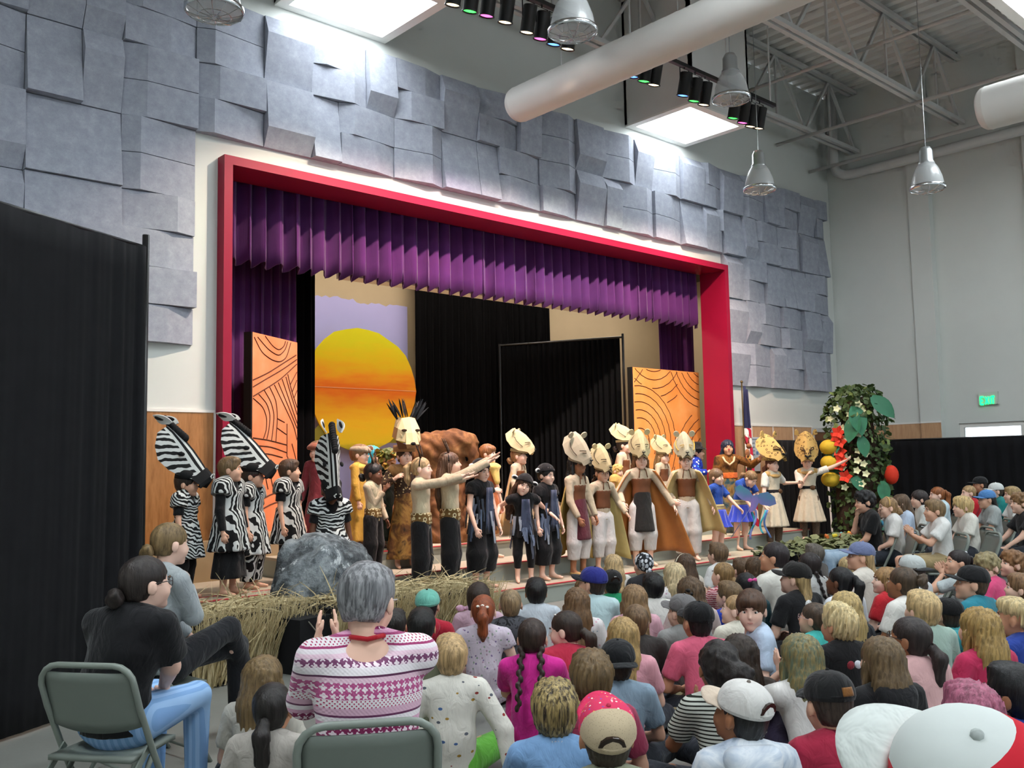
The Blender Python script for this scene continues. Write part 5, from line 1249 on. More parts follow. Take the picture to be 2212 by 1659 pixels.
def logo(cols, y=-.074, z=.40, w=.05):
    """flat printed badge on the back of a shirt"""
    def f(r, hm):
        b = MB()
        for i, c in enumerate(cols): b.ball(((i - (len(cols) - 1) / 2) * w * .9, y, z), (w * .5, .010, w * .5), 10, 6, i)
        b.build('shirt_print', [cloth(c) for c in cols], r, True)
    return f
def both(*fs):
    def f(r, hm):
        for q in fs: q(r, hm)
    return f
BR, DB, BK, BL, LB, RD, GY = '#5b4430', '#33261d', '#141211', '#c2a578', '#8a6d4c', '#8a4524', '#6c6a68'
kid(924, 1311, 'boy in mint cap worn backwards and red hoodie, near the dry grass', ('short', BK), '#b02337', 'long', cap_=dict(col='#6fb5a4', brim='#1a1c1e', button='#1a1c1e', hole=False), extra=hood('#b02337'), sk=1)
kid(911, 1356, 'black-haired boy in olive and black jacket behind the mint cap boy', ('short', BK), '#6a6d58', 'long', sk=2, s=1.02)
kid(853, 1352, 'dark-haired child half hidden right of the grey-haired lady', ('short', '#26221f'), '#2f3233', 'long', sk=2, s=0.93)
kid(973, 1421, 'blond boy in white shirt printed with little toy cars', ('short', '#b99a6d'), M_CARS, 'long', s=1.02, pants='#6fbf4a', pose=3, df=12)
kid(1044, 1322, 'red-haired girl with ponytail in lilac floral dress', ('pony', RD), M_FLORAL, 'cap', s=1.02, pants=M_FLORAL, sk=5, extra=clips('#efe9dd', [(0, -.1, .07), (.03, -.1, .06), (-.03, -.1, .065)]))
kid(1034, 1292, 'dark-haired girl with pink bow in front of the red-haired girl', ('bob', DB), '#c9a9b8', 'short', sk=1, extra=bow('#e6b7cf', (-.1, -.05, -.06)))
kid(1103, 1307, 'buzz-cut boy in grey camouflage hoodie', ('buzz', '#8a7354'), M_CAMO, 'long', extra=hood(M_CAMO), sk=1)
kid(1158, 1281, 'black-haired boy in pale grey tee close to the lowest step', ('short', BK), '#c3ccd4', 'short', sk=2)
kid(1150, 1381, 'girl with two dark braids in hot pink blouse', ('braids', '#33241d'), '#cf2a8f', 'short', s=1.02, pose=1, sk=1, pants='#b81e74', pcut='short', df=-8, hp=4)
kid(1222, 1362, 'girl in coral top with hair clips turning to her left', ('ponylow', DB), '#c7364f', 'short', sk=5, hy=62, hp=8, lod='hi', extra=clips('#e8e4da', [(.03, .04, .10), (-.03, .04, .10), (.06, .0, .09)], .008))
kid(1198, 1538, 'child with bleached hair and dark roots, light blue shirt and lanyard', ('shaggy', '#b39c66', '#3b3128'), '#7fa7d4', 'short', s=1.02, sk=2, pose=2, extra=lanyard)
kid(1245, 1305, 'girl with long straight brown hair in front of the coral top girl', ('long', '#6d5135'), M_FLORALW, 'short', sk=0)
kid(1262, 1277, 'girl with wavy brown hair near the blue cap boy', ('longwavy', '#735636'), M_FLORALW, 'short', sk=0, df=10, s=0.93)
kid(1279, 1262, 'boy in royal blue cap looking left', ('short', DB), '#b9d3d6', 'short', sk=1, hy=48, cap_=dict(col='#2a2f7d', brim='#15151a', hole=False, patch=('#e8e8ec', .03, .03, 0, .07)), pose=2, s=1.09)
kid(1321, 1262, 'boy in black cap and green tee', ('short', BK), '#1f8a5d', 'short', sk=2, cap_=dict(col='#1d1c1c', patch=('#b9b9b4', .022, .012, 180, .085)), s=0.97)
kid(1323, 1222, 'blond girl with long hair in front of the green tee boy', ('long', BL), '#d8d3cb', 'short', sk=0, s=0.96)
kid(1390, 1222, 'child with black and white leaf print head scarf', ('none', BK), '#2c2c30', 'short', sk=1, extra=lambda r, hm: scarf(r, hm), s=1.04)
kid(1410, 1270, 'black-haired boy in white printed tee', ('short', '#0f0e0e'), M_TEEPR, 'short', sk=2)
kid(1454, 1244, 'girl with long pale blond hair and white floral top', ('longextra', '#c9b48c'), M_FLORALW, 'short', sk=0)
kid(1477, 1222, 'small brown-haired girl with a cream hair band near the steps', ('long', '#4f3a28'), '#cfc6b8', 'short', sk=1, extra=band('#e6dec8'))
kid(1368, 1298, 'girl with long light brown hair in pale pink shirt', ('long', LB), '#d3a4b0', 'short', sk=0)
kid(1373, 1344, 'boy with shaved brown hair beside the pink shirt girl', ('buzz', '#6f563c'), '#3a3634', 'short', sk=0)
kid(1344, 1378, 'girl with honey blond hair behind the shaved boy', ('longthin', '#a88a58'), '#d79aa5', 'short', sk=0, s=1.0)
kid(1334, 1434, 'boy in black flat-brim cap worn backwards and blue-grey tee', ('short', DB), '#8ba1b3', 'short', sk=1, s=0.98, cap_=dict(col='#17181b', back=True))
kid(1277, 1468, 'child with tousled brown hair beside the black backward cap', ('shaggy', '#6d5738'), '#9c3a56', 'short', sk=1, s=1.05)
kid(1489, 1283, 'girl with long wavy dark hair and black clip', ('longwavy', '#59442e'), '#b7a7a3', 'short', sk=1, extra=clips('#1b1818', [(-.05, -.09, .05), (-.03, -.10, .03)], .02), s=1.05)
kid(1473, 1324, 'boy in grey cap with back logo on grey tee', ('short', '#7d6446'), '#8f8f8d', 'short', sk=0, cap_=dict(col='#6c6a6a'), hy=25, extra=logo(['#e6ecef', '#2f77a8']))
kid(1507, 1345, 'boy in black cap and salmon pink tee', ('short', BK), '#d9637f', 'short', sk=2, s=1.03, cap_=dict(col='#131315', hole=False, patch=('#cfcfcf', .012, .016, 100, .05)), hy=8)
kid(1550, 1198, 'brown-haired boy nearest the red edged step in white shirt', ('short', '#6b543c'), '#dcdcda', 'short', sk=0, s=1.05)
kid(1561, 1243, 'girl with tied-back sandy hair in red gingham dress', ('ponylow', '#8e7048'), M_PLAID, 'short', sk=0, pose=2, hy=20)
kid(1601, 1231, 'boy with short brown hair left of the long brown hair girl', ('short', '#5c4630'), '#5a5f6b', 'short', sk=0, s=0.95)
kid(1632, 1233, 'girl with long brown hair and pink top', ('long', '#54402c'), '#d77aa3', 'short', sk=0, s=1.05)
kid(1672, 1205, 'dark-haired woman with low bun in white blouse, facing left', ('bunlow', '#2a2224'), '#d5d3ca', 'short', sk=2, s=1.28, hs=.9, hy=40, lod='hi', pose=0)
kid(1610, 1268, 'girl with black hair, pink bow clips and teal jacket', ('pony', '#0f0d10'), '#1f4a52', 'long', sk=1, extra=bow('#e0559d', (0, -.09, .075), .022))
kid(1574, 1288, 'boy with brown hair in cobalt blue tee', ('short', '#6d563a'), '#2038a0', 'short', sk=0, hy=30, s=0.96)
kid(1588, 1319, 'fair boy in profile beside the boy looking back', ('buzz', '#a3835c'), '#d7d2c2', 'short', sk=5, hy=55, lod='hi', s=0.94)
kid(1623, 1319, 'boy in pale blue tee turned around to face the camera', ('fringe', '#4d3423'), '#b3c4d9', 'short', sk=5, s=1.09, df=75, hy=72, hp=4, lod='hi')
kid(1717, 1252, 'child in black cap and black tee with long light hair', ('longthin', '#9d8459'), '#1b1b1d', 'short', sk=0, s=1.1, cap_=dict(col='#1c1b1a', hole=False), hy=35, extra=logo(['#d8d8d6'], w=.06, z=.44))
kid(1746, 1222, 'girl with two dark braids in pale grey tee', ('braids', '#2b2424'), '#b9bab8', 'short', sk=0, s=1.05, hy=20)
kid(1757, 1199, 'grey-brown haired child near the leaf net table', ('short', '#5f5850'), '#55504c', 'short', sk=0)
kid(1814, 1258, 'dark-skinned girl with long black braid and white jersey', ('ponylong', '#121013'), '#d7dadf', 'short', sk=4, s=1.05, hy=20, extra=logo(['#3d4a63'], w=.03, z=.38))
kid(1858, 1204, 'woman in slate blue cap with blond hair, facing left', ('longthin', '#a98f66'), '#d5cfc4', 'short', sk=1, s=1.2, hs=.92, hy=45, cap_=dict(col='#6d7799', hole=False), lod='hi')
kid(1830, 1228, 'blond child in front of the slate blue cap', ('bob', '#b39c70'), '#c2c0b4', 'short', sk=0, s=0.92)
kid(1824, 1316, 'girl with very long golden blond hair', ('longextra', '#b9a06b'), '#22242a', 'short', sk=0, s=1.0)
kid(1758, 1338, 'girl with glasses, dark ponytail and turquoise tee', ('ponylow', '#4a3a2c'), '#46b3ac', 'short', sk=1, hy=35, glasses='#b99a9a', lod='hi', s=0.94)
kid(1811, 1352, 'boy with spiky bleached hair in black tee with red collar', ('spiky', '#d3bf90'), '#1a1a1c', 'short', sk=2, s=1.02, hy=18, extra=both(logo(['#8a2f3a', '#d9dde6'], w=.05, z=.40), lambda r, hm: neckring(r, '#c9303c')))
kid(1727, 1424, 'girl with streaked blond hair in white sleeveless top, hands at her face', ('long', '#8d7d50', '#5f6b58'), '#d9d6d2', 'cap', sk=0, s=1.05, pose=5, pants='#2a2338', pcut='short')
kid(1552, 1443, 'girl with curly dark puff of hair in striped tee', ('puff', '#211a17'), M_STRIPEBW, 'short', sk=3, s=1.08, pose=2)
kid(1596, 1420, 'girl with long dark hair beside the curly puff girl', ('long', '#332820'), '#4c4440', 'short', sk=2, df=-8)
kid(1601, 1545, 'boy in white cap and blue tie-dye hoodie', ('short', BK), M_TIEDYE, 'long', sk=3, s=1.06, cap_=dict(col='#d3d1cd', brim='#cbb9a6', button='#7d746b'), hy=34, hp=-12, extra=hood(M_TIEDYE))
kid(1791, 1524, 'boy in black cap with brown leather patch and crimson tee', ('short', DB), '#a02640', 'short', sk=1, s=1.06, cap_=dict(col='#19191a', hole=False, patch=('#7d5227', .05, .03, 165, .06)), hp=6)
kid(1902, 1430, 'girl with long brown hair in black hooded top', ('long', '#6a563b'), '#1e1e20', 'long', sk=0, s=1.03, extra=hood('#1e1e20'))
kid(1964, 1382, 'girl with glasses, dark brown hair and pale pink tee', ('ponylow', '#2d2422'), '#d5a9a8', 'short', sk=3, s=1.06, hy=32, glasses='#2a2624', lod='hi')
kid(1992, 1320, 'boy with cropped blond hair in mint tee', ('short', '#c3a878'), '#a3bdb0', 'short', sk=0, s=1.08)
kid(2046, 1330, 'boy in black cap and turquoise hoodie', ('short', DB), '#3d9aa0', 'long', sk=1, cap_=dict(col='#161618', hole=False, patch=('#8d9496', .02, .014, 150, .05)), extra=hood('#3d9aa0'), s=0.94)
kid(2113, 1362, 'girl with long golden brown hair in raspberry tee', ('longwavy', '#a3854f'), '#b82e55', 'short', sk=0, s=1.06)
kid(2193, 1338, 'boy with bleached top and dark sides in blue tee', ('undercut', '#c6b183'), '#27408f', 'short', sk=2, s=1.03, hy=25)
kid(2098, 1262, 'boy in black baseball cap and teal tee, seen from the side', ('short', '#4a3828'), '#2a7d8f', 'short', sk=1, s=1.1, hy=45, cap_=dict(col='#18181a', hole=False, patch=('#e2ddd6', .014, .014, 75, .06)), lod='hi', pose=2)
kid(2133, 1226, 'blond curly boy in bright pink tee looking down', ('curly', '#8f815c'), '#d14a78', 'short', sk=5, s=1.05, hy=70, hp=15, lod='hi')
kid(2187, 1220, 'auburn-haired boy in black tee at the right edge', ('curly', '#7d5836'), '#202124', 'short', sk=0, s=1.05, hy=45, lod='hi')
kid(2068, 1216, 'dark-haired girl with pearl clips clapping', ('pony', '#241d1d'), '#b9c4c6', 'short', sk=1, s=1.04, pose=4, hy=45, lod='hi', extra=clips('#e9e9ee', [(.05, -.06, .09), (-.02, -.06, .10), (.07, -.02, .08)], .013))
kid(1968, 1232, 'girl in pale grey cap with dark wavy hair', ('longwavy', '#43362c'), '#c9cccd', 'short', sk=1, s=1.06, cap_=dict(col='#b9bfbd', brim='#2b2b2d', back=True))
kid(1949, 1262, 'girl with streaked brown hair and black claw clip in white tee', ('bun', '#4c3c2c'), '#dbd8d1', 'short', sk=3, s=1.1, hy=20)
kid(1912, 1256, 'sandy-haired girl in red tee', ('longthin', '#97744a'), '#b8242e', 'short', sk=5, s=0.97, hy=48, lod='hi')
kid(2187, 1503, 'black-haired boy with glasses in royal blue tee', ('short', '#121113'), '#23409a', 'short', sk=3, s=1.08, hy=30, glasses='#1b1b1d', lod='hi')
kid(2098, 1552, 'child with rose pink dyed hair', ('shaggy', '#a25a72'), '#2f4a8f', 'short', sk=1, s=1.06)
kid(1310, 1592, 'child in beige mesh cap with pink sprinkle front', ('short', DB), '#8b8f78', 'long', sk=2, s=1.1, cap_=dict(col=sprinkle_cap() if 'sprinkle_cap' in globals() else '#c2b193', brim=M_SPRINK, button='#c93a58'), hp=-24)
kid(2203, 1273, 'brown-haired child cut by the right edge, clapping', ('short', '#7a5a3c'), '#53524e', 'short', sk=0, pose=2, hy=30)
kid(572, 1470, 'girl with long light brown hair left of the grey-haired lady', ('longextra', '#76603f'), '#b7b3a8', 'short', sk=0, df=-5)
kid(590, 1532, 'dark-haired child with ponytail close to the striped trousers woman', ('ponylow', '#1f1a18'), '#a9a39b', 'short', sk=2, s=.98)
# ------------------------------------------------------------------ adults and children on folding chairs
def sitter(u, v, label, hair, shirt, sleeve='short', pose=0, k=1.0, face=130, hy=0, hp=0, sk=0, cap_=None, pants='#2c3038', pcut='long', g=1.0, depth=None, dx=0.0, scoop=None, lod='hi', hs=1.0, glasses=None, extra=None, chair_label=None, headR=None, pads=None, vox=.0175, shoes='#d9d9d6', hr=0):
    hair = capped(hair) if cap_ else hair; J = seated(pose, k)
    for q_, f_ in (('head', 1), ('nek', .8), ('che', .5), ('shL', .6), ('shR', .6), ('elL', .5), ('elR', .5)): J[q_] = J[q_] + V3(dx * f_, 0, 0)
    hz = float(J['head'][2]); p = onz(u, v, hz); a = math.radians(face - 90); hx, hy_ = float(J['head'][0]), float(J['head'][1])
    x = p[0] - (hx * math.cos(a) - hy_ * math.sin(a)); y = p[1] - (hx * math.sin(a) + hy_ * math.cos(a))
    hd = ('flat', 'flat') if J['clap'] else ('relaxed', 'relaxed')
    cl = [('shirt', (sleeve, k), lambda q: g_shirt(q, sleeve, g=g, loose=.013, scoop=scoop), shirt), ('trousers', (pcut, k), lambda q: g_pants(q, pcut, g=g), pants)]
    r, hm, _ = person(label, (x, y, 0), face, J, 1.0, (hy, hp, hr) if headR is None else headR, hs, sk, hair, g, lod, 'audience on folding chairs', cl, None, hd, glasses=glasses, vox=vox)
    for s in 'LR':
        d = J['toe' + s] - J['ank' + s]; V, Q = sdf_mesh([cap(J['ank' + s] + V3(0, -.02, -.045), J['toe' + s] + V3(0, .01, .01), .038, .03, None, .02), cap(J['ank' + s] + V3(0, 0, -.01), J['ank' + s] + V3(0, .03, -.04), .036, .034, None, .02)], .012)
        link('shoe', mk_mesh('shoe', V, Q, cloth(shoes), None, True), r)
    if cap_: wear_cap(r, hm, **cap_)
    if extra: extra(r, hm)
    if chair_label: chair(x + .04 * math.sin(a), y - .04 * math.cos(a), face, chair_label)
    return r, (x, y)
W1 = sitter(315, 1262, 'woman in black tee and blue striped trousers on the front left chair', ('bunlow', '#2b2320'), '#17171a', 'short', 0, 1.07, 36, -34, 0, 5, pants=M_BLUESTR, g=1.3, hs=1.06, dx=.10, glasses='#3a3230', chair_label='grey folding chair under the woman in blue striped trousers', vox=.013)
W2 = sitter(368, 1176, 'woman in grey sweater and black trousers with crossed legs, hand at chin', ('bunlow', '#7a6443'), '#9fa6a8', 'long', 2, 1.22, 8, -6, 6, 5, pants='#1c1d21', g=1.18, hs=1.04, chair_label='grey folding chair under the woman in the grey sweater', vox=.014)
W3 = sitter(793, 1300, 'grey-haired lady in pink patterned sweater seen from behind', ('short', '#5f5f62', '#9a9a9c'), M_FAIR, 'long', 5, 1.14, 57, -22, 12, 0, scoop=ell((0, -.10, 1.045), (.12, .07, .085), .02, '-'), pants='#3d3a40', g=1.42, hs=1.1, chair_label='grey folding chair under the lady in the pink sweater', vox=.013, glasses='#d6d6d6', extra=lambda r, hm: lady(r, hm))
def tilted_head(u, v, face, tilt=40, rise=30):
    d = ray(u, v); d = d / np.linalg.norm(d); cam_ = -d; left = np.cross((0, 0, 1), d); left = left / np.linalg.norm(left); n = np.array((0, 0, 1)) * math.cos(math.radians(tilt)) + cam_ * math.sin(math.radians(tilt)); n = n - left * (n @ left); n /= np.linalg.norm(n)
    w = np.cross(left, n); w = w if w[2] > 0 else -w; f = left * math.cos(math.radians(rise)) + w * math.sin(math.radians(rise)); x = np.cross(f, n); W = np.stack([x, f, n], 1); a = math.radians(face - 90); B = np.array([[math.cos(a), -math.sin(a), 0], [math.sin(a), math.cos(a), 0], [0, 0, 1]])
    return (B.T @ W).astype(np.float32)
sitter(2098, 1742, 'person in white and red cap close to the camera at the lower right', ('short', '#5b4430'), '#a81d33', 'short', 0, 1.115, 100, 0, 2, 1, headR=tilted_head(2098, 1742, 100), cap_=dict(col=white_red_cap(), brim='#c9cfcb', button='#b9c0bd', hole=False), g=1.2, hs=1.1, chair_label='grey folding chair under the person in the white and red cap')
# right-hand block of chairs
RC = 'grey folding chair under '
sitter(1868, 1085, 'teenager in black tee and light jeans, hand on chin, at the right chairs', ('curly', '#121013'), '#151517', 'short', 3, 1.09, 132, 8, 6, 1, pants=M_JEAN, g=1.05, hs=1.05, chair_label=RC + 'the black tee teenager with light jeans', extra=shirt_badge)
sitter(1917, 1097, 'blond girl with braided hair band in white top at the right chairs', ('bunlow', '#957550'), '#dcdad6', 'short', 3, 0.97, 128, 12, 2, 0, chair_label=RC + 'the blond girl with braided hair band', extra=band('#c9a468', .008))
sitter(1944, 1090, 'woman with very long straight brown hair in pale blue shirt', ('longextra', '#5d4732'), '#b9c8dc', 'short', 0, 0.96, 130, 8, 0, 0, chair_label=RC + 'the woman with very long brown hair', pants='#17181a')
sitter(1985, 1079, 'dark-haired girl in white jacket with green stripes', ('bob', '#2a201e'), '#d9dcd8', 'long', 0, 0.98, 132, 6, 0, 0, chair_label=RC + 'the dark-haired girl in the white jacket')
sitter(2024, 1070, 'red-haired girl with plait in pale blue tee', ('ponylong', '#8c5026'), '#bcd0d6', 'short', 0, 1.0, 132, 5, 0, 5, chair_label=RC + 'the red-haired girl with plait')
sitter(2018, 1104, 'boy in white shirt and khaki shorts clapping on a chair', ('short', '#7d6444'), '#dcdcd8', 'short', 1, 0.95, 130, 5, 0, 1, pants='#a3906a', pcut='short', chair_label=RC + 'the clapping boy in khaki shorts')
sitter(2079, 1096, 'boy with mop of blond hair in white shirt at the right chairs', ('shaggy', '#c2a672'), '#d8d5cb', 'short', 0, 0.93, 132, 5, 0, 0, chair_label=RC + 'the boy with mop of blond hair')
sitter(2092, 1066, 'sandy-haired boy in red hoodie at the right chairs', ('buzz', '#a3855c'), '#b51f2b', 'long', 0, 1.0, 130, 8, 0, 5, chair_label=RC + 'the boy in the red hoodie')
sitter(2116, 1048, 'man in black cap at the back of the right chairs', ('short', '#2b2320'), '#26272b', 'short', 0, 1.2, 130, 5, 0, 2, cap_=dict(col='#1a1a1b', hole=False, patch=('#b5303a', .02, .014, 60, .07)), chair_label=RC + 'the man in the black cap')
sitter(2150, 1062, 'man in white cap and teal polo shirt', ('short', '#4a3a2c'), '#1f7d7a', 'short', 0, 1.04, 130, 5, 0, 0, cap_=dict(col='#c9ccc9', hole=False), chair_label=RC + 'the man in the teal polo shirt')
sitter(2131, 1080, 'boy in denim blue cap and grey tee at the right chairs', ('bob', '#1d1917'), '#9aa09e', 'short', 0, 0.97, 132, 5, 0, 1, cap_=dict(col='#4f7fb5', hole=False), chair_label=RC + 'the boy in the denim blue cap')
sitter(2186, 1070, 'blond child in white tee near the right edge of the chairs', ('short', '#9c8258'), '#d5d6d3', 'short', 0, 1.0, 132, 0, 0, 0, chair_label=RC + 'the blond child in white tee')
sitter(2205, 1088, 'curly-haired teenager in black tee cut by the right edge', ('curly', '#7a5a38'), '#151517', 'short', 4, 1.0, 132, 0, 0, 0, chair_label=RC + 'the curly-haired teenager in black tee')
for u, v, l in [(1965, 1170, 'empty grey folding chair between the long-haired woman and the clapping boy'), (2110, 1190, 'empty grey folding chair in front of the blond mop boy')]:
    p = onz(u, v, .62); chair(p[0], p[1], 130, l)
# khaki jacket on the floor
p = onz(1478, 1530, .1); V, Q = sdf_mesh([ell((0, 0, .07), (.2, .13, .08)), ell((.1, .05, .1), (.1, .1, .07)), ell((-.12, -.03, .08), (.1, .09, .06))], .014, _bump(.02, 30))
tag(link('jacket', mk_mesh('jacket', V, Q, cloth('#8d8263'), None, True), None, (p[0], p[1], 0)), 'crumpled khaki jacket lying on the floor among the children', 'jacket')
# ================================================================== performers on the steps
def zebra_mat(name, per=.034, axis=0, dist=.05, ns=8):
    if name in MATS: return MATS[name]
    t = NT(name); v = t.coord(); c = t.xyz(v)[axis]; c = t.math('ADD', c, t.math('MULTIPLY', t.math('SUBTRACT', t.noise(v, ns, 2, .5), .5), dist * 2)); c = t.math('ADD', c, t.math('MULTIPLY', t.xyz(v)[1], .6))
    f = t.math('FRACT', t.math('DIVIDE', c, per)); MATS[name] = t.done(t.ramp(f, [(0, '#111113'), (.52, '#c9ccca')], 'CONSTANT'), .7, spec=.2); return MATS[name]
M_ZA = zebra_mat('zebra_vertical'); M_ZB = zebra_mat('zebra_slanted', .036, 2, .06)
def _rings():
    t = NT('ring_print'); v = t.coord(); d = t.voro(v, 21, rnd=.45); c = t.mix(t.math('COMPARE', d, .36, .085), srgb('#6d5128'), srgb('#d3c69c')); c = t.mix(t.math('LESS_THAN', d, .2), c, srgb('#5a3a22')); return t.done(c, .8)
M_RINGS = _rings()
def _leop(base='#b89a5c'):
    t = NT('leopard_paint'); v = t.coord(); d = t.voro(v, 26, rnd=.8); c = t.mix(t.math('COMPARE', d, .26, .06), srgb(base), srgb('#4d331d')); return t.done(c, .75)
M_LEOP = _leop(); M_LEGG = blotch('leopard_leggings', ['#2a211d', '#6d5a4a', '#3a2f29', '#8a7563'], 60)
M_CREAM = cloth('#bba98f'); M_OATS = cloth('#c0b5a0'); M_CORSET = plain('brown_leather', '#6b4025', .55, .25, 12); M_PANT = cloth('#c6c1bc'); M_GOLD = plain('gold_lame', '#c39a5a', .45, .2, 6, sheen=.3); M_ORC = plain('rust_lame', '#a9672c', .45, .3, 5, sheen=.3); M_LMASK = plain('cream_foam', '#b3a680', .8, .05, 3)
M_GMASK = plain('grey_foam', '#a8a089', .8, .05, 3); M_ZW = plain('zebra_foam_white', '#c9ccc9', .8, .04, 3); M_ZK = plain('black_foam', '#141416', .8)
M_TUTU = plain('blue_tulle', '#2038b0', .6, .3, 30, sheen=.5)
def g_corset(J, z0=None, z1=None, pad=.018):
    z0 = J['wai'][2] - .05 if z0 is None else z0; z1 = J['che'][2] + .025 if z1 is None else z1
    return torso(J, pad, .9) + [plane((0, 0, z1), (0, 0, 1)), plane((0, 0, z0), (0, 0, -1))]
def g_tunic(J, zh=.45, r=.19, sleeve='none', pad=.02, n=8): return g_shirt(J, sleeve, pad) + [skirt((0, 0, zh), r, (0, 0, J['wai'][2]), .105 + pad, .85, n, .022)]
def g_vneck(J): return g_shirt(J, 'none', .018) + g_skirt(J, .45, .17)
def perf(u, v, y, z0, label, face, clothes, J=None, hair=('short', '#4a3524'), sk=0, head=(0, 0, 0), hand=('relaxed', 'relaxed'), hs=None, g=.90, glasses=None, palms=None, vox=.0145):
    J = J or stand(); p = ony(u, v, y); s = (p[2] - z0) / float(J['head'][2]); a = math.radians(face - 90); hx, hy = float(J['head'][0]) * s, float(J['head'][1]) * s
    pos = (p[0] - (hx * math.cos(a) - hy * math.sin(a)), p[1] - (hx * math.sin(a) + hy * math.cos(a)), z0)
    r, hm, J = person(label, pos, face, J, s, head, (hs or 1.07) / max(.9, min(1.1, s)), sk, hair, g, 'hi', 'performers on the steps', clothes, None, hand, vox, glasses=glasses, palms=palms)
    print('PERF %.2f %s' % (s * 1.3, label)); return r, hm, J
# ------------------------------------------------------------------ headpieces
def mask(root, hm, spine, mat, thick=.014, edge=None, name='mask', parent=None, back=(0, -.6, -.8)):
    """folded foam mask: spine = [(y, z, half width, side drop)] in head space"""
    b = MB(); n = len(spine); U = (-1, -.62, -.18, .18, .62, 1)
    def f(u, v):
        t = v * (n - 1); i = min(int(t), n - 2); e = t - i; q = [spine[i][k] * (1 - e) + spine[i + 1][k] * e for k in range(4)]
        x = (u - .5) * 2; return (x * q[2], q[0] - q[3] * abs(x) ** 1.4 * .62, q[1] - q[3] * abs(x) ** 1.4 * .78)
    b.sheet(f, 10, (n - 1) * 3, thick); o = b.build(name, mat, parent or root, False); return o
def hp_root(root, hm, name='headpiece', sc=1.0, rot=None):
    e = bpy.data.objects.new(name, None); COL.objects.link(e); e.parent = root; e.empty_display_size = .05
    e.matrix_local = hm @ Matrix.Scale(sc, 4) @ (rot or Matrix.Identity(4)); return e
M_INK = plain('ink_line', '#3a2a1c', .8); M_GOLDL = plain('gold_line', '#b58f3c', .5)
def lion_mask(root, hm, mat=None, sc=1.0, tilt=0, line=None):
    mat = mat or M_LMASK; e = hp_root(root, hm, sc=sc, rot=Matrix.Rotation(math.radians(tilt), 4, 'X'))
    sp = [(.150, .070, .036, .03), (.182, .092, .048, .06), (.172, .140, .054, .09), (.115, .205, .098, .17), (.045, .262, .116, .20), (-.045, .305, .108, .17), (-.125, .318, .070, .10)]
    mask(root, hm, sp, mat, parent=e)
    for s in (-1, 1):
        b = MB(); b.prism([(.036 * math.cos(a), .036 * math.sin(a)) for a in [2 * PI * i / 14 for i in range(14)]], (s * .085, -.075, .295), (.9, .2 * s, .1 * s), (0, .25, .95), .014); b.build('ear', mat, e)
        b = MB(); b.tube([(s * .030, .122, .190), (s * .050, .098, .186), (s * .070, .070, .176)], .0045, 5); b.tube([(s * .034, .135, .172), (s * .056, .104, .164)], .0035, 5)
        b.tube([(s * .082, .055, .125), (s * .098, .015, .150), (s * .104, -.03, .185), (s * .095, -.06, .225)], .006 if line else .004, 5); b.build('painted_eye', line or M_INK, e)
    b = MB(); b.tube([(0, .192, .115), (0, .190, .09), (.022, .172, .075), (.036, .155, .078)], .005, 5); b.tube([(0, .190, .09), (-.022, .172, .075), (-.036, .155, .078)], .005, 5); b.tube([(-.018, .188, .118), (0, .193, .112), (.018, .188, .118)], .006, 5); b.build('painted_mouth', M_ZK, e)
    b = MB(); b.lathe([(.088, .05), (.092, .05), (.092, .085), (.088, .085)], (0, -.01, 0), 24, sy=1.15); b.build('head_strap', mat, e, True); return e
def leopard_mask(root, hm, sc=1.4):
    e = hp_root(root, hm, sc=sc); sp = [(.140, .065, .046, .03), (.175, .085, .064, .06), (.165, .130, .070, .09), (.115, .195, .110, .15), (.055, .255, .124, .17), (-.02, .305, .112, .15), (-.085, .325, .078, .09)]
    mask(root, hm, sp, M_LEOP, parent=e)
    for s in (-1, 1):
        b = MB(); b.prism([(-.03, 0), (.03, 0), (.02, .05), (0, .065), (-.02, .05)], (s * .095, -.03, .295), (.9, 0, .35 * s), (0, .1, 1), .014); b.build('ear', M_LEOP, e)
        b = MB(); b.tube([(s * .024, .152, .160), (s * .044, .118, .186), (s * .066, .085, .182), (s * .07, .085, .165), (s * .046, .120, .164), (s * .026, .152, .155), (s * .034, .163, .125)], .006, 5); b.build('painted_eye', M_INK, e)
    b = MB(); b.tube([(-.03, .172, .115), (0, .182, .10), (.03, .172, .115)], .011, 6); b.tube([(0, .184, .10), (0, .178, .08), (.034, .155, .068)], .006, 5); b.tube([(0, .178, .08), (-.034, .155, .068)], .006, 5); b.build('painted_nose', M_ZK, e)
    b = MB(); b.lathe([(.088, .045), (.092, .045), (.092, .085), (.088, .085)], (0, -.01, 0), 24, sy=1.15); b.build('head_strap', M_LEOP, e, True)
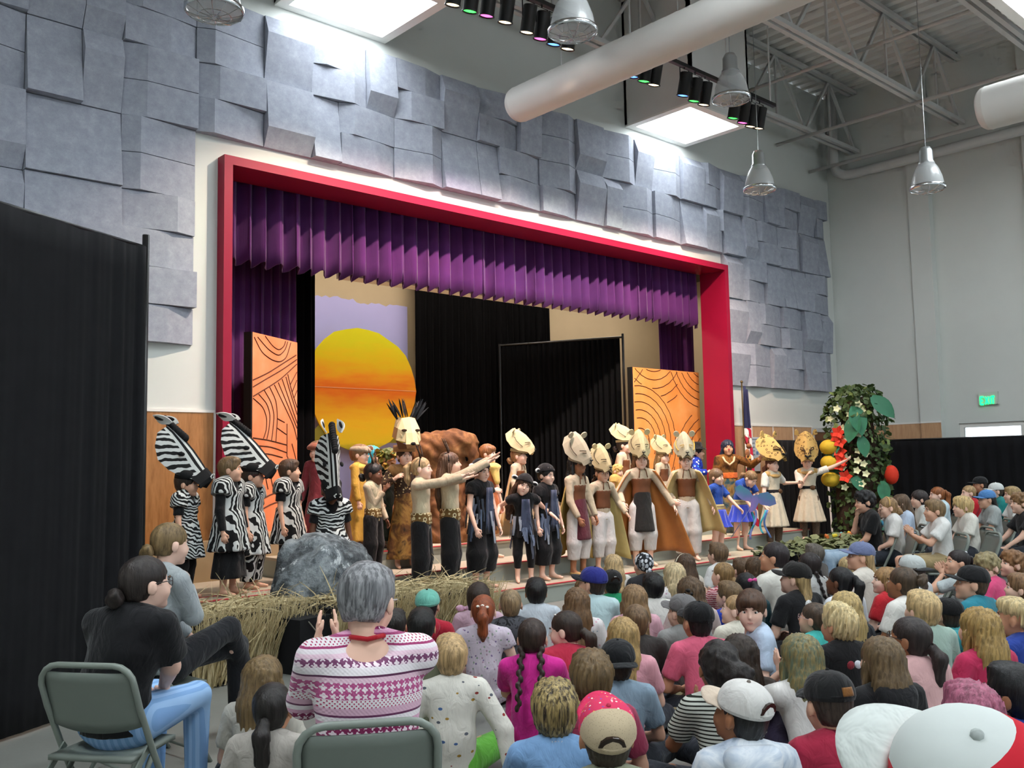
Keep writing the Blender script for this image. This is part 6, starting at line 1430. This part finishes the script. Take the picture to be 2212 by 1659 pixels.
def zebra_mask(root, hm, sc=1.0, tilt=0):
    e = hp_root(root, hm, sc=sc, rot=Matrix.Rotation(math.radians(tilt), 4, 'X'))
    sp = [(.145, .155, .072, .13), (.085, .225, .082, .20), (.01, .305, .10, .25), (-.085, .390, .118, .26), (-.17, .460, .112, .20), (-.24, .50, .08, .10)]
    mask(root, hm, sp, M_ZMASK, parent=e)
    sp2 = [(.160, .040, .055, .06), (.212, .065, .070, .10), (.215, .105, .074, .12), (.150, .163, .075, .14)]
    mask(root, hm, sp2, M_ZK, parent=e, name='muzzle')
    for s in (-1, 1):
        b = MB(); b.tube([(s * .018, .222, .118), (s * .034, .214, .092), (s * .02, .220, .078)], .006, 5); b.build('nostril', M_ZW, e)
        b = MB(); b.ball((s * .082, -.06, .262), (.016, .034, .02), 10, 6); b.build('painted_eye', M_ZK, e)
        b = MB(); b.sheet(lambda u, v: (s * (.07 + .05 * math.sin(PI * v) * (u - .2)), -.20 - .17 * v + .05 * (u - .5) * math.sin(PI * min(1, v + .2)), .52 + .05 * v + .07 * (u - .5) * math.sin(PI * min(.98, v * .9 + .1))), 6, 8, .01); o = b.build('ear', M_ZW, e); b = MB(); b.ball((s * .085, -.29, .555), (.012, .06, .022), 10, 6); b.build('ear_lining', M_ZK, o)
    b = MB()
    for i in range(12):
        t = i / 11; y, z = -.06 - .22 * t, .385 + .145 * t; b.ball((0, y - .01, z + .02), (.034, .026, .036), 8, 6)
    b.build('mane', M_ZK, e, True); b = MB(); b.lathe([(.088, .045), (.094, .045), (.092, .10), (.075, .125), (.04, .14), (.001, .145)], (0, -.01, 0), 24, sy=1.15); b.build('head_strap', M_ZK, e, True)
def _zm():
    t = NT('zebra_mask_paint'); v = t.coord(); x, y, z = t.xyz(v); a = t.math('ABSOLUTE', x)
    k = t.math('SUBTRACT', t.math('SUBTRACT', z, y), t.math('MULTIPLY', a, 2.4)); k = t.math('ADD', k, t.math('MULTIPLY', t.math('SUBTRACT', t.noise(v, 9, 2), .5), .09)); s1 = t.math('GREATER_THAN', t.math('FRACT', t.math('DIVIDE', k, .095)), .48)
    s2 = t.math('GREATER_THAN', t.math('FRACT', t.math('DIVIDE', a, .026)), .45); m = t.mix(t.math('LESS_THAN', a, .05), s1, s2)
    return t.done(t.mix(m, srgb('#121214'), srgb('#cfd2d0')), .75)
M_ZMASK = _zm()
def cape(root, J, mat, z0=.25, wt=.16, wb=.42, back=.16, folds=5, seed=0, name='cape', spread=1.0, top=None, y0=-.075):
    r = random.Random(seed); ph = r.uniform(0, 6); zt = float(J['shL'][2]) + .045 if top is None else top
    def f(u, v):
        q = (u - .5) * 2; k = 1 - v; w = wt + (wb - wt) * k ** .8; y = y0 - .01 - back * k * (1 - .75 * q * q) + .10 * q * q * (1 - k * .3) * spread
        return (q * w, y + .022 * (.25 + k) * math.sin(folds * 2 * PI * u + ph + k), z0 + (zt - z0) * v + .05 * k * math.sin(3 * PI * u + ph) - .02 * q * q * v)
    b = MB(); b.sheet(f, 36, 14, .008); return b.build(name, mat, root, True)
def fringe(root, J, cols, z1=.92, z0=.42, n=26, seed=1, rad=.135, fy=.85, name='ragged_strip'):
    """each torn strip is its own part"""
    r = random.Random(seed); J = J
    for i in range(n):
        a = r.uniform(-.2, PI + .2) if i % 4 else r.uniform(PI, 2 * PI); zt = r.uniform(z0 + .12, z1); L = r.uniform(.10, .24); w = r.uniform(.012, .03); rr = rad + .03 * max(0, (.85 - zt)) + .012
        c = np.array([rr * math.cos(a), rr * fy * math.sin(a)]); t = np.array([-math.sin(a), math.cos(a)])
        b = MB(); V = []
        for k in range(4):
            q = c * (1 + .05 * k) + t * r.uniform(-.01, .01); ww = w * (1 - .2 * k); z = zt - L * k / 3; V += [(q[0] - t[0] * ww, q[1] - t[1] * ww, z), (q[0] + t[0] * ww, q[1] + t[1] * ww, z), (q[0] + t[0] * ww + .006 * math.cos(a), q[1] + t[1] * ww + .006 * math.sin(a), z), (q[0] - t[0] * ww + .006 * math.cos(a), q[1] - t[1] * ww + .006 * math.sin(a), z)]
        F = [(0, 1, 2, 3), (12, 15, 14, 13)]
        for k in range(3): F += [(4 * k + j, 4 * k + 4 + j, 4 * k + 4 + (j + 1) % 4, 4 * k + (j + 1) % 4) for j in range(4)]
        b.add(V, F); b.build(name, cloth(cols[i % len(cols)]), root)
def beanie(root, hm, col='#0f0f11', ears=True, sc=1.0):
    V, Q = sdf_mesh([ell((0, -.012, .036), (.096, .114, .104)), plane((0, 0, .034), (0, .28, -1)), ], .009); e = hp_root(root, hm, 'beanie', sc); link('knit_cap', mk_mesh('knit_cap', V, Q, cloth(col), None, True), e)
    if ears:
        for s in (-1, 1):
            b = MB(); b.ball((s * .118, -.03, .055), (.040, .014, .027), 12, 8); o = b.build('ear', M_ZW, e, True); b = MB(); b.ball((s * .120, -.016, .055), (.026, .007, .016), 10, 6); b.build('ear_lining', M_ZK, o, True)
def horns(root, hm):
    e = hp_root(root, hm, 'horn_band'); b = MB(); b.tube([(.085 * math.sin(a), .0, .03 + .083 * math.cos(a)) for a in [(-1.6 + 3.2 * i / 14) for i in range(15)]], .006, 6); b.build('band', M_ZK, e, True)
    for s in (-1, 1):
        b = MB(); b.tube([(s * .035, .0 , .105), (s * .05, -.01, .16), (s * .07, -.03, .22), (s * .085, -.045, .26)], [.011, .009, .007, .003], 6)
        for k in range(5): b.tube([(s * (.036 + .009 * k) - .01, -.002 - .007 * k, .115 + .027 * k), (s * (.036 + .009 * k) + .01, -.002 - .007 * k, .118 + .027 * k)], .006, 5)
        b.build('horn', plain('horn_dark', '#3d2a1c', .6), e, True)
# ------------------------------------------------------------------ zebras
BLKS = '#121214'; UND = ('undershirt', None, lambda q: g_shirt(q, 'short', .011), BLKS); UNDL = ('undershirt', None, lambda q: g_shirt(q, 'long', .011), BLKS)
def zeb(u, v, y, z0, label, face, mat, hair, sk=1, hat=False, bottom='pants', head=(0, 0, 0), tilt=0, long=False, glasses=None, zh=.42, J=None):
    cl = [UNDL if long else UND, ('tunic', None, lambda q: [p for p in g_tunic(q, zh, .225, 'cap', .046)] + [ell(q['nek'] + V3(0, .075, -.01), (.062, .06, .10), .02, '-')], mat), ('sash', None, lambda q: g_band(q, .765, .80, .152), mat)]
    if bottom == 'pants': cl.append(('trousers', None, lambda q: g_pants(q), BLKS))
    elif bottom == 'skirt': cl.append(('skirt', None, lambda q: g_skirt(q, .17, .19, .8, 7, .012, .7, .115), BLKS))
    else: cl.append(('trousers', None, lambda q: g_pants(q, 'long', wide=.03), M_ZA))
    r, hm, J = perf(u, v, y, z0, label, face, cl, J, hair, sk, head, glasses=glasses, hs=1.06)
    if hat: zebra_mask(r, hm, 1.0, tilt)
    return r
zeb(404, 1046, 8.42, .42, 'boy in zebra tunic and zebra headpiece at the far left, by the black drape', -48, M_ZB, ('short', '#2b211b'), 1, True, 'pants', (4, 4, 0), -4)
zeb(498, 1015, 8.32, .42, 'fair-topped boy in zebra tunic and wide black skirt trousers', -55, M_ZA, ('short', '#6d5638'), 1, False, 'skirt', (18, 0, 0), 0, True)
zeb(547, 1029, 8.62, .42, 'boy with glasses in zebra tunic, striped trousers and zebra headpiece', -52, M_ZA, ('short', '#2d231d'), 1, True, 'zebra', (8, 0, 0), -4, False, '#6b2b33', .36)
zeb(626, 1018, 8.75, .42, 'boy with quiff in zebra tunic left of the painted rock', -60, M_ZA, ('short', '#4a3524'), 1, False, 'pants', (28, 0, 0))
zeb(714, 1062, 8.1, .21, 'dark-skinned child in zebra headpiece looking down behind the painted rock', -105, M_ZB, ('short', '#141010'), 4, True, 'pants', (0, 18, 0), -14, False, None, .62)
# ------------------------------------------------------------------ back row by the sun
def dress(c, zh=.12, r=.23, n=9, sleeve='long', amp=.02): return [('dress', None, lambda q: g_shirt(q, sleeve, .015) + [skirt((0, 0, zh), r, (0, 0, .8), .11, .8, n, amp)], c)]
r, hm, J = perf(688, 976, 9.3, .63, 'child in maroon dress and flat cap behind the zebra headpiece', -150, dress('#7d3038'), None, ('short', '#6d4f33'), 0, (-10, 0, 0))
def flatcap(r, hm, c):
    V, Q = sdf_mesh([ell((0, 0, .06), (.092, .115, .052)), cap((-.05, .10, .04), (.05, .10, .04), .018, None, None, .03)], .009); o = link('flat_cap', mk_mesh('flat_cap', V, Q, cloth(c), None, True), r); o.matrix_local = hm
flatcap(r, hm, '#8a5340')
r, hm, J = perf(777, 983, 9.3, .63, 'child in mustard dress and grey flat cap raising a hand to the cap', -50, dress('#c2983f'), stand(lh=(-.13, .10, 1.26)), ('short', '#7a5a3a'), 0, (0, 0, 0), ('flat', 'relaxed')); flatcap(r, hm, '#9a8a74')
garment(r, 'belt', None, g_band(J, .76, .83, .118), cloth('#4a2c1c'), .0125); garment(r, 'collar', None, [ell((0, 0, 1.03), (.175, .11, .06))], cloth('#d1ab52'), .0125)
r, hm, J = perf(806, 985, 9.75, .63, 'performer with turquoise tinsel hair beside the sun', -60, dress('#2f4a30'), None, ('longthin', '#35a3b8'), 1)
r, hm, J = perf(838, 992, 9.35, .63, 'performer in a costume of yellow green leaves behind the beige dancers', -70, [('dress', None, lambda q: g_shirt(q, 'long', .03) + [skirt((0, 0, .1), .24, (0, 0, .85), .13, .85, 7, .02)], '#20261c')], None, ('curly', '#55602c'), 1)
lf = leaf_mesh('costume_leaf', .09, .07, lm('costume_leaf_mat', '#7d8a34', '#a8a23f', '#b5793a')); q_ = random.Random(3)
for i in range(70):
    a = q_.uniform(0, 2 * PI); z = q_.uniform(.85, 1.32); rr = .17 if z < 1.1 else .11
    put('costume_leaf', lf, r, (rr * math.cos(a), rr * .9 * math.sin(a), z), (math.cos(a), math.sin(a), q_.uniform(-.8, .6)), q_.uniform(-1, 1), q_.uniform(.7, 1.2))
# king with the faceted lion mask
r, hm, J = perf(874, 986, 8.95, .42, 'performer in big faceted lion mask with black feather mane', -105, [('shirt', None, lambda q: g_shirt(q, 'long', .014), dots('hex_print', '#3a2a20', ['#c2b08a', '#a58d60'], 34, .3)), ('skirt', None, lambda q: g_skirt(q, .1, .21, .8, 7, .02), blotch('brown_gold_cloth', ['#2a2019', '#5a3d22', '#8a6a36', '#3a2c20'], 6)), ('fur_collar', None, lambda q: [cap((-.12, 0, 1.03), (.12, 0, 1.03), .075, None, None, .03)], '#8a6238')], stand(rh=(.16, .14, .95)), ('short', '#3a281d'), 0)
e = hp_root(r, hm, 'lion_king_mask', 1.25)
def facet(P, mat, nm, th=.01):
    b = MB(); c = np.mean(P, 0); V = [tuple(p) for p in P]; n = len(V); W = [tuple(np.array(p) * .94 + c * .06 + np.array((0, -th, 0))) for p in P]; b.add(V + W, [tuple(range(n)), tuple(range(2 * n - 1, n - 1, -1))] + [(i, n + i, n + (i + 1) % n, (i + 1) % n) for i in range(n)]); b.build(nm, mat, e)
K1 = plain('cream_card', '#d3c094', .8); K2 = plain('tan_card', '#a8835a', .8); K3 = plain('dark_card', '#6b4a32', .8)
for s in (-1, 1):
    facet([(s * .0, .19, .20), (s * .05, .17, .20), (s * .10, .11, .24), (s * .06, .10, .33), (s * .0, .12, .34)][::s], K1, 'brow_facet'); facet([(s * .05, .17, .20), (s * .065, .19, .12), (s * .115, .10, .14), (s * .10, .11, .24)][::s], K1, 'cheek_facet')
    facet([(s * .10, .11, .24), (s * .115, .10, .14), (s * .12, .02, .17), (s * .10, .02, .26)][::s], K2, 'side_facet'); facet([(s * .0, .215, .10), (s * .06, .195, .10), (s * .05, .17, .20), (s * .0, .19, .20)][::s], K1, 'muzzle_facet'); facet([(s * .06, .195, .10), (s * .115, .10, .14), (s * .09, .10, .06), (s * .04, .17, .065)][::s], K3, 'jaw_facet')
    facet([(s * .06, .10, .33), (s * .10, .11, .24), (s * .10, .02, .26), (s * .07, .0, .35)][::s], K1, 'crown_facet')
    b = MB(); b.ball((s * .062, .163, .222), (.026, .012, .012), 10, 6); b.build('painted_eye', M_INK, e, True)
facet([(-.04, .17, .065), (.04, .17, .065), (.06, .195, .10), (0, .215, .10), (-.06, .195, .10)], K2, 'chin_facet')
b = MB(); b.ball((0, .215, .105), (.025, .012, .014), 10, 6); b.build('nose', M_ZK, e, True)
fm = leaf_mesh('mane_feather', .17, .02, plain('feather_dark', '#14181c', .6), .1)
for i in range(34):
    a = q_.uniform(-1.2, 1.2); put('mane_feather', fm, e, (.10 * math.sin(a), .03 + .05 * q_.random(), .30 + .04 * math.cos(a)), (math.sin(a) * .7 + q_.gauss(0, .2), q_.gauss(-.05, .3), 1), q_.uniform(0, 3), q_.uniform(.7, 1.15))
b = MB(); b.lathe([(.09, .04), (.095, .04), (.095, .1), (.09, .1)], (0, -.01, 0), 24, sy=1.15); b.build('head_strap', K2, e, True)
# rust-brown cloth beast held up behind the dancers
P0 = ony(950, 1000, 9.35); V, Q = sdf_mesh([ell((0, 0, 1.20), (.36, .17, .20)), ell((.22, .0, 1.28), (.24, .14, .13), .08), ell((-.2, 0, 1.1), (.20, .15, .22), .08), cap((.4, -.02, 1.22), (.44, -.02, .85), .09, .06, None, .06), cap((-.1, 0, 1.05), (-.05, 0, .02), .12, .13, None, .08), cap((.2, 0, 1.05), (.22, 0, .02), .11, .12, None, .08)], .02, _bump(.022, 22))
t = NT('rust_cloth'); f = t.noise(t.coord(), 5, 4, .7, dist=.8); M_RUST = t.done(t.ramp(f, [(.3, '#4a2e1c'), (.5, '#6d4628'), (.65, '#8a5f38'), (.8, '#a88458')]), .8)
tag(link('beast_costume', mk_mesh('beast_costume', V, Q, M_RUST, None, True), None, (P0[0], P0[1], .63), math.radians(-42)), 'rust-brown cloth beast held up behind the arm-raising dancers', 'costume')
# ------------------------------------------------------------------ beige dancers with ring-print belts
def gaz(u, v, y, z0, label, face, J, hair, sk, head=(0, 0, 0), hand=('flat', 'flat'), palms=None):
    r, hm, J = perf(u, v, y, z0, label, face, [('blouse', None, lambda q: g_shirt(q, 'long', .011, g=.9), M_CREAM), ('vest', None, lambda q: g_shirt(q, 'none', .022, g=.9), cloth('#bfb193')), ('belt', None, lambda q: g_band(q, .66, .775, .132), M_RINGS), ('trousers', None, lambda q: g_pants(q, 'long', wide=.022), BLKS)], J, hair, sk, head, hand, palms=palms)
    horns(r, hm); return r
gaz(807, 1024, 8.75, .42, 'dark-skinned dancer in beige top and ring-print belt touching her chest', -62, stand(lh=(-.20, .08, .62), rh=(-.02, .14, .98)), ('bunlow', '#14100f'), 4, (5, 5, 0), ('relaxed', 'flat'))
gaz(911, 1013, 8.12, .21, 'blond dancer with ponytail in beige top stretching one arm to the right', -48, stand(lh=(-.10, .50, 1.10), rh=(.05, .46, 1.12)), ('pony', '#b3946a'), 5, (-4, 0, 0), palms=((0, 0, 1), (0, 0, 1)))
gaz(973, 1003, 8.12, .21, 'long brown-haired dancer in beige top raising both arms', -46, stand(lh=(-.08, .40, 1.24), rh=(.02, .42, 1.22)), ('long', '#5a3f2c'), 0, (0, -6, 0), palms=((0, 0, 1), (0, 0, 1)))
# boy in orange with a gold collar
r, hm, J = perf(1054, 981, 8.95, .42, 'boy with ginger hair, gold collar and rust sash behind the black-clad dancers', -72, [('trousers', None, lambda q: g_pants(q, 'knee', wide=.02), '#b07a48'), ('tunic', None, lambda q: g_tunic(q, .5, .17), '#b3653a'), ('gold_collar', None, lambda q: [ell((0, .01, 1.04), (.20, .13, .05)), cap((0, .1, 1.0), (0, .13, .88), .08, .05, ((0, 1, 0), .5), .04)], '#d6b766')], stand(rh=(.12, .15, .78)), ('fringe', '#8a5a34'), 0, (10, 0, 0))
# ------------------------------------------------------------------ hyenas
def hyena(u, v, label, face, J, hair, sk, head, bottom, seed, y=8.1):
    cl = [('tunic', None, lambda q: g_shirt(q, 'cap', .018, hem=.06, g=.92) + [skirt((0, 0, .55), .155, (0, 0, .8), .12, .8, 7, .015)], BLKS)]
    cl.append(('wide_trousers', None, lambda q: g_pants(q, 'crop', wide=.045), BLKS) if bottom == 'wide' else ('leggings', None, lambda q: g_pants(q, 'crop', .006), BLKS))
    r, hm, J = perf(u, v, y, .21, label, face, cl, J, hair, sk, head); beanie(r, hm); fringe(r, J, ['#3c4350', '#5d6a80', '#252a33', '#8d95a0', '#4a5568'], .95 if bottom == 'wide' else .85, .5 if bottom == 'wide' else .36, 26, seed)
    b = MB(); b.sheet(lambda a, c: ((a - .5) * (.10 + .05 * (1 - c)), .118 + .01 * math.sin(9 * a), .60 + .42 * c + .05 * (1 - c) * math.sin(23 * a)), 8, 8, .006); b.build('front_panel', cloth('#3f475c'), r, True)
    return r, hm, J
hyena(1039, 1018, 'boy in black beanie and ragged black tunic with a wristwatch', -80, stand(lh=(-.16, .12, .60), rh=(.20, .10, .62)), ('short', '#231c19'), 0, (-6, 10, 0), 'wide', 1)
hyena(1131, 1049, 'girl in black beanie and grey rags leaning her head aside', -118, stand(lh=(-.40, .05, .78), rh=(.34, -.02, .80), lean=.05), ('long', '#4a3324'), 0, (-6, 8, -20), 'slim', 2)
hyena(1180, 1027, 'boy in black beanie and ragged black tunic beside the corset dancer', -85, stand(), ('short', '#231c19'), 0, (0, 6, 0), 'wide', 3)
# ------------------------------------------------------------------ lionesses
def lioness(u, v, y, z0, label, face, capem, hair, sk=0, head=(0, 0, 0), J=None, mm=None, tilt=0, sc=1.0, cz=.2, wb=.42, apron=None, sleeve='long', line=None, spread=1.0, back=.16, pants='crop', shoes=False):
    cl = [('blouse', None, lambda q: g_shirt(q, sleeve, .010, g=.9), M_CREAM), ('corset', None, lambda q: g_corset(q, None, None, .013), M_CORSET), ('pantaloons', None, lambda q: g_pants(q, pants, wide=.018, g=.92), M_PANT)]
    if apron: cl.append(('apron', None, lambda q: [cap(q['wai'] + V3(.0, .02, -.02), q['wai'] + V3(.0, .05, -.42), .10, .13, ((0, 1, 0), .62), .02, c1=True)], apron))
    if shoes: cl.append(('shoes', None, lambda q: sum([[cap(q['ank' + s_] + V3(0, -.012, -.035), q['toe' + s_], .031, .024, None, .015)] for s_ in 'LR'], []), '#a88a58'))
    r, hm, J = perf(u, v, y, z0, label, face, cl, J, hair, sk, head); lion_mask(r, hm, mm, sc, tilt, line)
    b = MB(); b.tube([(-.05, .09, .985), (-.035, .075, 1.07), (-.02, -.03, 1.105), (.02, -.03, 1.105), (.035, .075, 1.07), (.05, .09, .985)], .006, 6); b.build('halter_strap', M_CORSET, r, True)
    cape(r, J, capem, cz, .15, wb, back, 5, int(u), spread=spread)
    return r
lioness(1121, 986, 9.25, .63, 'girl in cream lioness headpiece and gold cape in the back row', -72, M_GOLD, ('bunlow', '#9a7650'), 0, (12, -4, 0), sc=1.05, tilt=-14)
lioness(1247, 1006, 8.1, .21, 'dark-haired dancer in tall lioness headpiece with maroon sash skirt', -85, plain('pale_gold_cloth', '#b89a58', .5, .2, 6), ('longwavy', '#15110f'), 3, (-10, -14, 0), stand(lh=(-.12, .16, .62), rh=(.13, .12, .62)), M_GMASK, -32, 1.12, .2, .36, '#5b2630', shoes=True)
lioness(1301, 1022, 8.15, .21, 'girl with braids in lioness headpiece and white pantaloons', -98, plain('straw_cloth', '#b3a066', .5, .2, 6), ('braids', '#4a3222'), 1, (-12, 8, 0), stand(lh=(-.30, .10, .68), rh=(.27, .12, .66)), M_LMASK, -6, 1.05, .15, .5)
r, hm, J = perf(1334, 1018, 9.2, .63, 'performer in shaggy golden fur vest between the lionesses', -80, [('fur_vest', None, lambda q: g_shirt(q, 'cap', .05), '#b3904e'), ('trousers', None, lambda q: g_pants(q), '#8a6a3a')], None, ('curly', '#c2a05c'), 0, (0, 10, 0))
lioness(1348, 963, 9.35, .63, 'dark-haired girl in lioness headpiece and blush cape in the back row', -72, plain('blush_cloth', '#b58a66', .6, .15, 6), ('bunlow', '#2a1f1a'), 0, (10, 0, 0), tilt=2)
lioness(1384, 993, 8.15, .21, 'curly-haired girl in lioness headpiece with large rust cape and black apron', -122, M_ORC, ('longwavy', '#6b4a2c'), 0, (-8, 6, 0), stand(lh=(-.36, .08, .64), rh=(.26, .14, .70)), M_LMASK, -4, 1.05, .1, .62, '#23211f', spread=1.6, back=.10)
lioness(1432, 987, 9.1, .63, 'girl in lioness headpiece and maroon bodice behind the rust cape', -88, M_GOLD, ('longthin', '#8a6a44'), 0, (-8, 4, 0))
lioness(1481, 996, 8.12, .21, 'girl in grey lioness headpiece with gold lines and cream cape, facing forward', -136, plain('cream_lame', '#c9b077', .5, .15, 6), ('bunlow', '#7a5a38'), 5, (0, 10, 0), stand(lh=(-.30, .06, .64), rh=(.16, .10, .72)), M_GMASK, 4, 1.12, .3, .44, None, line=M_GOLDL, pants='long', spread=2.6, back=.05)
# ------------------------------------------------------------------ bird, mandrill and sea dancers
r, hm, J = perf(1506, 978, 9.2, .63, 'performer in blue feather coat and black brimmed hat behind the cream cape', -60, [('coat', None, lambda q: g_shirt(q, 'long', .03) + [skirt((0, 0, .35), .2, (0, 0, .8), .13, .85, 11, .03)], dots('blue_feathers', '#1b2f8f', ['#2f6fd0', '#d7dde6', '#15205a', '#3a8ad6'], 20, .33)), ('trousers', None, lambda q: g_pants(q), BLKS)], stand(rh=(.2, .2, .85)), ('short', '#1a1614'), 1, (0, 0, 0))
b = MB(); b.lathe([(.0, .17), (.07, .165), (.085, .14), (.09, .075), (.15, .06), (.155, .05), (.09, .06)], (0, -.01, 0), 24); o = b.build('brimmed_hat', cloth('#0f0f11'), r, True); o.matrix_local = hm
r, hm, J = perf(1572, 968, 8.9, .42, 'performer with long blue-black hair and red nose in brown patchwork costume', -135, [('coat', None, lambda q: g_shirt(q, 'long', .018), blotch('brown_patch', ['#2d1d12', '#5d3a1c', '#8a5a2a', '#3d2a1a'], 9)), ('skirt', None, lambda q: g_skirt(q, .2, .18, .8, 9, .02), blotch('patchwork', ['#4a3420', '#8a6a3a', '#2a4a55', '#3a2a1c'], 8)), ('belt', None, lambda q: g_band(q, .76, .85, .125), '#c9622c')], stand(lh=(-.42, .10, 1.02)), ('longwavy', '#1d2238'), 2, (0, 0, 0), ('grip', 'relaxed'))
b = MB(); b.ball((0, .100, -.018), (.013, .012, .014), 10, 8); o = b.build('red_nose', cloth('#d04a4a'), r, True); o.matrix_local = hm
b = MB(); b.tube([(-.08, .05, 1.06), (-.06, .11, 1.0), (0, .125, .95), (.06, .11, 1.0), (.08, .05, 1.06)], .014, 8); b.build('necklace', cloth('#d6b48a'), r, True)
SP = ony(1615, 990, 8.9); st = thing('staff_puppet', 'antlered stick puppet held up by the blue-haired performer', 'staff', (SP[0], SP[1], .42))
b = MB(); b.tube([(0, 0, 0), (0, 0, 1.28)], .014, 8); b.build('stick', plain('stick_brown', '#5a4028', .7), st)
b = MB(); b.ball((0, 0, 1.28), (.05, .04, .08), 12, 8); b.ball((.02, -.02, 1.40), (.04, .05, .045), 12, 8); b.build('puppet_body', cloth('#8a5a3c'), st, True)
for s in (-1, 1):
    b = MB(); b.tube([(s * .02, 0, 1.43), (s * .06, 0, 1.52), (s * .12, 0, 1.57)], [.01, .008, .003], 6); b.tube([(s * .06, 0, 1.52), (s * .04, 0, 1.60)], [.007, .003], 6); b.tube([(s * .09, 0, 1.55), (s * .16, 0, 1.53)], [.006, .003], 6); b.build('antler', plain('antler', '#6b4630', .7), st, True)
b = MB(); b.sheet(lambda u, v: (-.06 + .12 * u, -.02 + .02 * math.sin(6 * u), .55 + .7 * v), 6, 8, .006); b.build('tail_cloth', stripes('puppet_stripes', [(0, '#2a2420'), (.5, '#b58a4a')], .14), st, True)
def sea(u, v, y, label, face, J, hair, head, sk=0):
    r, hm, J = perf(u, v, y, .21, label, face, [('tee', None, lambda q: g_shirt(q, 'short', .011), '#24489a'), ('sash', None, lambda q: g_band(q, .67, .78, .130), stripes('sash_stripes', [(0, '#a8976a'), (.5, '#6d4a4a'), (.7, '#b5a57a')], .045)), ('tutu', None, lambda q: g_skirt(q, .44, .23, .95, 11, .03, .70, .13, pw=.55), M_TUTU)], J, hair, 0, head); return r, hm, J
sea(1548, 1031, 8.12, 'girl with brown bob in blue tee and blue tutu', -85, stand(lh=(-.16, .30, .70), rh=(.24, .04, .72)), ('bob', '#6b5038'), (0, 4, 0))
r, hm, J = sea(1622, 1034, 8.15, 'stooping girl in blue tee and tutu holding the winged kite', -100, stand(lh=(-.22, .34, .62), rh=(.12, .36, .66), lean=.35, nek=(0, .17, 1.03), head=(0, .25, 1.10)), ('ponylow', '#7d6040'), (0, 40, 0))
KP = ony(1630, 1072, 7.75); kt = thing('winged_kite', 'purple and teal winged paper kite held by the stooping girl', 'kite', tuple(KP), math.radians(-42))
t = NT('kite_paint'); f = t.noise(t.coord(), 2.5, 2); M_KITE = t.done(t.ramp(f, [(.3, '#3a7d8a'), (.5, '#5a6a9a'), (.65, '#7d6aa8')]), .5)
for s, pts in ((-1, [(0, -.02), (-.08, .10), (-.20, .17), (-.27, .13), (-.26, .03), (-.18, -.05), (-.06, -.08)]), (1, [(0, -.02), (.08, .04), (.20, .06), (.30, -.02), (.32, -.12), (.22, -.15), (.08, -.12)])):
    b = MB(); b.prism(pts, (0, 0, 0), (1, .15 * s, 0), (0, 0, 1), .012); b.build('wing', M_KITE, kt)
b = MB(); b.prism([(-.05, 0), (.04, .03), (.06, -.08), (.0, -.2), (-.09, -.24), (-.06, -.12)], (0, .004, 0), (1, 0, 0), (0, 0, 1), .016); b.build('body', M_KITE, kt)
for i, (x, l) in enumerate(((-.08, .35), (-.05, .42), (.1, .34), (.16, .4))):
    b = MB(); b.sheet(lambda u, v: (x + .03 * u + .05 * math.sin(4 * v + i), .01 * math.sin(8 * v + i), -.2 - l * v), 2, 8, .004); b.build('streamer', cloth(['#2f8fa0', '#7f86c0', '#43a8b8', '#5a78b0'][i]), kt, True)
b = MB(); b.tube([(-.30, .3, -.62), (-.02, 0, -.1)], .006, 6); b.build('handle', cloth('#7d86b8'), kt, True)
# ------------------------------------------------------------------ leopards
def leo(u, v, y, z0, label, face, J, hair, head=(0, 0, 0), hand=('relaxed', 'relaxed'), palms=None):
    r, hm, J = perf(u, v, y, z0, label, face, [('tee', None, lambda q: g_shirt(q, 'short', .010), '#d9d6cd'), ('bodice', None, lambda q: g_shirt(q, 'none', .020, g=.92), M_OATS), ('skirt', None, lambda q: g_skirt(q, .30, .225, .8, 11, .022, .80, .112), M_OATS), ('belt', None, lambda q: g_band(q, .775, .835, .124), '#17151a'), ('fur_collar', None, lambda q: [cap((-.11, .01, 1.045), (.11, .01, 1.045), .05, None, None, .03), ell((0, .05, 1.02), (.09, .07, .03), .03)], '#b5915a'), ('leggings', None, lambda q: g_pants(q, 'long', .012), M_LEGG)], J, hair, 5, head, hand, palms=palms); leopard_mask(r, hm)
    b = MB(); b.ball((-.06, .09, .805), (.042, .02, .036), 12, 8); b.build('buckle', plain('buckle_brown', '#5d3d24', .4), r, True); return r
leo(1668, 1004, 8.2, .21, 'girl in leopard headpiece and cream tunic reaching to her neighbour', -100, stand(lh=(-.40, .12, .92)), ('ponylow', '#6b3f2c'), (0, 0, 0))
leo(1743, 998, 8.3, .21, 'girl in leopard headpiece and cream tunic stretching an arm to the leafy tree', -146, stand(lh=(-.58, .06, 1.21), rh=(.02, .18, .98)), ('bunlow', '#7a5a3c'), (0, 14, 0))
